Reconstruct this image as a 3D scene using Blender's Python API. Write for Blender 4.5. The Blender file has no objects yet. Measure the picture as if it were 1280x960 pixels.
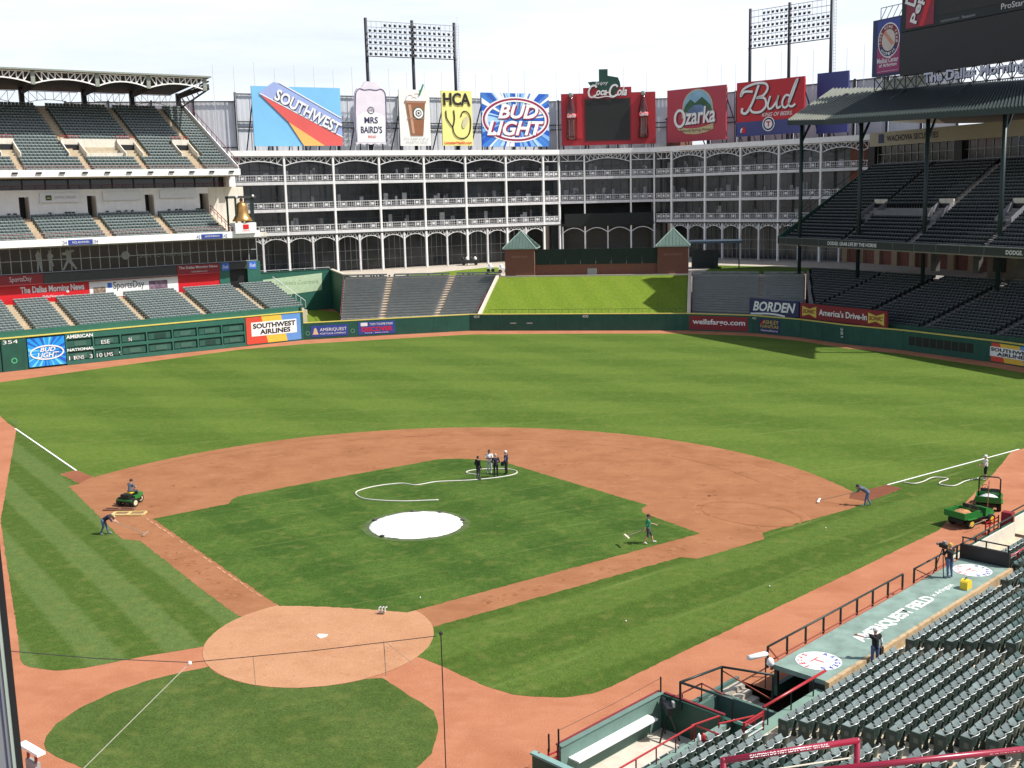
import bpy, bmesh, math, random
from mathutils import Vector, Matrix
random.seed(7)
R = math.radians
scene = bpy.context.scene
col = scene.collection

# ------------------------------------------------------------------ camera, sky, sun, exposure
CAM = Vector((17.4415, -47.2352, 20.2194))
FW = Vector((-0.165867, 0.971854, -0.167295)); RT = Vector((0.986141, 0.164095, -0.024458)); UP = Vector((-0.003683, 0.169034, 0.985603))
cd = bpy.data.cameras.new('camera'); cam = bpy.data.objects.new('camera', cd); col.objects.link(cam)
cd.sensor_width = 36; cd.lens = 1397.57/1280*36; cd.clip_start = 0.1; cd.clip_end = 9000
m = Matrix((RT, UP, -FW)).transposed().to_4x4(); m.translation = CAM; cam.matrix_world = m
scene.camera = cam

SUN_EL, SUN_AZ = 51.5, 90.0           # azimuth clockwise from +Y
sd = Vector((math.cos(R(SUN_EL))*math.sin(R(SUN_AZ)), math.cos(R(SUN_EL))*math.cos(R(SUN_AZ)), math.sin(R(SUN_EL))))
sl = bpy.data.lights.new('sun', 'SUN'); sl.energy = 5.0; sl.angle = R(0.53); sl.color = (1, .96, .9)
so = bpy.data.objects.new('sun', sl); col.objects.link(so); so.rotation_euler = sd.to_track_quat('Z', 'Y').to_euler(); so.location = (60, 0, 90)

world = bpy.data.worlds.new('World'); scene.world = world; world.use_nodes = True
nt = world.node_tree; N = nt.nodes; L = nt.links
bg = N['Background']; bg.inputs['Strength'].default_value = 0.1
sky = N.new('ShaderNodeTexSky'); sky.sky_type = 'NISHITA'; sky.sun_disc = False
sky.sun_elevation = R(SUN_EL); sky.sun_rotation = R(SUN_AZ); sky.air_density = 1.0; sky.dust_density = 2.5; sky.ozone_density = 1.0; sky.altitude = 150
tc = N.new('ShaderNodeTexCoord'); mp = N.new('ShaderNodeMapping'); mp.inputs['Scale'].default_value = (1.0, 1.0, 7.0)
nz = N.new('ShaderNodeTexNoise'); nz.inputs['Scale'].default_value = 2.2; nz.inputs['Detail'].default_value = 7; nz.inputs['Roughness'].default_value = .62
mr = N.new('ShaderNodeMapRange'); mr.inputs['From Min'].default_value = .30; mr.inputs['From Max'].default_value = .66; mr.inputs['To Min'].default_value = .6; mr.inputs['To Max'].default_value = 1.0
mx = N.new('ShaderNodeMix'); mx.data_type = 'RGBA'; mx.inputs[7].default_value = (8.7, 9.2, 10.0, 1)
L.new(tc.outputs['Generated'], mp.inputs['Vector']); L.new(mp.outputs[0], nz.inputs['Vector']); L.new(nz.outputs['Fac'], mr.inputs['Value'])
sx = N.new('ShaderNodeSeparateXYZ'); L.new(tc.outputs['Generated'], sx.inputs[0])       # haze thick low down, thinned overhead to cut the ambient light
el = N.new('ShaderNodeMapRange'); el.inputs['From Min'].default_value = .15; el.inputs['From Max'].default_value = .36; el.inputs['To Min'].default_value = 1; el.inputs['To Max'].default_value = .16; el.interpolation_type = 'SMOOTHSTEP'
L.new(sx.outputs['Z'], el.inputs['Value']); ml = N.new('ShaderNodeMath'); ml.operation = 'MULTIPLY'; L.new(mr.outputs[0], ml.inputs[0]); L.new(el.outputs[0], ml.inputs[1])
L.new(ml.outputs[0], mx.inputs[0]); L.new(sky.outputs[0], mx.inputs[6]); L.new(mx.outputs[2], bg.inputs['Color'])

vs = scene.view_settings; vs.view_transform = 'Standard'; vs.look = 'None'; vs.gamma = 1; vs.exposure = 0.32; vs.use_curve_mapping = False
scene.render.engine = 'CYCLES'

# ------------------------------------------------------------------ materials
MATS = {}
def _base(name):
    mt = bpy.data.materials.new(name); mt.use_nodes = True
    return mt, mt.node_tree, mt.node_tree.nodes['Principled BSDF']
def M(name, c, rough=.6, var=.1, scale=2.0, bump=0., metal=0., spec=.4, stain=0., each=0.):
    if name in MATS: return MATS[name]
    mt, t, b = _base(name); n = t.nodes; l = t.links
    b.inputs['Roughness'].default_value = rough; b.inputs['Metallic'].default_value = metal; b.inputs['Specular IOR Level'].default_value = spec
    g = n.new('ShaderNodeNewGeometry'); nz = n.new('ShaderNodeTexNoise'); nz.inputs['Scale'].default_value = scale; nz.inputs['Detail'].default_value = 5
    l.new(g.outputs['Position'], nz.inputs['Vector'])
    r = n.new('ShaderNodeMapRange'); r.inputs['From Min'].default_value = .3; r.inputs['From Max'].default_value = .7
    r.inputs['To Min'].default_value = 1-var; r.inputs['To Max'].default_value = 1+var*.6
    l.new(nz.outputs['Fac'], r.inputs['Value'])
    mm = n.new('ShaderNodeVectorMath'); mm.operation = 'MULTIPLY'; mm.inputs[0].default_value = c; l.new(r.outputs[0], mm.inputs[1])
    out = mm.outputs[0]
    if stain:                                              # rain streaks and dirt running down
        mp = n.new('ShaderNodeMapping'); mp.inputs['Scale'].default_value = (1.6, 1.6, .18); l.new(g.outputs['Position'], mp.inputs['Vector'])
        z2 = n.new('ShaderNodeTexNoise'); z2.inputs['Scale'].default_value = 1.5; z2.inputs['Detail'].default_value = 6; l.new(mp.outputs[0], z2.inputs['Vector'])
        r2 = n.new('ShaderNodeMapRange'); r2.inputs['From Min'].default_value = .5; r2.inputs['From Max'].default_value = .75; r2.inputs['To Min'].default_value = 1; r2.inputs['To Max'].default_value = 1-stain
        l.new(z2.outputs['Fac'], r2.inputs['Value'])
        m2 = n.new('ShaderNodeVectorMath'); m2.operation = 'MULTIPLY'; l.new(out, m2.inputs[0]); l.new(r2.outputs[0], m2.inputs[1]); out = m2.outputs[0]
    if each:                                               # every object a little lighter or darker, as faded plastic and glass are
        oi = n.new('ShaderNodeObjectInfo'); r3 = n.new('ShaderNodeMapRange'); r3.inputs['To Min'].default_value = 1-each; r3.inputs['To Max'].default_value = 1+each; l.new(oi.outputs['Random'], r3.inputs['Value'])
        m3 = n.new('ShaderNodeVectorMath'); m3.operation = 'MULTIPLY'; l.new(out, m3.inputs[0]); l.new(r3.outputs[0], m3.inputs[1]); out = m3.outputs[0]
    l.new(out, b.inputs['Base Color'])
    if bump:
        bp = n.new('ShaderNodeBump'); bp.inputs['Strength'].default_value = bump; bp.inputs['Distance'].default_value = .02; l.new(nz.outputs['Fac'], bp.inputs['Height']); l.new(bp.outputs[0], b.inputs['Normal'])
    MATS[name] = mt; return mt

def grass_mat(name, ca, cb, d1, w1, d2=None, w2=5., k2=.35, wob=.5, scale=.35, ph=0., lines=None):
    mt, t, b = _base(name); n = t.nodes; l = t.links
    b.inputs['Roughness'].default_value = .9; b.inputs['Specular IOR Level'].default_value = .06
    g = n.new('ShaderNodeNewGeometry')
    def noise(sc, det=4, vec=None):
        z = n.new('ShaderNodeTexNoise'); z.inputs['Scale'].default_value = sc; z.inputs['Detail'].default_value = det; l.new(vec or g.outputs['Position'], z.inputs['Vector']); return z.outputs['Fac']
    def math_(op, a, b_=None, c_=None):
        q = n.new('ShaderNodeMath'); q.operation = op
        for i, v in enumerate((a, b_, c_)):
            if v is None: continue
            if isinstance(v, (int, float)): q.inputs[i].default_value = v
            else: l.new(v, q.inputs[i])
        return q.outputs[0]
    def rng(v, a, b_, c_, d_):
        q = n.new('ShaderNodeMapRange'); q.inputs[1].default_value = a; q.inputs[2].default_value = b_; q.inputs[3].default_value = c_; q.inputs[4].default_value = d_; l.new(v, q.inputs[0]); return q.outputs[0]
    def stripe(d, w):
        q = n.new('ShaderNodeVectorMath'); q.operation = 'DOT_PRODUCT'; l.new(g.outputs['Position'], q.inputs[0]); q.inputs[1].default_value = (d[0], d[1], 0)
        v = math_('ADD', q.outputs['Value'], math_('MULTIPLY', noise(.45, 3), wob))
        return rng(math_('SINE', math_('MULTIPLY', math_('ADD', v, -ph), math.pi/w)), -.3, .3, 0, 1)
    f = stripe(d1, w1)
    if d2: f = math_('ADD', math_('MULTIPLY', f, 1-k2), math_('MULTIPLY', stripe(d2, w2), k2))
    big = rng(noise(scale, 6), .32, .68, -.17, .17); f = math_('ADD', f, big)
    mix = n.new('ShaderNodeMix'); mix.data_type = 'RGBA'; mix.inputs[6].default_value = (*ca, 1); mix.inputs[7].default_value = (*cb, 1); l.new(f, mix.inputs[0])
    fine = math_('MULTIPLY', rng(noise(2.6, 6), .3, .7, .86, 1.14), rng(noise(11, 4), .3, .7, .7, 1.3))
    mm = n.new('ShaderNodeVectorMath'); mm.operation = 'MULTIPLY'; l.new(mix.outputs[2], mm.inputs[0]); l.new(fine, mm.inputs[1])
    # dry yellow wear
    if lines:                                              # faint wheel tracks of the mowers
        q = n.new('ShaderNodeVectorMath'); q.operation = 'DOT_PRODUCT'; l.new(g.outputs['Position'], q.inputs[0]); q.inputs[1].default_value = (lines[0], lines[1], 0)
        tr_ = math_('MULTIPLY', rng(math_('SINE', math_('MULTIPLY', math_('ADD', q.outputs['Value'], math_('MULTIPLY', noise(.12, 2), .8)), math.pi/lines[2])), .975, 1, 0, 1), rng(noise(.16, 4), .42, .62, 0, 1))
        m4 = n.new('ShaderNodeMix'); m4.data_type = 'RGBA'; m4.inputs[7].default_value = (.16, .21, .06, 1); l.new(mm.outputs[0], m4.inputs[6]); l.new(math_('MULTIPLY', tr_, lines[3]), m4.inputs[0]); mm = m4
    dry = n.new('ShaderNodeMix'); dry.data_type = 'RGBA'; dry.inputs[7].default_value = (.155, .165, .045, 1); l.new(mm.outputs[2] if lines else mm.outputs[0], dry.inputs[6]); l.new(rng(noise(1.1, 8), .52, .8, 0, .55), dry.inputs[0])
    l.new(dry.outputs[2], b.inputs['Base Color'])
    bp = n.new('ShaderNodeBump'); bp.inputs['Strength'].default_value = .5; bp.inputs['Distance'].default_value = .03; l.new(noise(30, 3), bp.inputs['Height']); l.new(bp.outputs[0], b.inputs['Normal'])
    return mt

def dirt_mat(name, c, dark, light, ang=0., streak=1., scale=.35):
    mt, t, b = _base(name); n = t.nodes; l = t.links
    b.inputs['Roughness'].default_value = .95; b.inputs['Specular IOR Level'].default_value = .1
    g = n.new('ShaderNodeNewGeometry')
    mp = n.new('ShaderNodeMapping'); mp.inputs['Rotation'].default_value = (0, 0, ang); mp.inputs['Scale'].default_value = (.22, .8, 1); l.new(g.outputs['Position'], mp.inputs['Vector'])
    def noise(sc, det, vec): 
        z = n.new('ShaderNodeTexNoise'); z.inputs['Scale'].default_value = sc; z.inputs['Detail'].default_value = det; z.inputs['Roughness'].default_value = .6; l.new(vec, z.inputs['Vector']); return z.outputs['Fac']
    def rng(v, a, b_, c_, d_):
        q = n.new('ShaderNodeMapRange'); q.inputs[1].default_value = a; q.inputs[2].default_value = b_; q.inputs[3].default_value = c_; q.inputs[4].default_value = d_; l.new(v, q.inputs[0]); return q.outputs[0]
    def mixc(a, bcol, f):
        q = n.new('ShaderNodeMix'); q.data_type = 'RGBA'; q.inputs[7].default_value = (*bcol, 1); l.new(f, q.inputs[0])
        if isinstance(a, tuple): q.inputs[6].default_value = (*a, 1)
        else: l.new(a, q.inputs[6])
        return q.outputs[2]
    P = g.outputs['Position']
    o = mixc(c, dark, rng(noise(scale, 6, P), .42, .72, 0, .8))
    o = mixc(o, light, rng(noise(1.6, 7, mp.outputs[0]), .5, .78, 0, .75*streak))
    o = mixc(o, dark, rng(noise(2.3, 8, mp.outputs[0]), .56, .8, 0, .55*streak))
    o = mixc(o, light, rng(noise(.9, 9, P), .56, .74, 0, .5)); o = mixc(o, dark, rng(noise(4.5, 6, P), .6, .78, 0, .55))      # scuffs and footprints
    mm = n.new('ShaderNodeVectorMath'); mm.operation = 'MULTIPLY'; l.new(o, mm.inputs[0]); l.new(rng(noise(14, 5, P), .28, .72, .82, 1.16), mm.inputs[1])
    l.new(mm.outputs[0], b.inputs['Base Color'])
    bp = n.new('ShaderNodeBump'); bp.inputs['Strength'].default_value = .4; bp.inputs['Distance'].default_value = .02; l.new(noise(18, 4, P), bp.inputs['Height']); l.new(bp.outputs[0], b.inputs['Normal'])
    return mt

def brick_mat(name):
    mt, t, b = _base(name); n = t.nodes; l = t.links
    g = n.new('ShaderNodeNewGeometry'); mp = n.new('ShaderNodeMapping'); mp.inputs['Rotation'].default_value = (R(90), 0, 0); l.new(g.outputs['Position'], mp.inputs['Vector'])
    br = n.new('ShaderNodeTexBrick'); br.inputs['Scale'].default_value = 4; br.inputs['Color1'].default_value = (.2, .062, .04, 1); br.inputs['Color2'].default_value = (.14, .045, .032, 1); br.inputs['Mortar'].default_value = (.25, .17, .13, 1); br.inputs['Mortar Size'].default_value = .012
    l.new(mp.outputs[0], br.inputs['Vector']); l.new(br.outputs['Color'], b.inputs['Base Color']); b.inputs['Roughness'].default_value = .85
    return mt

white = M('white_painted_steel', (.82, .82, .81), .45, .06, 1.2, stain=.07)
cream = M('cream_precast', (.66, .62, .53), .8, .08, .8, stain=.22)
conc = M('concrete', (.5, .43, .31), .9, .16, 1.4, bump=.2, stain=.15)
conc_g = M('grey_concrete', (.27, .26, .25), .9, .14, 1.2, bump=.2)
dkgreen = M('dark_green_paint', (.018, .075, .052), .45, .12, 1.5, stain=.15)
wallgreen = M('wall_padding_green', (.013, .082, .056), .55, .14, .9, stain=.2)
midgreen = M('mid_green_paint', (.028, .125, .092), .5, .1, 1.)
roofgreen = M('dugout_roof_green', (.2, .285, .245), .8, .22, 1.1, bump=.15, stain=.22)
seatgreen = M('seat_green_plastic', (.046, .085, .075), .3, .2, 5., spec=.6, each=.22)
seatfar = M('seat_green_row_shade', (.028, .055, .05), .35, .2, 3., spec=.5)  # dark body colour holds the shade between the rows
seatrim = M('seat_glint_edge', (.33, .37, .36), .35, .25, 4., spec=.6)  # sun glint along the seat tops put into a pale edge colour
seatshade = M('seat_green_shaded', (.012, .017, .018), .5, .2, 3., spec=.25)  # same green seats, with the porch shade put into a darker colour
seatrimd = M('seat_shaded_edge', (.11, .13, .135), .4, .25, 4., spec=.4)  # seat edge again, its glint darkened by shade put into the colour
steel = M('dark_green_steel', (.014, .03, .028), .45, .1, 3.)
black = M('black_paint', (.012, .012, .013), .5, .1, 2.)
screen = M('matte_black_screen', (.022, .024, .023), .55, .25, 5.)
glass = M('dark_glass', (.012, .015, .017), .09, .3, .6, spec=.55)
glass2 = M('office_glass', (.042, .048, .054), .15, .5, .35, spec=.5, each=.4)
redp = M('red_painted_rail', (.36, .02, .025), .35, .08, 3., spec=.6)
redsign = M('red_sign', (.6, .012, .02), .45, .05, .6)
dredsign = M('dark_red_sign', (.22, .018, .026), .5, .06, .6)
blue = M('blue_sign', (.03, .06, .3), .45, .06, .6)
navy = M('navy_paint', (.025, .032, .1), .5, .06, .6)
yellow = M('yellow_paint', (.72, .55, .05), .5, .06, 1.)
padline = M('wall_top_yellow', (.62, .52, .12), .5, .08, 1.)
signwhite = M('sign_white', (.8, .8, .79), .5, .04, .8)
signblack = M('sign_black', (.015, .015, .016), .5, .04, 1.)
corr = M('grey_screen_panel', (.62, .64, .67), .5, .06, .4, stain=.06)
brick = brick_mat('red_brick')
copper = M('green_metal_roof', (.1, .155, .13), .5, .1, .8, stain=.15)
skin = M('skin', (.5, .28, .2), .55, .06, 8.); skind = M('brown_skin', (.12, .06, .04), .5, .06, 8.)
chalkm = M('chalk', (.8, .8, .78), .95, .12, 6.)
clay = dirt_mat('warning_track_clay', (.4, .168, .092), (.31, .115, .058), (.45, .21, .125), R(-54), .55)
skinm = dirt_mat('infield_clay', (.3, .135, .064), (.225, .09, .041), (.37, .18, .092), R(-10), .65)
homem = dirt_mat('home_plate_clay', (.43, .228, .126), (.36, .175, .09), (.48, .27, .158), R(15), .6)
wetm = dirt_mat('wet_clay', (.17, .062, .035), (.12, .042, .026), (.24, .1, .055), R(40), .6)
g_out = grass_mat('outfield_grass_blades', (.066, .114, .018), (.094, .147, .025), (.03, 1.), 5.6, (.72, .69), 7., .5, 2.2, lines=(-.47, .88, 2.1, .5))
g_in = grass_mat('infield_grass_blades', (.04, .083, .0145), (.064, .114, .021), (.707, .707), 3.1, (-.707, .707), 2.6, .45, .25, lines=(-.6, .8, 1.5, .35))
g_foulL = grass_mat('foul_grass_blades', (.058, .1, .018), (.088, .134, .036), (.707, .707), 1.64, None, 1, 0, .3, ph=-9.4)
g_foulR = grass_mat('foul_grass_dark_blades', (.054, .096, .0155), (.076, .124, .023), (-.707, .707), 2.6, None, 1, 0, .8, lines=(-.75, .66, 2.6, .4))
g_back = grass_mat('home_grass_blades', (.056, .092, .02), (.07, .108, .026), (.6, .8), 2.2, (-.8, .6), 2.6, .5, .8)
g_hill = grass_mat('hill_grass_blades', (.125, .188, .02), (.138, .2, .022), (1, .4), 2.4, None, 1, 0, 1.6)

# ------------------------------------------------------------------ mesh helpers
class Fr:
    """plan frame: s along, n across (left normal unless given), z up"""
    def __init__(self, o, s, nv=None):
        self.o = Vector((o[0], o[1], 0)); s = Vector((s[0], s[1], 0)).normalized(); self.s = s
        self.n = Vector((nv[0], nv[1], 0)) if nv else Vector((-s.y, s.x, 0))
    def P(self, s, n, z): 
        v = self.o + self.s*s + self.n*n; return Vector((v.x, v.y, z))
W = Fr((0, 0), (1, 0))
class MB:
    def __init__(self): self.v = []; self.f = []
    def poly(self, pts):
        b = len(self.v); self.v += [tuple(p) for p in pts]; self.f.append(tuple(range(b, b+len(pts)))); return self
    def hexa(self, p):
        b = len(self.v); self.v += [tuple(q) for q in p]
        for f in ((3, 2, 1, 0), (4, 5, 6, 7), (0, 1, 5, 4), (1, 2, 6, 5), (2, 3, 7, 6), (3, 0, 4, 7)): self.f.append(tuple(b+i for i in f))
        return self
    def box(self, fr, s0, s1, n0, n1, z0, z1):
        return self.hexa([fr.P(s0, n0, z0), fr.P(s1, n0, z0), fr.P(s1, n1, z0), fr.P(s0, n1, z0), fr.P(s0, n0, z1), fr.P(s1, n0, z1), fr.P(s1, n1, z1), fr.P(s0, n1, z1)])
    def bar(self, p, q, w, h=None, up=(0, 0, 1)):
        p = Vector(p); q = Vector(q); h = h or w; d = (q-p)
        if d.length < 1e-6: return self
        d.normalize(); u = Vector(up)
        if abs(d.dot(u)) > .99: u = Vector((1, 0, 0))
        a = d.cross(u).normalized(); c = a.cross(d); a *= w/2; c *= h/2
        return self.hexa([p-a-c, p+a-c, p+a+c, p-a+c, q-a-c, q+a-c, q+a+c, q-a+c])
    def tube(self, pts, r, k=8, cap=True):
        pts = [Vector(p) for p in pts]; rs = r if isinstance(r, (list, tuple)) else [r]*len(pts); b = len(self.v); ref = None
        for i, p in enumerate(pts):
            d = (pts[min(i+1, len(pts)-1)]-pts[max(i-1, 0)]).normalized()
            if ref is None: ref = Vector((0, 0, 1)) if abs(d.z) < .9 else Vector((1, 0, 0))
            a = d.cross(ref).normalized(); c = a.cross(d).normalized(); ref = c
            for j in range(k):
                t = 2*math.pi*j/k; self.v.append(tuple(p+(a*math.cos(t)+c*math.sin(t))*rs[i]))
        for i in range(len(pts)-1):
            for j in range(k): self.f.append((b+i*k+j, b+i*k+(j+1) % k, b+(i+1)*k+(j+1) % k, b+(i+1)*k+j))
        if cap:
            self.f.append(tuple(b+j for j in reversed(range(k)))); self.f.append(tuple(b+(len(pts)-1)*k+j for j in range(k)))
        return self
    def prism(self, pts, d):
        """closed polygon pts extruded by vector d"""
        pts = [Vector(p) for p in pts]; d = Vector(d); b = len(self.v); k = len(pts)
        self.v += [tuple(p) for p in pts]+[tuple(p+d) for p in pts]
        self.f.append(tuple(range(b, b+k))); self.f.append(tuple(reversed(range(b+k, b+2*k))))
        for i in range(k): j = (i+1) % k; self.f.append((b+i, b+k+i, b+k+j, b+j))
        return self
    def lathe(self, prof, c=(0, 0, 0), k=16, ax=None):
        b = len(self.v); c = Vector(c); X, Y, Z = ax or (Vector((1, 0, 0)), Vector((0, 1, 0)), Vector((0, 0, 1)))
        for r, z in prof:
            for j in range(k):
                t = 2*math.pi*j/k; self.v.append(tuple(c+X*(r*math.cos(t))+Y*(r*math.sin(t))+Z*z))
        for i in range(len(prof)-1):
            for j in range(k): self.f.append((b+i*k+j, b+i*k+(j+1) % k, b+(i+1)*k+(j+1) % k, b+(i+1)*k+j))
        self.f.append(tuple(b+j for j in reversed(range(k)))); self.f.append(tuple(b+(len(prof)-1)*k+j for j in range(k)))
        return self
    def mesh(self, name, mat, smooth=False, recalc=True):
        me = bpy.data.meshes.new(name); me.from_pydata(self.v, [], self.f); me.materials.append(mat)
        if recalc:
            bm = bmesh.new(); bm.from_mesh(me); bmesh.ops.recalc_face_normals(bm, faces=bm.faces); bm.to_mesh(me); bm.free()
        if smooth:
            for p in me.polygons: p.use_smooth = True
        return me
    def build(self, name, mat, parent=None, smooth=False, local=False, recalc=True, **kw):
        return link(name, self.mesh(name, mat, smooth, recalc), parent, local, **kw)
def rootloc(p):
    v = Vector((0, 0, 0))
    while p: v += p.location; p = p.parent
    return v
def link(name, me, parent=None, local=False, label=None, cat=None, group=None, kind=None):
    o = bpy.data.objects.new(name, me); col.objects.link(o)
    if parent:
        o.parent = parent
        if not local: o.location = -rootloc(parent)
    tag(o, label, cat, group, kind); return o
def tag(o, label=None, cat=None, group=None, kind=None):
    if label: o['label'] = label
    if cat: o['category'] = cat
    if group: o['group'] = group
    if kind: o['kind'] = kind
    return o
def thing(name, label, cat, loc=(0, 0, 0), rz=0, group=None):
    o = bpy.data.objects.new(name, None); col.objects.link(o); o.location = loc; o.rotation_euler = (0, 0, rz); o.empty_display_size = .2
    return tag(o, label, cat, group)
def smooth_path(pts, k=6, closed=False):
    out = []; n = len(pts); pts = [Vector(p) for p in pts]; rng = range(n if closed else n-1)
    for i in rng:
        g = (lambda j: pts[j % n]) if closed else (lambda j: pts[max(0, min(n-1, j))])
        a, b, c, d = g(i-1), g(i), g(i+1), g(i+2)
        for q in range(k):
            t = q/k; out.append(.5*((2*b)+(c-a)*t+(2*a-5*b+4*c-d)*t*t+(3*b-a-3*c+d)*t**3))
    if not closed: out.append(pts[-1])
    return out
class Pl:
    """flat sign plane on a plan frame: u along s, v up, facing the field"""
    def __init__(self, fr, n): self.fr = fr; self.n = n
    def pt(self, u, v, d=0): return self.fr.P(u, self.n-d, v)
    def plate(self, name, poly, mat, parent, d=.03, t=.03, **kw):
        mb = MB(); mb.prism([self.pt(u, v, d) for u, v in poly], self.pt(0, 0, d-t)-self.pt(0, 0, d)); return mb.build(name, mat, parent, **kw)
    def rect(self, name, u0, u1, v0, v1, mat, parent, d=.03, t=.03, **kw): return self.plate(name, [(u0, v0), (u1, v0), (u1, v1), (u0, v1)], mat, parent, d, t, **kw)
    def ell(self, name, cu, cv, ru, rv, mat, parent, d=.03, t=.03, rot=0, k=28, **kw):
        return self.plate(name, [(cu+ru*math.cos(a)*math.cos(rot)-rv*math.sin(a)*math.sin(rot), cv+ru*math.cos(a)*math.sin(rot)+rv*math.sin(a)*math.cos(rot)) for a in [2*math.pi*i/k for i in range(k)]], mat, parent, d, t, **kw)
    def stroke(self, name, pts, w, mat, parent, d=.06, k=6, closed=False, **kw):
        ps = smooth_path([(u, v, 0) for u, v in pts], k, closed) if k > 1 else [Vector((u, v, 0)) for u, v in pts]
        mb = MB(); n = len(ps); L_, R_ = [], []
        for i, p in enumerate(ps):
            a = ps[(i+1) % n] if closed else ps[min(i+1, n-1)]; b = ps[(i-1) % n] if closed else ps[max(i-1, 0)]
            t = (a-b); t.normalize(); q = Vector((-t.y, t.x, 0)); ww = w(i/(n-1)) if callable(w) else w
            L_.append(p+q*ww/2); R_.append(p-q*ww/2)
        for i in range(n if closed else n-1):
            j = (i+1) % n; mb.poly([self.pt(L_[i].x, L_[i].y, d), self.pt(R_[i].x, R_[i].y, d), self.pt(R_[j].x, R_[j].y, d), self.pt(L_[j].x, L_[j].y, d)])
        return mb.build(name, mat, parent, recalc=False, **kw)
    def text(self, s, u0, u1, v0, v1, mat, parent, d=.06, rot=0, **kw):
        o = self.pt(u0, v0, d); return text(s, o, self.fr.s, Vector((0, 0, 1)), (self.pt(u1, v0)-self.pt(u0, v0)).length, (self.pt(u0, v1)-self.pt(u0, v0)).length, mat, parent, rot=rot, **kw)
def text(s, origin, right, up, w, h, mat, parent, shear=0, bold=0, ext=.01, rot=0, name='lettering', slant=0, space=1., align=None, **kw):
    cu = bpy.data.curves.new('t', 'FONT'); cu.body = s; cu.size = 1; cu.shear = shear; cu.offset = bold; cu.extrude = 0; cu.space_character = space; cu.resolution_u = 3
    if align: cu.align_x = align
    ob = bpy.data.objects.new('t', cu); col.objects.link(ob)
    dg = bpy.context.evaluated_depsgraph_get(); me = bpy.data.meshes.new_from_object(ob.evaluated_get(dg))
    bpy.data.objects.remove(ob); bpy.data.curves.remove(cu)
    xs = [v.co.x for v in me.vertices]; ys = [v.co.y for v in me.vertices]
    if not xs: return None
    x0, x1, y0, y1 = min(xs), max(xs), min(ys), max(ys); right = Vector(right).normalized(); up = Vector(up).normalized(); o = Vector(origin)
    cr, sr = math.cos(rot), math.sin(rot)
    for v in me.vertices:
        a = (v.co.x-x0)/(x1-x0)*w; b = (v.co.y-y0)/max(1e-6, y1-y0)*h+slant*a
        v.co = o+right*(a*cr-b*sr)+up*(a*sr+b*cr)
    me.materials.clear(); me.materials.append(mat); return link(name, me, parent, **kw)
def copy_tree(o, parent=None):
    c = o.copy(); col.objects.link(c); c.parent = parent
    for ch in o.children: copy_tree(ch, c)
    return c
from mathutils.geometry import delaunay_2d_cdt

# ------------------------------------------------------------------ ground and playing field
def sheet(name, pts, z, mat, label=None, th=0):
    n_ = len(pts); vv, _, ff, *_r = delaunay_2d_cdt([Vector(q) for q in pts], [(i, (i+1) % n_) for i in range(n_)], [], 1, 1e-5)
    mb = MB(); mb.v = [(q.x, q.y, z) for q in vv]; mb.f = [tuple(f) for f in ff if abs((vv[f[1]]-vv[f[0]]).cross(vv[f[2]]-vv[f[0]])) > 1e-9]
    o = mb.build(name, mat, recalc=False, kind='structure', label=label)
    for q in o.data.polygons:
        if q.normal.z < 0: q.flip()
    return o
def arc(cx, cy, r, a0, a1, k): return [(cx+r*math.cos(a0+(a1-a0)*i/k), cy+r*math.sin(a0+(a1-a0)*i/k)) for i in range(k+1)]
def rough(pts, amp=.035, step=.35, seed=1):
    rd = random.Random(seed); out = []; n = len(pts)
    for i in range(n):
        a, b = Vector(pts[i]), Vector(pts[(i+1) % n]); k = max(1, int((b-a).length/step)); k = min(k, 120)
        for j in range(k):
            p = a.lerp(b, j/k); e = amp if j else 0; out.append((p.x+rd.uniform(-e, e), p.y+rd.uniform(-e, e)))
    return out
sheet('ground', [(-3000, -3000), (3000, -3000), (3000, 3000), (-3000, 3000)], -1.6, M('dusty_earth', (.22, .17, .12), .95, .2, .05), 'bare earth under and around the ballpark')
DS = Fr((20.4, -8.9), (.585, .811), (.811, -.585))
dl = [(DS.P(a, b, 0).x, DS.P(a, b, 0).y) for a, b in ((-24, -5.7), (-6.9, -5.6), (-6.85, -5.45), (-6, -5.4), (-.1, -5.4), (-.1, -4.95), (4.5, -4.95), (4.5, -3.34), (22.4, -3.34), (22.5, -4.15), (31, -4.15), (31.1, -4.55), (62, -4.55), (72, -10))]
sheet('warning_track', [(-110, -60), (1.7, -60)]+dl+[(70, 96), (40, 140), (-90, 160), (-110, 120)], 0, clay, 'red brown clay warning track round the field')
wallside = [(-66.5, 66), (-63.27, 70.01), (-60.71, 74.07), (-55.16, 82.89), (-45.2, 97.39), (-37.98, 103.02), (-25.51, 108.86), (-15.73, 113.3), (-7.42, 113.5), (1.37, 113.61), (8.89, 113.5), (15.49, 113.18), (24.53, 110.25), (30.57, 105.05), (35.4, 98.02), (41.36, 93.01), (49.38, 82.38), (52.5, 77.2), (54, 72)]
edgeR = [(47.5, 55), (42.1, 44.01), (39.76, 38.23), (37.63, 33.31), (31.38, 19.72), (28.47, 15.83), (25.04, 11.21), (17.84, 1.72), (14.65, -2.51), (13.89, -3.61), (13.13, -4.38), (12.35, -4.76), (11.94, -4.88), (10.89, -4.93), (9.88, -4.82), (8.38, -4.0), (6.71, -2.65), (5.2, -1.62)]
edgeL = [(-5.09, -1.47), (-7.57, -3.01), (-9.51, -4.42), (-10.49, -4.75), (-11.92, -4.53), (-12.34, -4.32), (-12.75, -3.93), (-15.86, .46), (-20.39, 6.74), (-23.27, 10.71), (-27.71, 16.96), (-34.93, 28.77), (-47.62, 49.54), (-52.5, 53)]
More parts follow.
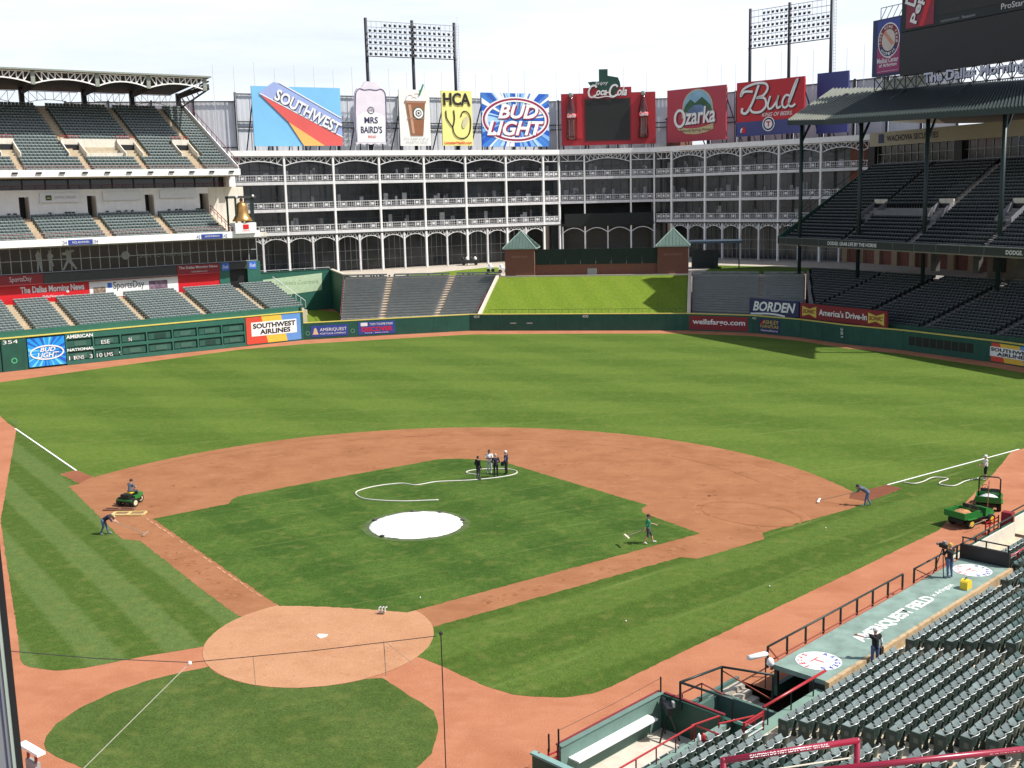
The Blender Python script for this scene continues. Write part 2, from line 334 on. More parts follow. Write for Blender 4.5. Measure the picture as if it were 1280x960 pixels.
sheet('outfield_grass', wallside+[(44.5, 44.4)]+[(19.4, 19.4), (0, 6), (-19.4, 19.4)]+[(-47.6, 47.7), (-52.5, 53)], .004, g_out, 'striped green outfield grass')
sheet('foul_grass', rough([(44.5, 44.4), (42.3, 44.3)]+edgeR[1:]+[(0, 0)], .03, .3, 2), .008, g_foulR, 'foul ground grass along the first base line')
sheet('foul_grass', rough([(0, 0)]+edgeL[:-1]+[(-47.65, 47.7)], .03, .3, 3), .008, g_foulL, 'foul ground grass in broad stripes along the third base line')
a0 = math.atan2(27.66-18.44, 27.35); a1 = math.pi-math.atan2(28.3-18.44, 27.67)
skin_poly = [(30.14, 30.15), (30.9, 29.15), (28.21, 25.76), (26.77, 23.78), (21.11, 18.36), (21.16, 17.11), (17.33, 13.18), (16.37, 13.36), (13.45, 10.41), (5.0, 1.96)]
skin_poly += [(-5.04, 2.32), (-8.29, 5.51), (-16.11, 13.52), (-17.4, 13.73), (-27.95, 25.47), (-27.48, 26.19), (-30.75, 28.94), (-30.05, 30.11), (-27.67, 28.3)]
skin_poly += list(reversed(arc(0, 18.44, 29.17, a0, a1, 70)))
sheet('infield_dirt', rough(skin_poly, .05, .22, 4), .012, skinm, 'brown clay infield skin with rake marks')
ingrass = [(-3.48, 3.79), (-17.58, 18.03), (-14.02, 21.87), (-14.22, 22.7), (-14.22, 23.68), (-9.82, 28.38), (-2.63, 35.46), (-1.2, 35.75), (.16, 35.64), (1.6, 35.2), (2.95, 34.59), (14.07, 23.75), (13.75, 22.8), (13.96, 21.84), (17.47, 17.89), (3.24, 3.6), (1.19, 3.85), (-1.33, 3.95)]
sheet('infield_grass', rough(ingrass, .05, .22, 5), .020, g_in, 'dark green infield grass diamond')
sheet('home_plate_dirt', rough(arc(0, 0, 5.3, 0, 2*math.pi, 60)[:-1], .03, .25, 6), .016, homem, 'pale clay circle round home plate')
homeback = [(-3.9, -3.6), (-4.88, -4.35), (-6.03, -5.37), (-6.81, -6.48), (-7.45, -8.05), (-7.64, -9.48), (-7.45, -10.45), (-7.17, -11.06), (-6.79, -11.52), (-6.14, -11.93), (-4.82, -12.54), (-2, -13.6), (3, -13.8), (7.08, -12.0), (7.48, -11.06), (7.76, -10.03), (7.6, -8.36), (7.32, -7.39), (7.04, -6.67), (5.39, -5.1), (4.1, -3.88)]
homeback += arc(0, 0, 5.32, math.atan2(-3.88, 4.1), math.atan2(-3.6, -3.9), 14)[1:-1]
sheet('backstop_grass', rough(homeback, .03, .3, 7), .008, g_back, 'grass panel behind home plate')
sheet('clay_patch', [(30.1, 30.1), (30.9, 29.15), (28.21, 25.76), (27.1, 26.4), (27.35, 27.66)], .016, wetm, 'dark watered clay at the end of the first base dirt')
sheet('clay_patch', [(-27.67, 28.3), (-27.6, 26.3), (-30.6, 28.96), (-30.0, 30.0)], .016, dirt_mat('damp_clay', (.24, .09, .05), (.2, .07, .04), (.3, .12, .07), 1, .4), 'damp clay at the end of the third base dirt')
sheet('lawn_ring', arc(0, 18.1, 3.35, 0, 2*math.pi, 40)[:-1], .024, M('worn_mound_grass', (.07, .105, .03), .9, .3, 2.), 'worn grass round the mound cover').name = 'mound_apron'  # disc of slightly paler, worn grass under the cover
def strip(name, a, b, w, z, label):
    a, b = Vector((*a, 0)), Vector((*b, 0)); d = (b-a).normalized(); q = Vector((-d.y, d.x, 0))*w/2
    return sheet(name, [(p.x, p.y) for p in (a-q, b-q, b+q, a+q)], z, chalkm, label)
strip('foul_line', (-30.05, 30.05), (-45.0, 45.0), .13, .016, 'white chalk foul line beyond third base')
strip('foul_line', (30.1, 30.1), (41.6, 41.6), .13, .016, 'white chalk foul line beyond first base')
mb = MB()
rd = random.Random(3)
for k in range(26):                                   # broken remains of the third base line on the path
    t = 4.6+k*.55; 
    if rd.random() < .45: continue
    w = rd.uniform(.03, .07); x, y = -t+rd.uniform(-.05, .05), t+.05
    mb.poly([(x-.2, y+.2-w, .026), (x+.2, y-.2-w, .026), (x+.2, y-.2+w, .026), (x-.2, y+.2+w, .026)])
mb.build('chalk_traces', M('faint_chalk', (.5, .27, .15), .95, .2, 6.), recalc=False, kind='structure', label='faint remains of chalk along the third base path')
mb = MB(); mb.prism([(-.23, .44, .017), (.23, .44, .017), (.23, .2, .017), (0, -.02, .017), (-.23, .2, .017)], (0, 0, .03))
mb.build('home_plate', signwhite, label='white five sided home plate in the pale clay circle', cat='home plate')
# rake swirls, drag lines and scuffs in the dirt
swd = dirt_mat('raked_dark_clay', (.26, .112, .052), (.17, .064, .027), (.27, .12, .06), 1.2, .8); swl = dirt_mat('raked_pale_clay', (.345, .162, .08), (.29, .128, .06), (.4, .2, .105), .4, .8)
def ring(cx, cy, rx, ry, w, z, mat, label, a0=0., a1=6.283, rot=0., k=46, seed=0):
    rd = random.Random(seed); mb = MB(); pt = lambda a, q: (cx+(rx+q)*math.cos(a)*math.cos(rot)-(ry+q)*math.sin(a)*math.sin(rot), cy+(rx+q)*math.cos(a)*math.sin(rot)+(ry+q)*math.sin(a)*math.cos(rot), z)
    qs = [(rd.uniform(.2, 1)*w, rd.uniform(-.2, .2)*w) for _ in range(k+1)]
    for i in range(k):
        a, b = a0+(a1-a0)*i/k, a0+(a1-a0)*(i+1)/k; (w0, o0), (w1, o1) = qs[i], qs[i+1]
        mb.poly([pt(a, o0-w0/2), pt(a, o0+w0/2), pt(b, o1+w1/2), pt(b, o1-w1/2)])
    mb.build('rake_marks', mat, recalc=False, kind='structure', label=label)
ring(20.6, 22.3, 3.4, 2.2, .22, .0165, swd, 'dark oval rake mark in the dirt near first base', 0, 6.1, -.6); ring(20.6, 22.3, 3.85, 2.6, .16, .0168, swl, 'pale oval rake mark in the dirt near first base', .4, 5.2, -.6, seed=2)
for i, (r, a0_, a1_) in enumerate(((26.9, .45, 1.25), (24.6, .5, 1.5), (22.2, .9, 1.9), (26.0, 1.5, 2.55), (23.4, 1.7, 2.4), (27.9, 2.0, 2.75))): ring(0, 18.44, r, r, .22, .0165+.0004*i, (swl, swd)[i % 2], 'curved drag line across the infield dirt', a0_, a1_, 0, 60, 10+i)
rd = random.Random(21); mbs = [MB(), MB(), MB()]
def blot(cx, cy, r, mb, z):
    k = 9; mb.poly([(cx+r*rd.uniform(.5, 1.1)*math.cos(6.283*i/k), cy+r*rd.uniform(.35, .8)*math.sin(6.283*i/k), z) for i in range(k)])
for i in range(900):
    a = rd.uniform(.1, 3.04); r = rd.uniform(15.5, 28.6); x, y = r*math.cos(a), 18.44+r*math.sin(a)
    if abs(x)+abs(y-18.2) < 19.2 or y < abs(x)+1.0: continue
    blot(x, y, rd.choice((.06, .08, .12, .2)), mbs[i % 2], .0172+.0001*(i % 7))
for i in range(240):
    t = rd.uniform(5.5, 20); sgn = rd.choice((-1, 1)); blot(sgn*(t+rd.uniform(.2, 1.4)), t-rd.uniform(.2, 1.2), rd.choice((.06, .1, .16)), mbs[i % 2], .0172+.0001*(i % 7))
for i in range(110):
    a = rd.uniform(0, 6.283); r = 4.7*math.sqrt(rd.random()); blot(r*math.cos(a), r*math.sin(a), rd.choice((.05, .08, .12)), mbs[2], .0205+.0001*(i % 7)) if not (abs(r*math.cos(a)) < .4 and abs(r*math.sin(a)-.2) < .4) and r*math.sin(a) < 3.2 else None
mbs[2].build('scuff_marks', dirt_mat('scuffed_home_clay', (.4, .207, .112), (.35, .175, .092), (.46, .26, .15), .4, .6), recalc=False, kind='structure', label='faint scuffs round home plate'); mbs[0].build('scuff_marks', swd, recalc=False, kind='structure', label='dark scuffs and footprints in the dirt'); mbs[1].build('scuff_marks', swl, recalc=False, kind='structure', label='pale scuffs and footprints in the dirt')
# pitcher's mound under its cover
tarpm = M('white_tarp', (.74, .74, .72), .5, .12, 2.2, bump=.5)
for i, (a, r) in enumerate(((1.25, 2.9), (1.9, 2.95), (.4, 2.95), (2.9, 2.95), (4.2, 2.95))):
    mb = MB(); rdd = random.Random(i); mb.lathe([(.04, 0), (.15, .03), (.16, .08), (.05, .13)], (r*math.cos(a), 18.1+r*math.sin(a), .03), 9); mb.build('sandbag', M('dark_sandbag', (.06, .06, .05), .9), smooth=True, label='small dark sandbag on the '+['far', 'far left', 'right', 'left', 'near'][i]+' edge of the white mound cover', cat='sandbag', group='sandbags round the mound cover')
mb = MB(); prof = [(2.93, .02), (2.86, .07), (2.5, .13), (1.8, .2), (1.0, .26), (.3, .27)]
prof = [(2.93, .025)]+[(2.9-i*.26, .05+.22*math.sin(min(1, i/8)*math.pi/2)) for i in range(11)]; mb.lathe(prof, (0, 18.1, 0), 72); rd = random.Random(5); mb.v = [(x+rd.uniform(-.03, .03), y+rd.uniform(-.03, .03), max(.02, z+rd.uniform(-.02, .02)+.012*math.sin(x*3.1+y*1.7)*math.sin(y*2.3-x))) for x, y, z in mb.v]
mb.build('mound_cover', tarpm, smooth=True, label='round white tarp covering the pitching mound', cat='tarp')
def hose(pts, r, mat, label, name='water_hose'):
    MB().tube(smooth_path([(x, y, r+.016) for x, y in pts], 8), r, 8).build(name, mat, smooth=True, label=label, cat='hose')
hosem = M('white_hose', (.6, .58, .52), .6, .08, 3.)
hose([(.1, 23.8), (-2.4, 23.3), (-4.76, 23.6), (-5.8, 24.5), (-6.1, 25.6), (-5.2, 27.0), (-3.6, 27.9), (-2.4, 27.55), (-1.2, 28.5), (.3, 28.9), (1.6, 29.3), (3.4, 30.3), (4.2, 31.4), (3.7, 32.4), (2.2, 32.6), (.7, 32.0), (.5, 31.2), (1.6, 30.7)], .042, hosem, 'white water hose snaking behind the mound to the group of people')
hose([(31.25, 30.7), (31.9, 30.4), (32.6, 31.0), (33.5, 32.2), (34.4, 31.9), (33.7, 30.9), (33.6, 30.3), (34.4, 30.0), (35.4, 31.3), (36.1, 31.9), (36.6, 32.3)], .042, hosem, 'white water hose curling along the first base foul line')

# ------------------------------------------------------------------ outfield wall
LF = Fr((-67.7, 77.5), (.68612, .72749))
def wall_run(parent, a, b, h, pad, mat, th=.5, z0=0, name='wall_panel'):
    a = Vector((*a, 0)); b = Vector((*b, 0)); Ln = (b-a).length; f = Fr(a, b-a); k = max(1, round(Ln/pad)); ps = []
    for i in range(k):
        mb = MB(); mb.box(f, Ln*i/k+.012, Ln*(i+1)/k-.012, 0, th, z0, h); ps.append(mb.build(name, mat, parent))
    MB().box(f, 0, Ln, .05, th-.05, z0, h-.02).build('wall_core', dkgreen, parent)
    MB().box(f, 0, Ln, -.02, th+.02, h, h+.1).build('top_rail', padline, parent)
    return f
ow = thing('outfield_wall', 'long dark green padded outfield wall with yellow top line curving to right field', 'wall', (0, 117.4, 0))
wp = [(-39.5, 107.4), (-27.1, 113.2), (-16.9, 117.6), (15.6, 116.9), (24.7, 113.8), (30.85, 108.4), (35.9, 101.8), (42.1, 96.0), (50.3, 86.0), (53.2, 81.4), (57, 74)]
fs = [wall_run(ow, wp[i], wp[i+1], 2.42, 4.5, wallgreen) for i in range(len(wp)-1)]
for i in range(1, len(wp)-1):                           # posts close the bends
    c = Vector((*wp[i], 0))+(fs[i-1].n+fs[i].n)*.16; MB().tube([c, c+Vector((0, 0, 2.41))], .29, 14).build('corner_post', wallgreen, ow)
def wsign(f, n=0): return Pl(f, n)
p = wsign(fs[3], 0)
def wall_number(p, s, u, v, h, label):
    o = p.text(s, u, u+h*2.1, v, v+h, signwhite, None, .02, label=label, cat='sign', name='distance_number'); return o
pc = Pl(fs[2], 0)
wall_number(pc, '404', .6, 1.93, .42, 'white distance number 404 at the left bend of the centre field wall')
wall_number(pc, '400', 17.1, 1.93, .42, 'white distance number 400 in the middle of the centre field wall')
for u, lab in ((6.2, 'left one'), (8.7, 'right one')):
    o = pc.rect('wall_placard', u, u+.9, 1.05, 1.22, M('pale_placard', (.4, .42, .4), .6), None, .02, .02, label='small pale placard low on the centre field wall, '+lab, cat='sign')
wf = thing('wall_sign', 'dark red sign with a white web address on the right centre wall', 'sign', fs[3].P(1, -.05, 1))
p = Pl(fs[3], 0); p.rect('panel', .3, 9.0, .2, 2.2, dredsign, wf, .03); p.text('wellsfargo.com', .8, 8.6, .75, 1.75, signwhite, wf, .05, bold=.02); 
p2 = Pl(fs[4], 0); wall_number(p2, '403', .02, 1.95, .32, 'small white number at the wall top beside the dark red web address sign')
af = thing('wall_sign', 'small dark blue furniture sign in yellow lettering on the right centre wall', 'sign', fs[4].P(3, -.05, 1))
p2.rect('panel', 1.2, 4.9, .2, 2.2, navy, af, .03); p2.text('ASHLEY', 1.9, 4.6, 1.45, 2.0, yellow, af, .05); p2.text('FURNITURE', 1.5, 4.6, .9, 1.3, yellow, af, .05); p2.text('HomeStore', 1.6, 4.5, .4, .7, signwhite, af, .05)
p2.plate('roof_mark', [(1.4, 1.4), (2.1, 2.05), (1.9, 1.4)], redsign, af, .05)
text('381', Pl(fs[5], 0).pt(7.55, 2.05, .02), fs[5].s, Vector((0, 0, 1)), 1.25, .42, signwhite, None, rot=R(-84), name='distance_number', label='white vertical number on the right field wall below the drive-in sign', cat='sign')
p = Pl(fs[7], 0)
ws = thing('wall_window_row', 'row of dark mesh openings in the right field wall', 'opening', fs[7].P(6, 0, 1))
for i in range(9): p.rect('opening', 1.0+i*1.05, 1.9+i*1.05, .75, 1.85, black, ws, .02, .02)
sw = thing('wall_sign', 'red, yellow and blue airline sign at the right edge of the right field wall', 'sign', fs[8].P(0, -.05, 1))
def southwest(p, u0, u1, v0, v1, parent):
    w = u1-u0; q = lambda k: u0+w*k
    p.plate('red_band', [(q(0), v0), (q(.38), v0), (q(.28), v1), (q(0), v1)], M('airline_red', (.62, .07, .04), .45, .05), parent, .03)
    p.plate('yellow_band', [(q(.38), v0), (q(.74), v0), (q(.64), v1), (q(.28), v1)], M('airline_yellow', (.75, .48, .06), .45, .05), parent, .03)
    p.plate('blue_band', [(q(.74), v0), (q(1), v0), (q(1), v1), (q(.64), v1)], M('airline_blue', (.12, .28, .62), .45, .05), parent, .03)
    p.rect('white_field', q(.09), q(.92), v0+(v1-v0)*.28, v0+(v1-v0)*.8, signwhite, parent, .05)
    p.text('SOUTHWEST', q(.12), q(.9), v0+(v1-v0)*.56, v0+(v1-v0)*.75, signblack, parent, .07, bold=.035)
    p.text('AIRLINES', q(.24), q(.8), v0+(v1-v0)*.33, v0+(v1-v0)*.52, signblack, parent, .07, bold=.035)
southwest(Pl(fs[8], 0), -1.2, 6.5, .15, 2.25, sw)
p = Pl(fs[0], 0)
am = thing('wall_sign', 'navy blue sign with a pale bell on the low left centre wall', 'sign', fs[0].P(4, -.05, 1))
p.rect('panel', 1.0, 6.4, .35, 2.0, blue, am, .03); p.text('AMERIQUEST', 2.3, 6.2, 1.05, 1.6, signwhite, am, .05); p.text('MORTGAGE COMPANY', 2.3, 6.1, .65, .9, signwhite, am, .05)
p.plate('bell_mark', [(1.2, .7), (2.1, .7), (1.95, 1.0), (1.85, 1.5), (1.65, 1.7), (1.45, 1.5), (1.35, 1.0)], M('pale_gold', (.7, .5, .3), .5), am, .05)
am = thing('wall_sign', 'blue sign with red and white lettering on the low left centre wall', 'sign', fs[0].P(10, -.05, 1))
p.rect('panel', 7.9, 13.4, .3, 2.15, blue, am, .03); p.text('TOM THUMB PARK', 9.6, 13.1, 1.6, 1.95, signwhite, am, .05); p.text('DISCOVER', 8.4, 13.0, .7, 1.4, redsign, am, .05, bold=.03); p.rect('white_block', 8.3, 9.3, 1.55, 2.05, signwhite, am, .05); p.text('Food - Pharmacy', 8.9, 12.4, .4, .6, signwhite, am, .05)
for u, pl in ((.55, 'left of'), (7.1, 'right of')):
    o = p.stroke('ring_mark', [(u+.28*math.cos(a), .95+.28*math.sin(a)) for a in [i*math.pi/4 for i in range(8)]], .09, M('pale_green_paint', (.12, .3, .2), .6), None, .02, 3, True, label='pale green ring painted on the wall '+pl+' the navy bell sign', cat='mark')

# left field wall with the hand-operated scoreboard
lw = thing('scoreboard_wall', 'tall green left field wall with yellow top rail', 'wall', LF.P(15, 0, 0))
MB().box(LF, -25, 41.1, .35, .8, 0, 4.1).build('wall_core', dkgreen, lw)
for s0, s1 in ((-25, -20), (-20, -15), (-15, -10), (-10, -5), (-5, -.2), (-.1, 2.9), (40.72, 41.1)): MB().box(LF, s0+.02, s1-.02, 0, .35, 0, 4.1).build('wall_panel', wallgreen, lw)
MB().box(LF, -25, 41.15, -.06, .85, 4.1, 4.22).build('top_rail', padline, lw)
MB().box(LF, -25, 41.1, .5, .9, 4.22, 4.95).build('parapet', midgreen, lw)
rf_f = Fr(LF.P(41.1, 0, 0), LF.n); MB().box(rf_f, .3, 13, -.02, .25, 0, 4.9).build('end_wall', wallgreen, lw)
o = Pl(LF, 0).text('354', .15, 1.9, 3.45, 3.9, signwhite, None, .03, label='white distance number 354 at the top left of the green wall', cat='sign', name='distance_number')
Pl(LF, 0).stroke('ring_mark', [(1.3+.3*math.cos(a), 1.3+.3*math.sin(a)) for a in [i*math.pi/4 for i in range(8)]], .1, M('bright_green_paint', (.1, .5, .22), .6), None, .03, 3, True, label='bright green ring painted on the wall left of the blue beer sign', cat='mark')
bl = thing('wall_sign', 'bright blue beer sign with white oval ring on the left field wall', 'sign', LF.P(5, -.1, 2))
p = Pl(LF, 0)
def burst(p, u0, u1, v0, v1, parent, cols, k=22, d=.05, seed=1):
    rd = random.Random(seed); cu, cv = (u0+u1)/2, (v0+v1)/2; hu, hv = (u1-u0)/2, (v1-v0)/2
    def edge(a): c, s_ = math.cos(a), math.sin(a); t = min(hu/max(abs(c), 1e-6), hv/max(abs(s_), 1e-6)); return (cu+c*t*.995, cv+s_*t*.995)
    for i in range(k):
        a = 2*math.pi*(i+rd.random()*.5)/k; w = rd.uniform(.03, .09); q = rd.uniform(.15, .45)
        e1, e2 = edge(a-w), edge(a+w)
        if abs(e1[0]-e2[0]) > 1e-3 and abs(e1[1]-e2[1]) > 1e-3: e2 = (e1[0]+(e2[0]-e1[0])*.01+.05, e1[1])
        p.plate('ray', [(cu+hu*q*math.cos(a), cv+hv*q*math.sin(a)), e1, e2], rd.choice(cols), parent, d+.002*(i % 5), .01)
lblue = M('beer_blue', (.02, .3, .75), .4, .12, .7); cyan = M('beer_cyan', (.15, .6, .85), .4, .08, .7); dblue = M('beer_deep_blue', (.02, .1, .5), .4, .08, .7)
p.rect('panel', 3.0, 7.5, .25, 3.85, lblue, bl, .03); burst(p, 3.0, 7.5, .25, 3.85, bl, [cyan, dblue, cyan], 20)
p.stroke('ring', [(5.25+2.0*math.cos(a), 1.95+.85*math.sin(a)) for a in [i*math.pi/6 for i in range(12)]], .16, signwhite, bl, .09, 3, True)
p.text('BUD', 4.4, 6.3, 2.05, 2.6, signwhite, bl, .1, shear=.3, bold=.02); p.text('LIGHT', 4.0, 6.7, 1.3, 1.95, signwhite, bl, .1, shear=.3, bold=.02)
sb = thing('manual_scoreboard', 'green hand operated scoreboard with two rows of number slots in the left field wall', 'scoreboard', LF.P(20, 0, 0))
slotm = M('slot_panel_green', (.025, .1, .075), .6, .15, 2.); slotd = M('slot_dark_green', (.012, .05, .038), .6, .15, 2.); paneg = M('number_plate', (.05, .13, .1), .6, .1, 1.)
s0, s1, k = 7.6, 32.1, 7
MB().box(LF, s0, s1, .22, .35, .05, 4.05).build('back_panel', slotd, sb)
for z0, z1 in ((.02, .52), (1.72, 2.12), (3.32, 4.05)): MB().box(LF, s0, s1, 0, .22, z0, z1).build('rail', midgreen, sb)
for i in range(k+1):
    x = s0+(s1-s0)*i/k; x = min(max(x, s0+.1), s1-.1)
    for z0, z1 in ((.52, 1.72), (2.12, 3.32)): MB().box(LF, x-.1, x+.1, .003, .21, z0, z1).build('mullion', midgreen, sb)
for i in range(k):
    for z0 in (.52, 2.12):
        x = s0+(s1-s0)*i/k; w = (s1-s0)/k
        MB().box(LF, x+.25, x+w-.25, .16, .215, z0+.15, z0+1.0).build('slot', slotm, sb)
        MB().box(LF, x+1.1, x+w-.9, .12, .16, z0+.25, z0+.85).build('number_plate', [paneg, slotd][(i*3+int(z0)) % 4 == 3], sb)
p = Pl(LF, 0)
p.text('AMERICAN', 7.75, 11.1, 3.4, 3.85, signwhite, sb, .02, bold=.03); p.text('NATIONAL', 7.75, 11.1, 1.75, 2.1, signwhite, sb, .02, bold=.03)
for s, u, v in (('11', 7.9, .62), ('KNS', 8.7, .62), ('3', 10.5, .62), ('10', 11.4, .62), ('LMS', 12.4, .62), ('9', 14.3, .62), ('ESE', 12.1, 2.3), ('N', 15.7, 2.3)):
    Pl(LF, .1).text(s, u, u+.36*len(s), v, v+.5, signwhite, sb, .02)
sw = thing('wall_sign', 'large red, yellow and blue airline sign at the end of the left field wall', 'sign', LF.P(36, -.1, 2)); 
MB().box(LF, 32.15, 40.7, .02, .35, 0, 4.05).build('backing', wallgreen, sw); southwest(Pl(LF, .02), 32.2, 40.65, .2, 4.0, sw)

# ------------------------------------------------------------------ seats in bulk
def seat_template(rich=False):
    mb = MB(); f = W
    def slab(x0, x1, y0, y1, z0, z1, lean=0):
        mb.hexa([(x0, y0, z0), (x1, y0, z0), (x1, y1, z0), (x0, y1, z0), (x0, y0+lean, z1), (x1, y0+lean, z1), (x1, y1+lean, z1), (x0, y1+lean, z1)])
    slab(-.25, .25, .0, .035, .42, .78, .09)
    slab(-.2, .2, -.13, -.08, .36, .66, .06)
    slab(-.255, -.225, -.3, .07, 0.0, .62, .02)
    slab(-.265, -.215, -.36, .06, .62, .655, 0)
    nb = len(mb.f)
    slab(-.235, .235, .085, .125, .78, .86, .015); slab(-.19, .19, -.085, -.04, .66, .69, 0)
    return mb.v, mb.f, nb
SV, SF, SB_ = seat_template()
def seat_bulk(name, spots, mat, parent, label):
    """spots: list of (pos Vector, sdir, ndir)"""
    V = []; F = []; b = 0
    for pos, s, n in spots:
        for x, y, z in SV: V.append((pos.x+s.x*x+n.x*y, pos.y+s.y*x+n.y*y, pos.z+z))
        for f in SF: F.append(tuple(i+b for i in f))
        b += len(SV)
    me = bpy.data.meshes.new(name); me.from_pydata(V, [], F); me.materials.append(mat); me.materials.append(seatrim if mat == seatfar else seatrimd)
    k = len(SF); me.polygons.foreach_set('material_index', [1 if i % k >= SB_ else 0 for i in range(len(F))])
    return link(name, me, parent, label=label, kind='stuff')
def terrace(fr, s0, s1, n0, z0, tread, rise, rows, name, mat, parent, drop=.9, base=None):
    """stepped slab: row k floor at z0+k*rise from n0+k*tread"""
    top = []
    for k in range(rows): top += [(n0+k*tread, z0+k*rise), (n0+(k+1)*tread, z0+k*rise)]
    if base is None: bot = [(n0+rows*tread, z0+(rows-1)*rise-drop), (n0, z0-drop)]
    else: bot = [(n0+rows*tread, base), (n0, base)]
    prof = top+bot; mb = MB(); mb.prism([fr.P(s0, n, z) for n, z in prof], fr.P(s1, 0, 0)-fr.P(s0, 0, 0)); return mb.build(name, mat, parent)
def seat_rows(fr, blocks, n0, z0, tread, rise, rows, skip=None, pitch=.53, nback=.3, s_of=None):
    out = []; sd_ = fr.s; nn = Vector((-fr.s.y, fr.s.x, 0)); 
    if nn.dot(fr.n) < 0: nn = -nn
    for k in range(rows):
        for a, b in blocks:
            c = int((b-a)/pitch); off = ((b-a)-c*pitch)/2
            for i in range(c):
                s = a+off+(i+.5)*pitch; n = n0+(k+1)*tread-nback
                if skip and skip(s, n, k): continue
                out.append((fr.P(s, n, z0+k*rise), sd_, nn))
    return out
def aisle_steps(fr, s, w, n0, z0, tread, rise, rows, mat, parent):
    mb = MB()
    for k in range(rows): mb.box(fr, s-w/2, s+w/2, n0+(k+.5)*tread, n0+(k+1)*tread+.003, z0+k*rise+.002, z0+(k+.5)*rise)
    mb.build('aisle_steps', mat, parent)
def rail_run(fr, s0, s1, n, z0, h, mat, parent, name='railing', step=1.5, r=.04, mids=1):
    mb = MB(); mb.bar(fr.P(s0, n, z0+h), fr.P(s1, n, z0+h), r*2)
    for j in range(mids): zz = z0+h*(j+1)/(mids+1); mb.bar(fr.P(s0, n, zz), fr.P(s1, n, zz), r*1.3)
    k = max(1, int((s1-s0)/step))
    for i in range(k+1): s = s0+(s1-s0)*i/k; mb.bar(fr.P(s, n, z0), fr.P(s, n, z0+h), r*1.6)
    return mb.build(name, mat, parent)
tanst = M('tan_stair_concrete', (.5, .38, .25), .9, .2, 2.5, bump=.2)

# ------------------------------------------------------------------ left field stands
ls = thing('grandstand', 'lower stand of green seats above the green scoreboard wall', 'grandstand', LF.P(20, 1, 4))
T = dict(n0=.9, z0=4.25, tread=.84, rise=.245, rows=13)
terrace(LF, -14, 42.2, T['n0'], T['z0'], T['tread'], T['rise'], T['rows'], 'terrace', conc, ls, base=.0)
al = [-5, 3.95, 9.35, 18.55, 27.2, 36.0]; ed = [-14]+al+[42.0]
blk = [(ed[i]+(.55 if i else 0), ed[i+1]-.55 if i < len(al) else ed[i+1]) for i in range(len(ed)-1)]
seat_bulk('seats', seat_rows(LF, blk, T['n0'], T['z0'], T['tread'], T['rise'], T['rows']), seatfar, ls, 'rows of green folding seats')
for a in al: aisle_steps(LF, a, 1.0, T['n0'], T['z0'], T['tread'], T['rise'], T['rows'], tanst, ls)
MB().box(Fr(LF.P(42.2, .9, 0), LF.n), 0, 11, -.06, .0, 3.5, 4.3).build('end_curb', cream, ls)
mb = MB(); 
for i in range(8): mb.bar(LF.P(42.1, 1+i*1.5, 4.6+i*1.5*.29), LF.P(42.1, 1+i*1.5, 5.6+i*1.5*.29), .05)
mb.bar(LF.P(42.1, 1, 5.6), LF.P(42.1, 11.5, 8.65), .06); mb.build('end_railing', white, ls)

ad = thing('advertising_band', 'bright red newspaper advertising band behind the lower left seats', 'sign', LF.P(20, 12.6, 7.4))
p = Pl(LF, 12.6)
MB().box(LF, -14, 34, 12.6, 13.2, 7.0, 9.75).build('wall', redsign, ad)
p.text('The Dallas Morning News', 5.8, 14.2, 8.35, 9.5, signwhite, ad, .05, bold=.03); p.text('DallasNews.com', 8.6, 11.4, 7.85, 8.2, signwhite, ad, .05)
p.rect('white_panel', 14.9, 27.6, 7.3, 9.6, signwhite, ad, .04); p.text('SportsDay', 18.2, 22.6, 8.1, 9.4, signblack, ad, .06)
p.rect('picture_block', 15.4, 17.1, 7.6, 8.8, M('photo_collage', (.3, .22, .16), .6, .7, 2.5), ad, .06); p.rect('picture_block', 23.3, 26, 7.9, 9.2, M('photo_collage_two', (.22, .14, .2), .6, .7, 2.2), ad, .06)
p.plate('blue_mark', [(17.4, 8.6), (18.0, 8.6), (18.0, 9.3), (17.4, 9.3)], M('bright_blue', (.05, .15, .6), .5), ad, .06)
ov = thing('overhang_fascia', 'dark grey and maroon fascia under the black glass windows', 'fascia', LF.P(20, 12, 10))
f2 = 11.9
MB().box(LF, -14, 8.7, f2, 13.2, 9.75, 11.15).build('maroon_panel', dredsign, ov); MB().box(LF, 8.75, 27.3, f2, 13.2, 9.75, 11.15).build('grey_panel', M('charcoal_panel', (.045, .048, .048), .6, .15, 2.), ov); MB().box(LF, 27.35, 33.9, f2, 13.2, 9.75, 11.15).build('maroon_panel', dredsign, ov)
p = Pl(LF, f2); p.text('SportsDay', 4.4, 7.2, 10.1, 10.95, M('pale_lettering', (.62, .55, .55), .6), ov, .03); p.text('The Dallas Morning News', 27.6, 33.5, 10.5, 11.0, M('pale_lettering', (0, 0, 0)), ov, .03, bold=.02); p.text('DallasNews.com', 29.5, 31.9, 10.05, 10.3, M('pale_lettering', (0, 0, 0)), ov, .03)
dw = thing('concourse_entrance', 'dark entrance with blue signs in a green wall behind the lower left seats', 'entrance', LF.P(37, 12.6, 7.4))
MB().box(LF, 34.0, 35.6, 12.5, 13.2, 7, 11.15).build('wall', midgreen, dw); MB().box(LF, 38.5, 40.6, 12.5, 13.2, 7, 11.15).build('wall', midgreen, dw); MB().box(LF, 35.6, 38.5, 12.4, 13.2, 10.1, 11.15).build('lintel', M('charcoal_panel', (0, 0, 0)), dw); MB().box(LF, 35.6, 38.5, 13.0, 13.1, 7, 10.1).build('doorway', black, dw)
p = Pl(LF, 12.5)
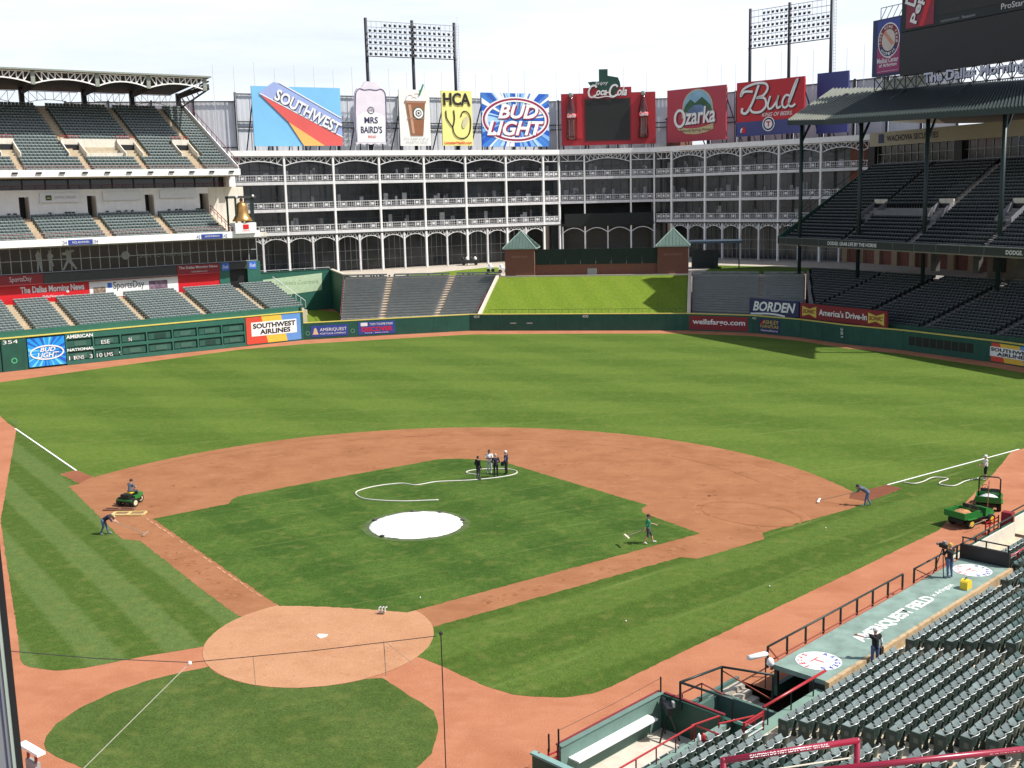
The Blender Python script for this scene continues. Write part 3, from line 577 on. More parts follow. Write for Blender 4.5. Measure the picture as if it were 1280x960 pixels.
for u in (34.4, 38.75):
    q = p.rect('panel', u, u+1.2, 10.0, 11.1, M('bright_blue', (0, 0, 0)), dw, .04); p.text('Snak', u+.1, u+1.1, 10.3, 10.85, signwhite, dw, .06, shear=.3)

gb = thing('restaurant_windows', 'band of black glass restaurant windows in a thin grey grid above the red band', 'windows', LF.P(20, 13, 11.2))
k0, k1, pw = -12, 40.4, 1.3
n_ = int((k1-k0)/pw); pw = (k1-k0)/n_
gridm = M('grey_window_frame', (.36, .37, .37), .5, .05)
pm = [MB().box(W, 0, pw-.1, 0, .05, 0, 1.55).mesh('pane', glass)]
ang = math.atan2(LF.s.y, LF.s.x)
for i in range(n_):
    for z in (11.3, 12.98):
        o = link('pane', pm[0], gb, True); o.location = LF.P(k0+i*pw+.05, 13.05, z)-gb.location; o.rotation_euler = (0, 0, ang)
for i in range(n_+1): MB().box(LF, k0+i*pw-.05, k0+i*pw+.05, 12.98, 13.12, 11.2, 14.6).build('mullion', gridm, gb)
for z in (11.2, 12.87, 14.55): MB().box(LF, k0, k1, 12.97, 13.1, z, z+.1).build('transom', gridm, gb)
MB().box(LF, -14, 40.5, 13.3, 13.5, 11, 14.7).build('back_wall', black, gb)
p = Pl(LF, 12.97); ghost = M('window_print_grey', (.3, .31, .31), .6, .25, 3.)
def fig(u, v, h, pts): p.plate('window_print', [(u+a*h, v+b*h) for a, b in pts], ghost, gb, .02, .01)
fig(8.6, 11.4, 3.0, [(-.1, 0), (-.04, 0), (0, .38), (.06, .0), (.13, 0), (.1, .45), (.12, .8), (.05, .86), (.05, .95), (-.05, .95), (-.05, .86), (-.13, .78), (-.08, .45)])
fig(10.1, 11.4, 3.0, [(-.08, 0), (0, 0), (.02, .38), (.1, .2), (.15, .22), (.08, .5), (.16, .7), (.08, .8), (.04, .92), (-.04, .92), (-.05, .82), (-.12, .7), (-.07, .45)])
fig(12.5, 11.4, 3.0, [(-.3, .02), (-.22, .0), (0, .36), (.3, .0), (.38, .04), (.1, .5), (.08, .75), (.3, .85), (.26, .93), (.03, .88), (0, .97), (-.08, .92), (-.12, .82), (-.28, .8), (-.26, .7), (-.08, .68), (-.08, .45)])
p.ell('window_print', 20.4, 13.0, .6, .6, ghost, gb, .02, .01)
p.text('OPEN TO THE PUBLIC', 22.0, 30.0, 12.55, 13.05, ghost, gb, .03); p.text('KFAN', 18.2, 19.6, 12.7, 12.95, ghost, gb, .03)

# second tier
ct = thing('club_deck', 'second tier of green seats above the black restaurant windows', 'grandstand', LF.P(20, 9, 15))
MB().box(LF, -14, 39.3, 9.0, 9.25, 14.9, 15.85).build('fascia', white, ct); MB().box(LF, -14, 40.5, 9.25, 18.4, 14.75, 14.95).build('soffit', conc_g, ct)
T = dict(n0=9.3, z0=15.15, tread=.9, rise=.385, rows=9)
terrace(LF, -14, 35.2, T['n0'], T['z0'], T['tread'], T['rise'], T['rows'], 'terrace', conc, ct, base=15.0)
al = [-.2, 8.6, 17.75, 26.4]; ed = [-14]+al+[34.6]
blk = [(ed[i]+(.55 if i else 0), ed[i+1]-.55 if i < len(al) else ed[i+1]) for i in range(len(ed)-1)]
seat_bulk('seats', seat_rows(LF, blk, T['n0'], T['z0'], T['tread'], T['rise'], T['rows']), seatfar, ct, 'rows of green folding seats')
for a in al+[34.9]: aisle_steps(LF, a, 1.0 if a < 34 else .5, T['n0'], T['z0'], T['tread'], T['rise'], T['rows'], tanst, ct)
rail_run(LF, -14, 35.2, 9.12, 15.85, .75, M('rosy_rail', (.5, .3, .28), .6), ct, 'front_railing', 1.2, .025)
mb = MB(); 
for i in range(7): z = 15.4+i*.55; mb.bar(LF.P(35.25, 9.5+i*1.3, z), LF.P(35.25, 9.5+i*1.3, z+1.0), .06)
mb.bar(LF.P(35.25, 9.5, 16.4), LF.P(35.25, 17.3, 19.7), .07); mb.bar(LF.P(35.25, 9.5, 15.95), LF.P(35.25, 17.3, 19.25), .05); mb.build('stair_railing', redp, ct)
MB().box(LF, 35.3, 40.5, 9.3, 18.3, 14.95, 15.5).build('landing', cream, ct)
for u, s in ((11.6, 'NOLAN RYAN'), (30.2, 'JACKIE ROBINSON')):
    sg = thing('retired_number_sign', 'small blue name sign on the second tier fascia, '+('left one' if u < 20 else 'right one'), 'sign', LF.P(u, 8.95, 15)); p = Pl(LF, 9.0)
    p.rect('panel', u, u+3.2, 14.95, 15.6, blue, sg, .05); p.text(s, u+.5, u+2.7, 15.12, 15.42, signwhite, sg, .08)
    p.rect('number_plate', u-.8, u-.1, 14.95, 15.6, signwhite, sg, .05); p.rect('number_plate', u+3.3, u+4.0, 14.95, 15.6, signwhite, sg, .05); p.text('34' if u < 20 else '42', u-.7, u-.2, 15.05, 15.5, blue, sg, .08); p.text('34' if u < 20 else '42', u+3.4, u+3.9, 15.05, 15.5, blue, sg, .08)
# white wall behind the second tier with doorways
wl = thing('club_wall', 'white wall with dark doorways behind the second tier seats', 'wall', LF.P(20, 18, 18.6))
doors = [(-.9, .55), (8.0, 9.35), (17.2, 18.5), (25.55, 26.9), (33.9, 35.3)]
x = -14
for a, b in doors+[(41.0, 41.0)]:
    MB().box(LF, x, a, 17.9, 18.3, 15.0, 22.4).build('wall_panel', cream if x > 35 else white, wl)
    if b > a:
        MB().box(LF, a, b, 17.92, 18.28, 21.5, 22.4).build('lintel', white, wl); MB().box(LF, a, b, 20.3, 20.4, 18, 21.5).build('passage', black, wl)
        MB().box(LF, a-.1, a, 18.3, 20.3, 18, 21.5).build('jamb', cream, wl); MB().box(LF, b, b+.1, 18.3, 20.3, 18, 21.5).build('jamb', cream, wl); MB().box(LF, a, b, 18.0, 20.3, 18.4, 18.5).build('sill', conc, wl)
    x = b
for u0, u1, v0, v1, lab, tx in ((10.7, 16.1, 20.65, 21.95, 'white sign board with green and yellow emblem on the club wall', 'JOHN DEERE'), (19.4, 24.8, 20.75, 22.0, 'blank white sign board on the club wall, middle one', ''), (27.7, 33.3, 20.9, 22.08, 'blank white sign board on the club wall nearest the bell', '')):
    sg = thing('sign_board', lab, 'sign', LF.P(u0, 17.7, v0)); MB().box(LF, u0, u1, 17.45, 17.9, v0, v1).build('panel', M('board_white', (.72, .73, .75), .5, .05), sg); p = Pl(LF, 17.45)
    if tx:
        p.rect('emblem', u0+.75, u0+1.55, v0+.3, v0+1.0, dkgreen, sg, .03); p.plate('deer_mark', [(u0+.85, v0+.5), (u0+1.1, v0+.75), (u0+1.4, v0+.55), (u0+1.45, v0+.45), (u0+1.1, v0+.6)], yellow, sg, .05); p.text(tx, u0+1.9, u1-.5, v0+.4, v0+.85, M('grey_lettering', (.35, .37, .42), .6), sg, .03)
# loose seats on the platform in front of the wall
mb = MB(); rd = random.Random(2)
for a, b in ((.8, 7.6), (9.6, 17), (18.8, 25.2), (27.2, 33.6)):
    for i in range(5):
        s = rd.uniform(a, b); mb.box(LF, s-.2, s+.2, 17.5, 17.6, 18.6, 19.3); mb.box(LF, s-.2, s+.2, 17.2, 17.5, 18.9, 19.0)
mb.build('loose_chairs', signblack, wl, kind='stuff')
su = thing('suite_level', 'dark recessed suite windows under the upper deck', 'windows', LF.P(20, 18, 22.4))
MB().box(LF, -14, 38.2, 18.6, 18.9, 22.4, 24.3).build('glazing', glass, su)
for i in range(17): MB().box(LF, -13+i*3.1, -12.85+i*3.1, 18.45, 18.6, 22.4, 24.25).build('mullion', M('charcoal_panel', (0, 0, 0)), su)
MB().box(LF, 38.2, 39.2, 16.5, 18.9, 22.4, 24.3).build('end_pier', white, su)
rail_run(LF, -14, 38.2, 17.95, 22.4, .6, M('maroon_rail', (.2, .04, .06), .5), su, 'railing', 3, .03)
# upper deck
ud = thing('upper_deck', 'steep upper deck of green seats under the trussed roof in left field', 'grandstand', LF.P(20, 13, 24))
MB().box(LF, -14, 38.6, 13.0, 13.3, 24.05, 25.0).build('fascia', white, ud); MB().box(LF, -14, 38.6, 13.3, 19, 24.05, 24.2).build('soffit', conc_g, ud)
T = dict(n0=13.35, z0=24.35, tread=.855, rise=.452, rows=24)
terrace(LF, -14, 38.4, T['n0'], T['z0'], T['tread'], T['rise'], T['rows'], 'terrace', conc, ud, drop=.5)
al_lo = [-1.3, 7.85, 16.8, 24.8, 33.1]; al_up = [-2.5, 4.9, 16.1, 26.4, 34.4]
vom = [(s-.3, 17.6, 21.6) for s in al_lo]
def skip(s, n, k):
    if n < 18: return min(abs(s-a) for a in al_lo) < .6
    for c, a, b in vom:
        if abs(s-c) < 1.45 and a-.3 < n < b+.2: return True
    if 17.6 < s < 23.3 and 18.0 < n < 21.8: return True
    return min(abs(s-a) for a in al_up) < .6
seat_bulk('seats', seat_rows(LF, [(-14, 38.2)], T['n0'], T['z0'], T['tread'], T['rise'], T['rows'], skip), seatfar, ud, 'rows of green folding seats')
for a in al_lo: aisle_steps(LF, a, 1.0, T['n0'], T['z0'], T['tread'], T['rise'], 6, tanst, ud)
for a in al_up:
    n0 = T['n0']+6*T['tread']; aisle_steps(LF, a, 1.0, n0, T['z0']+6*T['rise'], T['tread'], T['rise'], 18, tanst, ud)
for c, a, b in vom:
    z0 = 26.6; zt = 29.0
    for sx in (-1.3, 1.15): MB().prism([LF.P(c+sx, a, z0), LF.P(c+sx, b, z0), LF.P(c+sx, b, zt+.5), LF.P(c+sx, a+1.2, z0+1.4), LF.P(c+sx, a, z0+.9)], LF.s*.15).build('vomitory_wall', cream, ud)
    MB().box(LF, c-1.3, c+1.3, b-.5, b-.2, zt-.3, zt+.6).build('vomitory_lintel', cream, ud); MB().box(LF, c-1.14, c+1.14, b-.6, b-.52, z0, zt-.2).build('vomitory_opening', black, ud)
    rail_run(LF, c-1.3, c+1.3, b-.1, zt+.6, .5, redp, ud, 'vomitory_railing', .6, .03)
MB().box(LF, 17.6, 23.2, 18.3, 18.5, 26.3, 27.5).build('platform_wall', cream, ud); MB().box(LF, 17.6, 23.2, 18.5, 21.4, 27.0, 27.2).build('platform', cream, ud); MB().box(LF, 17.6, 23.2, 21.4, 21.6, 27.0, 29.6).build('platform_back', cream, ud)
mb = MB()
for i in range(9): mb.box(LF, 18.3+i*.5, 18.7+i*.5, 20.6, 20.7, 27.2, 28.0)
mb.build('platform_chairs', signblack, ud, kind='stuff')
rail_run(LF, -14, 38.4, 13.1, 25.0, .55, M('rosy_rail', (0, 0, 0)), ud, 'front_railing', 1.2, .025)
for i in range(17): MB().box(LF, -12+i*3.05, -11.3+i*3.05, 12.8, 13.0, 24.5, 24.7).build('fascia_lamp', black, ud)
sl_ = (T['rise']/T['tread'])
MB().prism([LF.P(38.4, 13.3, 24.0), LF.P(38.4, 34, 24.0+20.7*sl_), LF.P(38.4, 34, 25.2+20.7*sl_), LF.P(38.4, 13.3, 25.3)], LF.s*.15).build('end_wall', white, ud)
mb = MB(); mb.bar(LF.P(38.5, 13.5, 26.2), LF.P(38.5, 34, 26.2+20.5*sl_), .07)
for i in range(12): n = 14+i*1.75; mb.bar(LF.P(38.5, n, 25.2+(n-13.5)*sl_), LF.P(38.5, n, 26.2+(n-13.5)*sl_), .05)
mb.build('end_railing', M('maroon_rail', (0, 0, 0)), ud)
# roof
rf = thing('grandstand_roof', 'white trussed canopy roof over the left field upper deck', 'roof', LF.P(20, 27, 38))
MB().hexa([LF.P(-14, 19.6, 38.78), LF.P(37.6, 19.6, 38.78), LF.P(37.6, 36.5, 37.6), LF.P(-14, 36.5, 37.6), LF.P(-14, 19.6, 38.95), LF.P(37.6, 19.6, 38.95), LF.P(37.6, 36.5, 38.0), LF.P(-14, 36.5, 38.0)]).build('roof_slab', M('dark_roof_deck', (.05, .05, .055), .7, .2, 1.), rf)
MB().box(LF, -14, 37.7, 19.4, 19.58, 38.78, 39.02).build('gutter', M('grey_gutter', (.25, .28, .24), .5), rf)
def truss(fr, s0, s1, n, zt, zend, zmid, k, w, mat, parent, name='truss', top=True, wd=None):
    mb = MB(); pts = []; wd = wd or w*.8
    for i in range(k+1):
        t = i/k; pts.append((s0+(s1-s0)*t, zend+(zmid-zend)*(1-(2*t-1)**2)))
    for i in range(k): mb.bar(fr.P(pts[i][0], n, pts[i][1]), fr.P(pts[i+1][0], n, pts[i+1][1]), w, w*1.2)
    if top: mb.bar(fr.P(s0, n, zt), fr.P(s1, n, zt), w, w*1.2)
    for i in range(1, k): mb.bar(fr.P(pts[i][0], n, pts[i][1]), fr.P(pts[i][0], n, zt), wd)
    for i in range(k):
        if i < k/2: a, b = (pts[i][0], zt), (pts[i+1][0], pts[i+1][1])
        else: a, b = (pts[i][0], pts[i][1]), (pts[i+1][0], zt)
        if abs(i-(k-1)/2) < .6 and k % 2: continue
        mb.bar(fr.P(a[0], n, a[1]), fr.P(b[0], n, b[1]), wd)
    return mb.build(name, mat, parent)
tc_ = [-5.2, 3.2, 11.9, 20.7, 28.15, 36.8]
for i in range(len(tc_)-1): truss(LF, tc_[i]+.3, tc_[i+1]-.3, 20.0, 38.68, 37.1, 37.75, 9, .15, white, rf, 'front_truss')
for s in tc_: MB().box(LF, s-.28, s+.28, 19.85, 20.15, 36.9, 38.76).build('truss_post', M('grey_gutter', (0, 0, 0)), rf)
bc_ = [-3.2, 5.0, 13.8, 22.96, 30.4, 38.0]
for s in bc_:
    MB().box(LF, s-.35, s+.35, 33.9, 34.5, 34.5, 37.7).build('rear_column', black, rf)
    mb = MB(); mb.bar(LF.P(s, 34, 37.1), LF.P(s-.6, 20.2, 37.6), .35, .6); mb.build('rafter', M('dark_roof_deck', (0, 0, 0)), rf)
for i in range(len(bc_)-1): truss(LF, bc_[i]+.3, bc_[i+1]-.3, 36.2, 37.5, 35.5, 36.3, 7, .07, M('grey_gutter', (0, 0, 0)), rf, 'rear_truss')
mb = MB(); mb.bar(LF.P(37.5, 20.2, 37.2), LF.P(38.2, 33.8, 35.4), .2); mb.bar(LF.P(37.5, 20.2, 38.3), LF.P(38.2, 34, 37.6), .2)
for i in range(6): t = i/6; a = LF.P(37.5, 20.2, 37.2).lerp(LF.P(38.2, 33.8, 35.4), t); b = LF.P(37.5, 20.2, 38.3).lerp(LF.P(38.2, 34, 37.6), min(1, t+.16)); mb.bar(a, b, .12)
mb.build('gable_truss', black, rf)
MB().box(LF, -14, 38.2, 34.2, 34.5, 33, 35.2).build('rear_parapet', white, rf)
# big bell
be = thing('bell_stand', 'dark steel frame on a white base beside the second tier', 'frame', LF.P(37, 9, 15.5))
MB().box(LF, 35.3, 38.6, 8.6, 10.4, 15.5, 17.05).build('base', signwhite, be)
for s in (35.0, 35.9, 38.3, 39.0): MB().box(LF, s-.12, s+.12, 9.3 if s in (35.9, 38.3) else 10.2, 9.5 if s in (35.9, 38.3) else 10.4, 17.05 if 35.3 < s < 38.6 else 15.5, 20.6).build('post', steel, be)
MB().box(LF, 34.8, 39.2, 9.3, 10.5, 20.6, 20.95).build('crossbeam', M('charcoal_panel', (0, 0, 0)), be)
p = Pl(LF, 8.6); p.rect('emblem', 36.5, 37.4, 16.1, 16.8, redsign, be, .03); p.text('Liberty', 36.4, 37.6, 15.75, 16.0, redsign, be, .03)
for s, z in ((36.0, 20.8), (38.6, 20.9)): MB().lathe([(.02, -.2), (.17, -.1), (.2, .05), (.1, .2)], LF.P(s, 9.2, z), 10).build('lamp', signwhite, be, smooth=True)
bellm = M('bronze', (.55, .3, .1), .32, .12, 2., metal=.75)
bo = thing('bell', 'large bronze bell hanging in a dark frame beside the second tier', 'bell', LF.P(37, 9.6, 17.2))
MB().lathe([(1.42, 0), (1.46, .12), (1.25, .45), (1.0, .9), (.87, 1.5), (.82, 2.1), (.74, 2.45), (.55, 2.7), (.2, 2.85), (.14, 3.0)], LF.P(37, 9.8, 17.25), 28).build('body', bellm, bo, smooth=True)
MB().lathe([(.1, 0), (.26, .12), (.26, .3), (.12, .45)], LF.P(37, 9.8, 20.15), 12).build('crown', M('rust_iron', (.3, .12, .08), .6), bo, smooth=True)
MB().lathe([(.05, 0), (.2, .1), (.2, .3), (.06, .5)], LF.P(37, 9.8, 17.0), 10).build('clapper', black, bo, smooth=True)

# ------------------------------------------------------------------ office building round centre field
OL = Fr((-64.3, 142.5), (.78015, .62559)); OC = Fr((-11.3, 185.0), (.98974, .14285)); OR = Fr((8.1, 187.8), (.80156, -.59792))
ob = thing('office_building', 'white steel framed office building of three balcony storeys over a tall arcade', 'building', (0, 186, 7))
wallm = M('dark_facade', (.03, .032, .032), .7, .3, .6)
FL = (13.85, 18.0, 22.9)              # undersides of the three balcony beams
ROOF = 28.95
ruf = M('truss_white', (.66, .66, .67), .5, .1, 1., stain=.15)
frostm = M('pale_blind', (.22, .23, .24), .6, .3, 1., each=.6)
def rail_mesh(Ln):
    mb = MB(); mb.box(W, 0, Ln, -.06, .06, 1.12, 1.22); mb.box(W, 0, Ln, -.03, .03, .62, .67); mb.box(W, 0, Ln, -.03, .03, .2, .26)
    k = max(2, int(Ln/.42))
    for i in range(k+1): x = Ln*i/k; mb.box(W, x-.022, x+.022, -.022, .022, .26, 1.12)
    for i in range(3):
        x = Ln*(i+.5)/3; mb.box(W, x-.55, x-.45, -.04, .04, .2, 1.12); mb.box(W, x+.45, x+.55, -.04, .04, .2, 1.12); mb.box(W, x-.25, x+.25, -.04, .04, .45, .9)
    return mb.v, mb.f
def put(fr, s, n, z, v, f, name, mat, parent):
    mb = MB(); mb.v = [tuple(fr.P(s+x, n+y, z+zz)) for x, y, zz in v]; mb.f = list(f); return mb.build(name, mat, parent)
def bay(fr, s0, s1, arcade=True, deep=2.6, zg=6.6, rd=random.Random(9), storeys=(0, 1, 2), kk=8, arch=True):
    w = s1-s0
    truss(fr, s0+.2, s1-.2, .1, 27.85, 26.3 if arch else 26.6, 27.1 if arch else 26.6, kk, .13, ruf, ob, 'roof_truss')
    for j in storeys:
        z = FL[j]
        MB().box(fr, s0+.17, s1-.17, -.1, deep, z, z+.52).build('balcony_beam', ruf, ob)
        v, f = rail_mesh(w-.4); put(fr, s0+.2, 0, z+.5, v, f, 'railing', ruf, ob)
        zt = FL[j+1] if j < 2 else 27.9
        MB().box(fr, s0, s1, deep, deep+.1, z+.5, zt).build('glazing', glass2, ob)
        mb = MB()
        for i in range(1, 5): x = s0+w*i/5; mb.box(fr, x-.05, x+.05, deep-.06, deep, z+.5, zt-.4)
        mb.box(fr, s0, s1, deep-.05, deep, z+2.6, z+2.68); mb.build('mullions', M('charcoal_panel', (0, 0, 0)), ob)
        for q in range(rd.randint(2, 7)):
            x = s0+rd.uniform(.5, w-1.5); MB().box(fr, x, x+rd.uniform(.4, 1.1), deep-.09, deep-.062, z+.6+rd.uniform(0, .3), z+rd.uniform(1.6, 3.2)).build('blind', frostm, ob)
    if arcade:
        for a, b in ((s0, (s0+s1)/2), ((s0+s1)/2, s1)):
            zt = 13.8; mb = MB(); k = 10; pts = []
            for i in range(k+1): t = i/k; pts.append((a+(b-a)*t, 12.25+.95*(1-abs(2*t-1)**2.2)))
            for i in range(k): mb.bar(fr.P(pts[i][0], .1, pts[i][1]), fr.P(pts[i+1][0], .1, pts[i+1][1]), .13)
            for i in range(k):
                if i % 2: mb.bar(fr.P(pts[i][0], .1, pts[i][1]), fr.P(pts[i+1][0], .1, zt), .12)
                else: mb.bar(fr.P(pts[i][0], .1, zt), fr.P(pts[i+1][0], .1, pts[i+1][1]), .12)
            mb.build('arcade_truss', ruf, ob)
        sm = (s0+s1)/2; MB().box(fr, sm-.16, sm+.16, -.05, .27, zg, 13.8).build('arcade_post', ruf, ob)
        MB().box(fr, s0, s1, 5.0, 5.1, zg, 13.85).build('arcade_glazing', glass2, ob)
        mb = MB()
        for i in range(1, 8): x = s0+w*i/8; mb.box(fr, x-.05, x+.05, 4.93, 5.0, zg, 13.8)
        for z in (8.4, 10.2): mb.box(fr, s0, s1, 4.94, 5.0, z, z+.08)
        mb.build('arcade_mullions', frostm, ob)
    MB().box(fr, s0, s1, -.15, 5.2, 13.6, 13.84).build('arcade_soffit', wallm, ob)
def column(fr, s, zg=6.6, w=.36): MB().box(fr, s-w/2, s+w/2, -.12, .3, zg, 28.0).build('column', white, ob)
cl = [.3, 9.8, 19.1, 28.2, 37.45, 46.4, 55.45, 64.15, 67.95]
for i in range(7): bay(OL, cl[i], cl[i+1])
bay(OL, cl[7], cl[8], False, kk=3, arch=False)
for s in cl: column(OL, s)
cc = [.15, 5.2, 14.7, 19.5]
bay(OC, cc[0], cc[1], False, kk=3, storeys=(1, 2), arch=False); bay(OC, cc[1], cc[2], False, kk=10, storeys=(1, 2)); bay(OC, cc[2], cc[3], False, kk=3, storeys=(1, 2), arch=False)
for s in cc[1:]: column(OC, s, w=.3)
MB().box(OC, 1.0, 19.2, -.25, .1, 13.3, 15.9).build('batters_eye_panel', M('batters_eye_black', (.018, .022, .02), .8), ob)
for a, b in ((.6, 5.2), (5.2, 9.9), (9.9, 14.7), (14.7, 19.4)):
    mb = MB(); k = 8
    for i in range(k): t, u = i/k, (i+1)/k; mb.bar(OC.P(a+(b-a)*t, 0, 12.0+1.0*(1-(2*t-1)**2)), OC.P(a+(b-a)*u, 0, 12.0+1.0*(1-(2*u-1)**2)), .16)
    mb.build('arcade_arch', ruf, ob); MB().box(OC, a-.13, a+.13, -.1, .2, 6.6, 13.3).build('arcade_post', ruf, ob)
MB().box(OC, 0, 19.6, 5, 5.1, 6.6, 13.8).build('arcade_wall', M('arcade_grey_wall', (.09, .085, .075), .8), ob)
cr = [4.35, 12.65, 21.0, 29.5, 38.3, 46.3, 54.8]
bay(OR, .3, cr[0], False, kk=3, arch=False)
for i in range(6): bay(OR, cr[i], cr[i+1], zg=5.0)
for s in cr: column(OR, s, 4.9)
for fr, a, b in ((OL, -.3, 68.0), (OC, 0, 19.6), (OR, 0, 56)):
    MB().box(fr, a, b, -.35, .6, 28.0, ROOF).build('roof_beam', white, ob); MB().box(fr, a, b, .6, 14, 28.3, 28.8).build('roof_slab', conc_g, ob); MB().box(fr, a, b, 6.2, 14, 5.0, 28.2).build('core', wallm, ob)
    for z in FL: MB().box(fr, a, b, 2.75, 6.2, z+.05, z+.45).build('floor_slab', wallm, ob)
for a, b in ((OL.P(67.9, 2.62, 0), OC.P(.05, 2.62, 0)), (OC.P(19.55, 2.62, 0), OR.P(.25, 2.62, 0))):
    f = Fr(a, b-a); MB().box(f, -.4, (b-a).length+.4, .05, 9, 6.6, 28.2).build('corner_core', glass2, ob)
    for z in FL[1:]: MB().box(f, -.1, (b-a).length+.1, -2.4, .04, z+.02, z+.5).build('corner_balcony', ruf, ob)
# plaza and bullpen
plz = M('plaza_paving', (.46, .41, .34), .9, .12, .7)
sheet('plaza', [(-40.5, 139.5), (-16, 141.5), (-16, 136.2), (34, 136), (60, 118), (75, 150), (20, 200), (-60, 170), (-50.5, 152.5)], 6.6, plz, 'pale paved plaza in front of the office building')
sheet('plaza_lawn', [(-34, 143.5), (-17.5, 142.6), (-17.5, 160), (-22, 163)], 6.62, g_hill, 'strip of lawn on the plaza behind the bleachers')
sheet('plaza_lawn', [(17.5, 138.5), (34, 136), (42, 146), (20, 160)], 6.615, g_out, 'shaded lawn strip behind the right hand bleachers')
sheet('bullpen_grass', [(-38.6, 109), (-33, 113.5), (-43, 142), (-53, 150.5), (-63, 141), (-50, 119)], .02, g_hill, 'bullpen grass behind the low left centre wall')
bw = thing('bullpen_wall', 'tall dark green retaining wall at the back of the bullpen', 'wall', OL.P(10, -1, 0))
MB().box(OL, -8, 17.2, -1.2, -.7, 0, 7.3).build('wall', midgreen, bw); MB().box(OL, -8, 17.2, -1.25, -.6, 7.3, 7.45).build('coping', dkgreen, bw)
cs = thing('courtyard_sign', 'pale green courtyard sign on the bullpen wall', 'sign', OL.P(10, -1.3, 5)); p = Pl(OL, -1.2)
p.plate('panel', [(4.2, 6.1), (15.4, 6.75), (15.2, 3.6), (6.6, 3.0), (4.4, 4.2)], M('pale_green_sign', (.48, .62, .42), .6), cs, .05); p.text("Children's Courtyard", 6.6, 14.6, 4.7, 5.7, M('faded_green', (.3, .42, .28), .6), cs, .07, shear=.1)
rwl = Fr((-50.1, 152.6), (6.9, -13.9)); MB().box(rwl, 0, 15.6, -.25, .25, 0, 7.2).build('side_wall', wallgreen, bw); MB().box(rwl, 0, 15.6, -.3, .3, 7.2, 7.4).build('coping', M('pale_coping', (.6, .54, .45), .85), bw)
rail_run(OL, -2, 17.2, -.4, 6.6, 1.1, white, bw, 'railing', 2.4, .03)

# ------------------------------------------------------------------ billboards on the office roof
frm = M('billboard_steel', (.03, .032, .04), .5, .1, 2.)
def bframe(fr, s0, s1, z0, z1, parent, n=2.4):
    mb = MB(); k = max(1, int((s1-s0)/4))
    for i in range(k+1):
        s = s0+.3+(s1-s0-.6)*i/k; mb.bar(fr.P(s, n+.3, 28.8), fr.P(s, n+.3, z1-.4), .22); mb.bar(fr.P(s, n+.3, z1-2.5), fr.P(s, n+6, 28.8), .18)
    for z in (z0+1, (z0+z1)/2, z1-1): mb.bar(fr.P(s0+.2, n+.25, z), fr.P(s1-.2, n+.25, z), .15)
    mb.build('support_frame', frm, parent)
def cats(fr, s0, s1):
    t = thing('rooftop_catwalk', 'x', 'frame', fr.P(s0, 8, 29)); return t
# airline
p = Pl(OL, 2)
b = thing('billboard', 'sky blue airline billboard with red and orange tail and white name', 'billboard', OL.P(13, 2, 29.8)); bframe(OL, 5.2, 21.9, 29.9, 40.3, b)
MB().box(OL, 5.2, 21.9, 2.0, 2.35, 29.85, 40.35).build('panel', M('sky_blue', (.2, .5, .78), .5, .05, .3), b)
p.plate('tail_fin', [(6.6, 39.3), (9.3, 41.1), (10.6, 40.9), (21.9, 34.9), (21.9, 31.4), (6.9, 38.6)], M('periwinkle', (.33, .42, .72), .5, .05, .3), b, .12, .1)
p.plate('red_stripe', [(6.7, 38.9), (21.9, 31.4), (21.9, 29.9), (18.4, 29.9), (11.7, 34.1)], M('coral_red', (.68, .11, .1), .5, .05, .3), b, .16, .05)
p.plate('orange_stripe', [(11.7, 34.1), (18.4, 29.9), (14.4, 29.9)], M('orange', (.85, .45, .13), .5, .05, .3), b, .16, .05)
p.stroke('white_edge', [(6.6, 39.1), (21.9, 31.5)], .18, signwhite, b, .2, 1); p.stroke('white_edge', [(10.4, 41.0), (21.9, 34.9)], .18, signwhite, b, .2, 1)
for dx, dy, mt in ((.12, -.14, navy), (0, 0, signwhite)): text('SOUTHWEST', p.pt(9.1+dx, 38.1+dy, .24+(.02 if dx == 0 else 0)), OL.s, Vector((0, 0, 1)), 13.4, 2.15, mt, b, rot=R(-27.5), bold=.03)
# bread loaf
b = thing('billboard', 'billboard shaped like a wrapped loaf of bread in pale lilac', 'billboard', OL.P(28, 2, 29.8)); bframe(OL, 25.4, 30.6, 30, 40.3, b)
lil = M('pale_lilac', (.72, .67, .74), .45, .08, .6); pts = [(24.6, 30.3)]
for i in range(9): pts.append((24.6+i*.74, 30.1+.22*(i % 2)))
pts += [(30.7, 31), (30.9, 34), (30.95, 38), (31.0, 39.6), (30.5, 40.4), (29.6, 40.7), (29.2, 41.6), (27.0, 41.7), (26.2, 40.7), (25.3, 40.4), (24.8, 39.6), (24.7, 38), (24.5, 34)]
p.plate('wrapper', pts, lil, b, .15, .5); p.plate('label_panel', [(24.9, 30.5), (30.5, 30.5), (30.6, 35.2), (29.3, 35.9), (27.8, 36.2), (26.2, 35.9), (24.9, 35.2)], signwhite, b, .2)
p.stroke('outline', [(24.7, 30.6), (24.6, 34), (24.8, 38), (25.0, 39.6), (25.7, 40.3), (26.6, 40.1), (27.8, 40.2), (29, 40.1), (30.1, 40.3), (30.8, 39.6), (30.9, 38), (30.8, 34), (30.6, 30.6)], .16, M('deep_purple', (.08, .05, .14), .5), b, .2)
p.text('MRS', 26.4, 29.1, 34.0, 35.2, navy, b, .24, bold=.02); p.text("BAIRD'S", 25.6, 29.9, 32.2, 33.5, navy, b, .24, bold=.02); p.text('BREAD', 27.0, 28.6, 31.3, 31.8, redsign, b, .24)
p.stroke('round_emblem', [(27.8+.6*math.cos(a), 36.4+.6*math.sin(a)) for a in [i*math.pi/4 for i in range(8)]], .14, navy, b, .24, 3, True); p.text('MB', 27.5, 28.1, 36.2, 36.6, navy, b, .24)
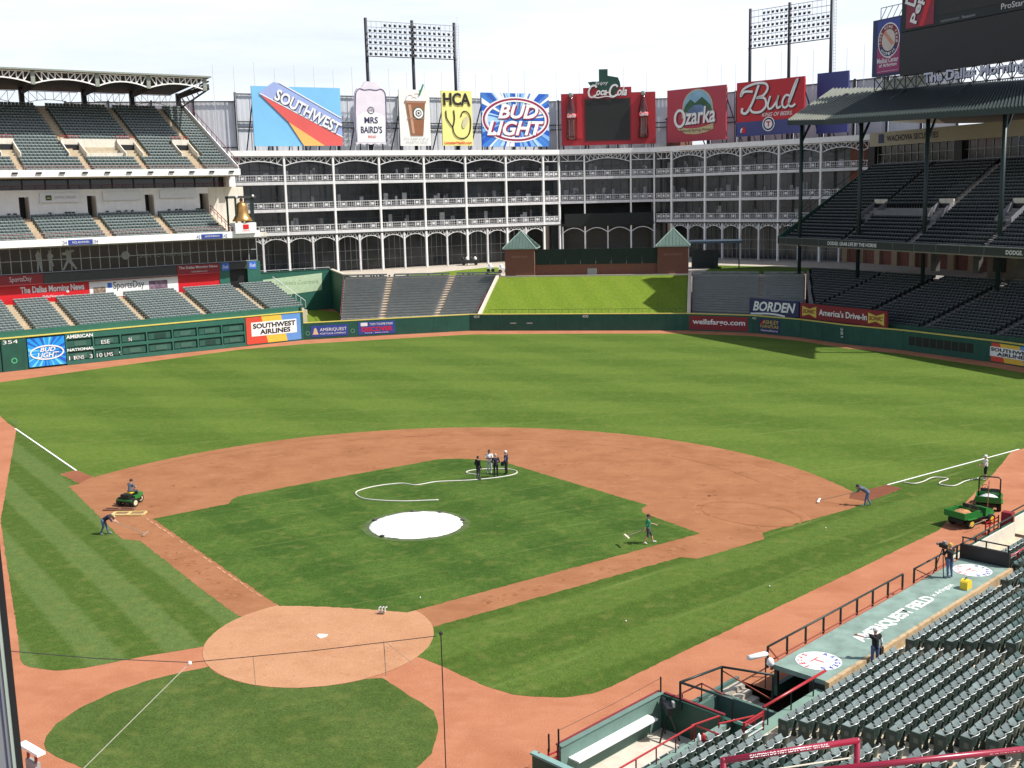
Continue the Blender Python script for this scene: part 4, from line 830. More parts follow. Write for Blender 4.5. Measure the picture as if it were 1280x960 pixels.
# iced coffee
b = thing('billboard', 'white billboard with a tall iced coffee cup and green straw', 'billboard', OL.P(37, 2, 29.8)); bframe(OL, 34, 39.8, 30, 40, b)
cw = M('cream_white', (.8, .8, .74), .5, .05, .3); MB().box(OL, 33.7, 40.1, 2.0, 2.35, 29.9, 40.4).build('panel', cw, b)
p.plate('cup', [(35.9, 31.8), (38.5, 31.8), (39.1, 38.0), (35.0, 38.0)], M('coffee_brown', (.28, .12, .06), .4, .15, .5), b, .1)
p.plate('cup_shine', [(36.2, 32.2), (36.7, 32.2), (36.1, 37.6), (35.5, 37.6)], M('latte', (.5, .3, .2), .4), b, .13); p.rect('cup_rim', 34.8, 39.3, 37.9, 38.35, M('rim_brown', (.35, .2, .14), .4), b, .12); p.rect('cup_band', 35.3, 38.85, 34.9, 35.15, M('rim_brown', (0, 0, 0)), b, .14)
p.plate('cream_dome', [(35.1, 38.3), (39.0, 38.3), (38.7, 39.2), (38.0, 39.9), (37, 40.2), (36, 39.9), (35.3, 39.2)], signwhite, b, .12)
for u, v in ((36, 39.2), (37.4, 39.5), (36.8, 38.8)): p.stroke('caramel', [(u-.5, v), (u, v+.15), (u+.5, v-.05)], .12, M('latte', (0, 0, 0)), b, .15)
MB().tube([p.pt(37.9, 39.4, .2), p.pt(38.8, 41.4, .2)], .17, 8).build('straw', M('straw_green', (.03, .25, .12), .4), b)
p.ell('round_logo', 37.6, 36.0, 1.15, 1.15, M('logo_green', (.02, .1, .07), .5), b, .16); p.ell('logo_ring', 37.6, 36.0, .98, .98, signwhite, b, .18); p.ell('logo_centre', 37.6, 36.0, .62, .62, black, b, .2)
for i in range(6): a = i*math.pi/3; p.ell('logo_mark', 37.6+.33*math.cos(a), 36+.33*math.sin(a), .13, .22, signwhite, b, .22, rot=a, k=10)
p.text("IT'S TIME FOR A", 34.4, 39.7, 31.0, 31.45, M('grey_lettering', (0, 0, 0)), b, .13); p.text('FRAPPUCCINO', 34.8, 39.4, 30.3, 30.75, M('grey_lettering', (0, 0, 0)), b, .13)
# hospital
b = thing('billboard', 'pale yellow HCA billboard with a black stethoscope', 'billboard', OL.P(46, 2, 29.8)); bframe(OL, 43, 49, 30, 40, b)
b['label'] = 'pale yellow hospital billboard with a black stethoscope'
MB().box(OL, 42.7, 49.3, 2.0, 2.35, 29.9, 40.4).build('panel', M('pale_yellow', (.82, .76, .26), .5, .05, .3), b)
for dx, dy, mt in ((.12, -.16, M('olive_shadow', (.4, .36, .12), .5)), (0, 0, signblack)): p.text('HCA', 43.0+dx, 48.9+dx, 37.6+dy, 40.0+dy, mt, b, .1+(.02 if dx == 0 else 0), bold=.03)
for pts, w in (([(43.5, 36.6), (43.6, 35.2), (44.3, 34.1), (44.9, 33.6), (45.3, 35.0), (45.2, 36.7)], .26), ([(44.9, 33.6), (45.1, 32.4), (45.9, 31.5), (47.2, 31.3), (48.3, 32.0), (48.8, 33.4), (48.8, 35.2), (48.2, 36.3), (47.2, 36.4), (46.7, 35.4)], .24)): p.stroke('stethoscope_tube', pts, w, signblack, b, .12)
p.ell('stethoscope_chestpiece', 47.6, 34.4, .55, 1.2, M('chest_metal', (.6, .55, .35), .3), b, .13, rot=R(-20)); p.text('LonestarHealth.com', 43.0, 49.0, 30.2, 30.8, redsign, b, .1, bold=.02)
# light beer
b = thing('billboard', 'bright blue starburst beer billboard with white slanted lettering', 'billboard', OL.P(59, 2, 29.8)); bframe(OL, 51.4, 67, 30, 40.2, b)
MB().box(OL, 51.4, 67.0, 2.0, 2.35, 29.7, 40.2).build('panel', M('mid_beer_blue', (.05, .2, .6), .4, .2, .4), b)
burst(p, 51.4, 67.0, 29.7, 40.2, b, [M('ice_blue', (.4, .62, .85), .4), dblue, signwhite, M('pale_beer_blue', (.2, .42, .8), .4)], 54, .05, 4)
for r, w, mt, d in ((1., .95, signwhite, .09), (1., .45, M('maroon', (.28, .02, .07), .5), .11), (.92, .3, signwhite, .12)): p.stroke('oval_ring', [(59.2+7.4*r*math.cos(a), 35+4.0*r*math.sin(a)) for a in [i*math.pi/8 for i in range(16)]], w, mt, b, d, 3, True)
for dx, dy, mt, d, bo_ in ((.25, -.2, M('maroon', (0, 0, 0)), .14, .05), (0, 0, signwhite, .17, .03)):
    p.text('BUD', 55.0+dx, 64.4+dx, 35.2+dy, 38.0+dy, mt, b, d, shear=.3, bold=bo_); p.text('LIGHT', 52.4+dx, 65.6+dx, 31.9+dy, 34.8+dy, mt, b, d, shear=.3, bold=bo_)
# cola with video screen
p = Pl(OC, 2)
b = thing('billboard', 'red cola billboard with a black video screen between two glass bottles', 'billboard', OC.P(10, 2, 29.8)); bframe(OC, .8, 20, 29.9, 40, b)
cred = M('cola_red', (.42, .025, .035), .45, .05, .4); MB().prism([OC.P(u, 2, v) for u, v in ((.7, 29.8), (20.1, 29.8), (20.0, 40.2), (15.1, 40.2), (15.1, 41.3), (5.25, 41.3), (5.25, 40.2), (.7, 40.2))], OC.n*.4).build('panel', cred, b)
p.rect('video_screen', 5.65, 14.75, 30.7, 39.0, screen, b, .1, .08); p.rect('screen_border', 5.4, 15.0, 30.45, 39.2, dredsign, b, .04)
tex = [(7.0, 41.3), (6.2, 42.4), (7.2, 42.5), (8.5, 42.5), (8.5, 44.9), (10.3, 44.9), (10.3, 43.6), (12.4, 43.2), (12.8, 42.2), (12.9, 41.4), (12.4, 40.9), (11.5, 39.6), (10.2, 40.6), (9.4, 40.2), (8.2, 41.0)]
p.plate('state_outline', tex, dkgreen, b, .1, .2); p.text('Enjoy', 7.8, 10.4, 41.55, 42.4, signwhite, b, .16, shear=.2, rot=R(4))
for dx, dy, mt, d in ((.16, -.14, M('shade_red', (.15, .01, .02), .5), .24), (0, 0, signwhite, .27)):
    p.text('oca', 7.9+dx, 10.1+dx, 39.7+dy, 40.75+dy, mt, b, d, shear=.35, bold=.03); p.text('ola', 12.2+dx, 14.2+dx, 39.55+dy, 41.3+dy, mt, b, d, shear=.35, bold=.03); p.text('-', 10.0+dx, 10.6+dx, 40.1+dy, 40.35+dy, mt, b, d)
    for cu in (7.0, 11.3): p.stroke('swash_letter', [(cu+1.0+dx, 41.3+dy), (cu+.6+dx, 41.7+dy), (cu-.1+dx, 41.5+dy), (cu-.6+dx, 40.6+dy), (cu-.5+dx, 39.7+dy), (cu+.1+dx, 39.4+dy), (cu+.9+dx, 39.8+dy)], .38, mt, b, d)
    p.stroke('swash', [(6.6+dx, 39.6+dy), (8.2+dx, 39.25+dy), (10+dx, 39.5+dy), (11.4+dx, 39.2+dy)], .2, mt, b, d)
botm = M('cola_bottle', (.1, .02, .018), .15, .2, 1., spec=.7); both = M('bottle_highlight', (.32, .12, .1), .2, .2, 1.)
for cu, lab in ((2.75, 'left'), (17.5, 'right')):
    prof = [(.95, 31.0), (1.02, 31.6), (.98, 32.6), (.82, 33.8), (.95, 35.2), (.98, 36.2), (.86, 37.2), (.56, 38.3), (.4, 39.0), (.38, 39.5)]
    mb = MB(); k = 16; mb.lathe([(r*1.05, z) for r, z in prof], OC.P(cu, 1.6, 0), 18); mb.build('bottle', botm, b, smooth=True, label='dark glass bottle on the '+lab+' of the screen')
    MB().lathe([(.4, 39.5), (.42, 40.2), (.36, 40.35)], OC.P(cu, 1.6, 0), 14).build('bottle_cap', M('cap_grey_green', (.3, .42, .38), .4), b, smooth=True)
    mb = MB(); mb.lathe([(1.06, 35.3), (1.06, 36.1)], OC.P(cu, 1.6, 0), 18); mb.build('bottle_label', redsign, b, smooth=True); Pl(OC, .5).text('Coca-Cola', cu-.85, cu+.85, 35.35, 36.2, signwhite, b, .06, shear=.3, bold=.04)
    for u in (-.45, .5): Pl(OC, .68).stroke('bottle_highlight', [(cu+u, 31.6), (cu+u*.9, 33.8), (cu+u, 34.9)], .16, both, b, .1)
p.rect('panel_edge', 3.9, 5.0, 31.2, 40.0, M('bright_cola_red', (.55, .03, .04), .4), b, .06)
# spring water
p = Pl(OR, 2)
b = thing('billboard', 'rose red spring water billboard with a mountain lake picture', 'billboard', OR.P(9, 2, 29.8)); bframe(OR, 1.7, 16.1, 29.8, 40.1, b)
MB().box(OR, 1.7, 16.1, 2.0, 2.35, 29.8, 40.15).build('panel', M('rose_red', (.45, .055, .08), .5, .05, .3), b)
p.plate('picture_rim', [(9.3+3.75*math.cos(a), 36.2+3.7*math.sin(a)) for a in [i*math.pi/16 for i in range(17)]]+[(5.4, 34.4), (13.2, 34.4)], M('khaki_rim', (.5, .47, .35), .5), b, .06)
p.plate('picture_sky', [(9.3+3.45*math.cos(a), 36.2+3.4*math.sin(a)) for a in [i*math.pi/16 for i in range(17)]], M('picture_sky', (.25, .45, .6), .5, .15, .6), b, .08)
p.plate('picture_hill', [(5.7, 35.5), (6.4, 36.9), (7.6, 38.0), (8.7, 37.2), (9.4, 37.6), (10.4, 38.3), (11.6, 37.4), (12.6, 36.4), (12.9, 35.5)], M('picture_hill', (.05, .13, .07), .6, .3, .7), b, .1)
p.plate('picture_lake', [(6.2, 34.4), (7.2, 36.0), (8.6, 36.8), (10.2, 36.8), (11.7, 35.9), (12.3, 34.4)], M('picture_lake', (.12, .2, .36), .4, .3, .8), b, .12)
for dx, dy, mt, d, bo_ in ((.2, -.18, M('dark_rose', (.1, .03, .05), .5), .15, .04), (0, 0, signwhite, .18, .02)):
    p.text('zarka', 6.3+dx, 13.7+dx, 33.0+dy, 36.3+dy, mt, b, d, shear=.12, bold=bo_, slant=.03); p.stroke('initial_letter', [(5.0+1.2*math.cos(a)+dx, 34.4+1.6*math.sin(a)+dy) for a in [i*math.pi/5 for i in range(10)]], .55, mt, b, d, 4, True)
p.plate('ribbon', [(4.4, 32.3), (6.5, 31.3), (9, 31.1), (11.5, 31.4), (13.3, 32.0), (13.2, 33.1), (11.4, 32.6), (9, 32.3), (6.6, 32.4), (4.6, 33.0)], M('tan_ribbon', (.55, .45, .25), .5), b, .14); p.text('Natural Spring Water', 5.1, 12.8, 31.55, 32.2, signblack, b, .17)
# red beer
b = thing('billboard', 'red beer billboard with white script over a navy strip with a round emblem', 'billboard', OR.P(26, 2, 29.8)); bframe(OR, 18.6, 33.4, 30, 40.2, b)
MB().box(OR, 18.6, 33.4, 2.0, 2.35, 32.8, 40.2).build('panel', M('beer_red', (.5, .02, .03), .45, .05, .3), b); MB().box(OR, 18.6, 33.4, 2.0, 2.35, 30.1, 32.78).build('navy_strip', M('strip_navy', (.06, .07, .22), .5), b)
for dx, dy, mt, d, k_ in ((.16, -.16, signblack, .08, 1.15), (0, 0, signwhite, .11, 1)):
    q = lambda pts: [(u+dx, v+dy) for u, v in pts]
    p.stroke('script_letter', q([(23.6, 39.4), (22.4, 36.6), (21.0, 34.5), (19.9, 34.6), (20.0, 35.4)]), .5*k_, mt, b, d)
    p.stroke('script_letter', q([(22.3, 38.3), (20.4, 38.4), (19.6, 37.6), (20.2, 38.9), (22.6, 39.7), (25.0, 39.6), (25.6, 38.6), (24.6, 37.4), (23.2, 37.1), (24.9, 36.9), (25.3, 35.6), (24.2, 34.5), (22.4, 34.5), (21.6, 35.3)]), .45*k_, mt, b, d)
    p.stroke('script_letter', q([(26.2, 37.2), (25.7, 35.7), (25.9, 34.9), (26.7, 35.1), (27.7, 36.3), (28.0, 37.2), (27.6, 35.7), (27.8, 34.9), (28.5, 35.2)]), .4*k_, mt, b, d)
    p.stroke('script_letter', q([(30.4, 36.9), (29.6, 37.1), (28.9, 36.2), (28.9, 35.2), (29.6, 34.9), (30.4, 35.9), (32.0, 39.7), (31.4, 38.9), (30.3, 36.2), (30.3, 35.2), (31.0, 35.0), (31.6, 35.4)]), .4*k_, mt, b, d)
p.text('KING OF BEERS.', 24.4, 31.0, 33.5, 34.2, signwhite, b, .12, shear=.3, bold=.01)
p.ell('round_emblem', 25.9, 32.1, 1.35, 1.35, signwhite, b, .14); p.ell('emblem_ring', 25.9, 32.1, 1.15, 1.15, navy, b, .16); p.ell('emblem_centre', 25.9, 32.1, .85, .85, signwhite, b, .18); p.text('T', 25.45, 26.35, 31.6, 32.6, redsign, b, .2, bold=.05)
p.rect('league_mark', 19.0, 19.85, 30.7, 31.8, blue, b, .08); p.rect('league_mark', 19.85, 20.7, 30.7, 31.8, redsign, b, .08); p.stroke('league_mark', [(19.7, 30.8), (19.75, 31.3), (20.0, 31.6)], .3, signwhite, b, .1)
b = thing('billboard', 'plain dark blue billboard half hidden by the right field roof', 'billboard', OR.P(36, 6, 29.8)); bframe(OR, 33.6, 40, 30, 40.5, b, 6.4); MB().box(OR, 33.6, 40.0, 6.0, 6.35, 29.9, 40.8).build('panel', M('plain_blue', (.05, .06, .22), .5, .1, .4), b)

# ------------------------------------------------------------------ grey screen wall behind the billboards
sc = thing('screen_wall', 'tall grey ribbed metal screen wall behind the billboards', 'wall', (0, 200, 28))
def screen_run(fr, a, b, n, z0, z1):
    k = max(1, round((b-a)/7.0)); w = (b-a)/k
    for i in range(k):
        mb = MB(); x = a+i*w+.2; m_ = int((w-.4)/.8)
        for j in range(m_): c = (w-.4)/m_; mb.hexa([fr.P(x+j*c, n, z0), fr.P(x+j*c+c*.6, n-.05, z0), fr.P(x+j*c+c*.6, n+.1, z0), fr.P(x+j*c, n+.1, z0), fr.P(x+j*c, n, z1), fr.P(x+j*c+c*.6, n-.05, z1), fr.P(x+j*c+c*.6, n+.1, z1), fr.P(x+j*c, n+.1, z1)]); mb.box(fr, x+j*c+c*.6, x+(j+1)*c, n, n+.1, z0, z1)
        mb.build('panel', corr, sc)
    for i in range(k+1): MB().box(fr, a+i*w-.18, a+i*w+.18, n-.45, n-.1, z0, z1+.3).build('post', frm, sc)
    for z in (z1, (z0*1.2+z1)/2.2, (z0+1.2*z1)/2.2): MB().bar(fr.P(a, n-.32, z), fr.P(b, n-.32, z), .2).build('girt', frm, sc)
screen_run(OL, 5.5, 72, 14, 28.8, 40.0); screen_run(OC, -6, 26, 16, 28.8, 39.8); screen_run(OR, 2, 56, 16, 28.8, 39.9)
SL = Fr(OL.P(5.5, 14, 0), (-.93, -.37)); screen_run(Fr(SL.P(30, 0, 0), (.93, .37)), 0, 30, 0, 20, 38.6)
ORD = 'first second third fourth fifth sixth seventh eighth ninth tenth eleventh twelfth thirteenth fourteenth fifteenth sixteenth seventeenth eighteenth nineteenth twentieth'.split(); ORD += ['twenty-'+w for w in ORD[:9]]+['thirtieth']+['thirty-'+w for w in ORD[:9]]; nm_ = 0
for fr, ss, n, zt in ((OL, [x*3.9+1.5 for x in range(18)], 13.2, 45.5), (OC, [0, 5, 14.5, 19.5], 15, 46), (OR, [x*3.6+2 for x in range(13)], 15, 46.2)):
    for i, s in enumerate(ss):
        z = zt+random.uniform(-.8, .8); nm_ += i > 0 or fr is not OL; MB().tube([fr.P(s, n, 28.8), fr.P(s, n, z)], [.07, .035], 6).build('mast', M('thin_mast_grey', (.62, .63, .66), .5), label=ORD[nm_]+' thin pale mast from the left along the screen wall', cat='mast', group='thin masts along the screen wall')
hs = thing('brick_house', 'brick stair house with dark roof behind the billboards', 'building', OR.P(0, 8, 28.8)); MB().box(OR, -2.5, 1.2, 7, 11, 28.8, 34.8).build('wall', brick, hs); MB().hexa([OR.P(-2.8, 6.8, 34.8), OR.P(1.4, 6.8, 34.8), OR.P(1.4, 11.2, 34.8), OR.P(-2.8, 11.2, 34.8), OR.P(1.2, 6.9, 37.6), OR.P(1.4, 6.9, 37.6), OR.P(1.4, 11.2, 37.6), OR.P(1.2, 11.2, 37.6)]).build('roof', frm, hs)

# ------------------------------------------------------------------ floodlight towers
def light_tower(fr, n, ss, zb, z0, z1, lab, colr, missing):
    t = thing('floodlight_tower', lab, 'floodlight', fr.P(ss[1], n, 28.8)); pm_ = frm
    for s in ss: MB().tube([fr.P(s, n, 28.8), fr.P(s, n, zb)], [.34, .3], 10).build('pole', pm_, t, smooth=True)
    rows = 6; cols_ = 18; gm = M('rack_grey', (.3, .3, .33), .5)
    for j in range(rows+1): z = z0+(z1-z0)*j/rows; MB().bar(fr.P(ss[0], n-.2, z), fr.P(ss[2], n-.2, z), .09).build('rack_bar', gm, t)
    mb = MB()
    for i in range(cols_+1): s = ss[0]+(ss[2]-ss[0])*i/cols_; mb.bar(fr.P(s, n-.2, z0), fr.P(s, n-.2, z1), .05)
    mb.build('rack_verticals', gm, t)
    MB().box(fr, ss[0], ss[2], n-.9, n-.2, z0-.12, z0-.04).build('catwalk', pm_, t)
    lm = MB(); d = Vector((0, -1, -.65)).normalized(); X = Vector((1, 0, 0)); Y = d.cross(X).normalized(); lm.lathe([(.06, -.5), (.15, -.3), (.25, 0), (.27, .1)], (0, 0, 0), 10, (X, Y, d)); me = lm.mesh('floodlight', M('lamp_housing', (.06, .058, .066), .4), True)
    an = math.atan2(fr.s.y, fr.s.x)
    for j in range(rows):
        for i in range(cols_):
            if (i, j) in missing: continue
            s = ss[0]+(ss[2]-ss[0])*(i+.55)/cols_; o = link('floodlight', me, t, True); o.location = fr.P(s, n-.55, z0+(z1-z0)*(j+.35)/rows)-t.location; o.rotation_euler = (0, 0, an)
    mb = MB(); s = ss[2]+.75
    for i in range(46): z = 30+i*.55; mb.bar(fr.P(s-.2, n, z), fr.P(s+.2, n, z), .05)
    mb.bar(fr.P(s-.2, n, 30), fr.P(s-.2, n, zb-.3), .04); mb.bar(fr.P(s+.2, n, 30), fr.P(s+.2, n, zb-.3), .04); mb.build('ladder', gm, t)
light_tower(OL, 6, (29.2, 38.8, 47.9), 53.8, 46.8, 53.2, 'dark floodlight tower above the bread and coffee billboards', 0, {(0, 5), (1, 5), (2, 5), (15, 5), (16, 5), (17, 5)})
light_tower(OR, 8, (17.4, 26.2, 35.1), 54.6, 47.1, 54.1, 'dark floodlight tower above the red script beer billboard', 0, {(0, 5), (1, 5), (2, 5), (0, 4), (1, 4), (2, 4), (14, 5), (15, 5), (16, 5), (17, 5), (14, 4), (15, 4), (16, 4), (17, 4)})

# ------------------------------------------------------------------ centre field: lawn, brick batter's eye, bleachers
mb = MB(); ny = 12
hill = lambda x, t: (x, 118.6+(135.2-118.6)*t, 2.0+(6.75-2.0)*t+.12*math.sin(t*math.pi))
for j in range(ny): mb.poly([hill(-15.4, j/ny), hill(15.5, j/ny), hill(15.5, (j+1)/ny), hill(-15.4, (j+1)/ny)])
mb.build('lawn_slope', g_hill, recalc=False, kind='structure', label='bright green sloping lawn beyond the centre field wall')
for x0, x1 in ((-15.9, -15.4), (15.5, 16.0)): 
    mb = MB(); mb.prism([(x0, 118.2, 0), (x0, 136, 0), (x0, 136, 7.3), (x0, 118.2, 2.35)], (x1-x0, 0, 0)); mb.build('lawn_kerb', M('pale_kerb', (.6, .52, .42), .85, .1), label='pale concrete kerb wall beside the lawn, '+('left' if x0 < 0 else 'right')+' side', cat='kerb')
mb = MB(); mb.bar((-14, 118.4, 3.1), (15.3, 118.0, 3.1), .05); 
for i in range(30): x = -14+i; mb.bar((x, 118.4-.013*(x+14), 2.2), (x, 118.4-.013*(x+14), 3.1), .035)
mb.build('lawn_fence', M('green_wire', (.04, .08, .05), .6), label='low thin fence along the foot of the lawn', cat='fence')
be = thing('batters_eye', 'brick and black panel wall between two brick towers at the top of the lawn', 'wall', (0, 136, 6.7))
BW = Fr((-14.4, 135.4), (1, 0))
MB().box(BW, 4.9, 25.0, .6, 1.2, 6.6, 8.65).build('brick_base', brick, be)
for i in range(8): MB().box(BW, 4.95+i*2.505, 4.95+(i+1)*2.505-.03, .55, .75, 8.65, 11.15).build('black_panel', M('batters_eye_green', (.018, .03, .025), .85, .1, .6), be)
MB().box(BW, -.9, 31, -.35, -.05, 6.55, 6.95).build('kerb', M('pale_kerb', (0, 0, 0)), be)
MB().box(BW, 13.6, 15.1, .3, .59, 6.9, 7.9).build('equipment_box', M('grey_box', (.3, .3, .3), .6), be)
for s0, txt, lab in ((0, 'GREENE HILL', 'brick tower with green pyramid roof at the left of the black panel wall'), (25, 'RANGERS', 'brick tower with green pyramid roof at the right of the black panel wall')):
    tw = thing('brick_tower', lab, 'tower', BW.P(s0+2.4, 2, 6.6)); MB().box(BW, s0, s0+4.9, 0, 4.5, 6.5, 11.45).build('wall', brick, tw)
    ap = BW.P(s0+2.45, 2.25, 14.2); q = [BW.P(s0-.3, -.3, 11.45), BW.P(s0+5.2, -.3, 11.45), BW.P(s0+5.2, 4.8, 11.45), BW.P(s0-.3, 4.8, 11.45)]
    for i in range(4):
        MB().poly([q[i], q[(i+1) % 4], ap]).build('roof_slope', copper, tw, recalc=False)
        mb = MB(); a, b = q[i], q[(i+1) % 4]
        for j in range(1, 10):
            t = j/10; e = a.lerp(b, t); u = .5-abs(t-.5); top = e.lerp(ap, 0) if u <= 0 else (a.lerp(ap, 2*t) if t < .5 else b.lerp(ap, 2*(1-t))); mb.bar(e+Vector((0, 0, .03)), top+Vector((0, 0, .03)), .07)
        mb.build('roof_seam', copper, tw); mb = MB(); mb.bar(a, ap, .12); mb.build('hip', M('pale_copper', (.3, .42, .36), .5), tw)
    MB().box(BW, s0-.32, s0+5.22, -.34, 4.84, 11.28, 11.44).build('eave', M('pale_copper', (0, 0, 0)), tw)
    Pl(BW, 0).text(txt, s0+1.1, s0+3.8, 9.9, 10.2, M('brick_lettering', (.34, .2, .16), .7), tw, .03)
tk = thing('blue_canopy', 'flat dark blue canopy behind the right brick tower', 'canopy', (19, 152, 9.5)); 
MB().box(W, 15.5, 24.5, 150, 156, 11.0, 11.4).build('canopy', M('slate_blue', (.05, .08, .11), .5), tk); [MB().box(W, x-.1, x+.1, 150.5, 150.7, 6.6, 11.0).build('post', steel, tk) for x in (16, 20, 24)]; MB().box(W, 16, 20.5, 153, 155.5, 6.6, 9.6).build('counter', M('kiosk_grey', (.03, .036, .038), .7), tk)
def bleachers(label, b0, b1, t0, t1, zb, zt, rows, aisles, fside):
    t = thing('bleachers', label, 'bleachers', ((b0[0]+b1[0])/2, (b0[1]+b1[1])/2, zb)); b0, b1, t0, t1 = [Vector((*q, 0)) for q in (b0, b1, t0, t1)]
    def P(u, v, z): q = b0.lerp(b1, u).lerp(t0.lerp(t1, u), v); return Vector((q.x, q.y, z))
    mb = MB()
    for k in range(rows):
        v0, v1 = k/rows, (k+1)/rows; z = zb+(zt-zb)*k/(rows-1)
        mb.hexa([P(0, v0, 0), P(1, v0, 0), P(1, v1, 0), P(0, v1, 0), P(0, v0, z), P(1, v0, z), P(1, v1, z), P(0, v1, z)])
    mb.build('terrace', conc_g, t); ed = [0]+aisles+[1]; mb = MB()
    for k in range(rows):
        v = (k+.55)/rows; z = zb+(zt-zb)*k/(rows-1)+.4
        for i in range(len(ed)-1):
            a, c = ed[i]+(.022 if i else .01), ed[i+1]-(.022 if i < len(ed)-2 else .01); mb.bar(P(a, v, z), P(c, v, z), .32, .07)
            mb.bar(P(a, v+.38/rows, z+.35), P(c, v+.38/rows, z+.35), .06, .26)
            for q in range(5): u = a+(c-a)*(q+.5)/5; mb.bar(P(u, v, z-.4), P(u, v, z-.03), .08)
    mb.build('bench_rows', M('bench_grey_green', (.2, .22, .21), .4, .15, 1., spec=.5), t, kind='stuff', label='rows of grey green benches')
    for a in aisles:
        mb = MB()
        for k in range(rows): z = zb+(zt-zb)*k/(rows-1); mb.hexa([P(a-.02, (k+.02)/rows, z), P(a+.02, (k+.02)/rows, z), P(a+.02, (k+.98)/rows, z), P(a-.02, (k+.98)/rows, z), P(a-.02, (k+.02)/rows, z+.03), P(a+.02, (k+.02)/rows, z+.03), P(a+.02, (k+.98)/rows, z+.03), P(a-.02, (k+.98)/rows, z+.03)]); 
        mb.build('aisle_steps', tanst, t)
    mb = MB(); mb.bar(P(0, 1.02, zt+.1), P(1, 1.02, zt+.1), .3, .5); mb.build('rear_kerb', M('pale_kerb', (0, 0, 0)), t)
    mb = MB()
    for u in (0, 1):
        mb.bar(P(u, 0, zb+1.0), P(u, 1, zt+1.0), .06)
        for k in range(9): mb.bar(P(u, k/8, zb+(zt-zb)*k/8), P(u, k/8, zb+(zt-zb)*k/8+1), .05)
    mb.build('side_railing', M('maroon_rail', (0, 0, 0)), t); mb = MB(); rd = random.Random(4)
    for i in range(22): u = rd.uniform(.02, .98); mb.bar(P(u, 1.04, zt+.3), P(u+.008, 1.04, zt+.3), .4, .6)
    mb.build('rear_chairs', signblack, t, kind='stuff')
    return P
bleachers('bank of grey benches left of the lawn, in sunlight', (-35.6, 112.6), (-16.2, 119.2), (-43.2, 138.6), (-16.2, 141.0), 1.9, 6.4, 17, [.30, .70], 1)
bleachers('bank of grey benches right of the lawn, in shade', (16.2, 119.6), (31.7, 112.4), (16.2, 135.6), (33.5, 132.0), 1.9, 6.4, 17, [.62], 0)
# little equipment on the plaza
def plaza_item(x, y, w, d, h, mat, lab):
    t = thing('cart', lab, 'cart', (x, y, 6.6)); f = Fr((x, y), (.9, .2)); MB().box(f, -w/2, w/2, -d/2, d/2, 7.0, 6.6+h*.6).build('body', mat, t); [MB().lathe([(.1, 0), (.34, .1), (.3, .45), (.08, h*.4)], f.P(-w/2+.5+i*.8, rd_.uniform(-.2, .2), 6.6+h*.6), 9).build('load_bag', signwhite if i % 2 else mat, t) for rd_ in [random.Random(3)] for i in range(max(1, int(w/.85)))]
    for sx in (-w/3, w/3): MB().lathe([(.32, -.05), (.32, .05)], f.P(sx, -d/2, 6.95), 12, (f.s, Vector((0, 0, 1)), f.n)).build('wheel', black, t)
plaza_item(-27.5, 170.0, 3.6, 1.6, 1.7, M('dark_cart', (.03, .03, .03), .6), 'dark golf cart loaded with white bags under the office arcade')
for x, y, w, lab in ((-16.8, 147, 1.6, 'white cart near the left brick tower'), (-19.6, 150, 1.2, 'small white cart on the plaza lawn')): plaza_item(x, y, w, 1.2, 1.6, signwhite, lab)

# ------------------------------------------------------------------ right field home run porch
RF = Fr((29.1, 128.0), (.501, -.865), (.73, .734))
RP = Fr((29.1, 128.0), (.501, -.865))
RL = Fr((30.85, 111.5), (.631, -.776), (.80, .60))
lo = thing('grandstand', 'shaded lower stand of dark seats behind the right field wall', 'grandstand', RL.P(20, 5, 3))
T = dict(n0=.4, z0=2.25, tread=.84, rise=.265, rows=19)
sl0 = lambda k: min(-.3, (1.6-.72*(T['n0']+k*T['tread']))/.631)      # the end of the stand follows the bleachers beside it
mb = MB()
for k in range(T['rows']): mb.box(RL, sl0(k), 62, T['n0']+k*T['tread'], T['n0']+(k+1)*T['tread']-.002, 0, T['z0']+k*T['rise'])
mb.build('terrace', conc_g, lo)  # grey instead of tan: porch shade put into the concrete colour
al = [9.6, 20.3, 30.8, 41.4, 52]; ed = [-.3]+al+[62]; blk = [(ed[i]+(.5 if i else 0), ed[i+1]-.5 if i < len(al) else ed[i+1]) for i in range(len(ed)-1)]
extra = [q for k in range(2, T['rows']) for q in seat_rows(RL, [(sl0(k)+.2, -.4)], T['n0']+k*T['tread'], T['z0']+k*T['rise'], T['tread'], T['rise'], 1)]
seat_bulk('seats', seat_rows(RL, blk, T['n0'], T['z0'], T['tread'], T['rise'], T['rows'])+extra, seatshade, lo, 'rows of dark folding seats in shade')
for a in al: aisle_steps(RL, a, .95, T['n0'], T['z0'], T['tread'], T['rise'], T['rows'], conc_g, lo)
MB().box(RL, -.6, 62, .1, .38, 0, 2.95).build('front_wall', dkgreen, lo)
n1 = T['n0']+19*T['tread']
lw2 = thing('porch_back_wall', 'dark concourse wall with piers behind the lower right field seats', 'wall', RL.P(30, n1+5, 8)); 
MB().box(RL, 12, 64, n1+6, n1+6.4, 4, 15).build('wall', M('dim_tan_wall', (.2, .17, .13), .9, .2, 1.), lw2); MB().box(RL, -16, 64, n1, n1+6, 6.9, 7.2).build('concourse_floor', conc_g, lw2)
for i in range(9): MB().box(RL, 6+i*7, 6.9+i*7, n1+2, n1+2.8, 8.15, 14).build('pier', M('pier_grey', (.09, .09, .085), .8), lw2)
for i in range(6): MB().box(RL, 13+i*8, 15+i*8, n1+5.9, n1+5.98, 8.15, 10.6).build('doorway', black, lw2)
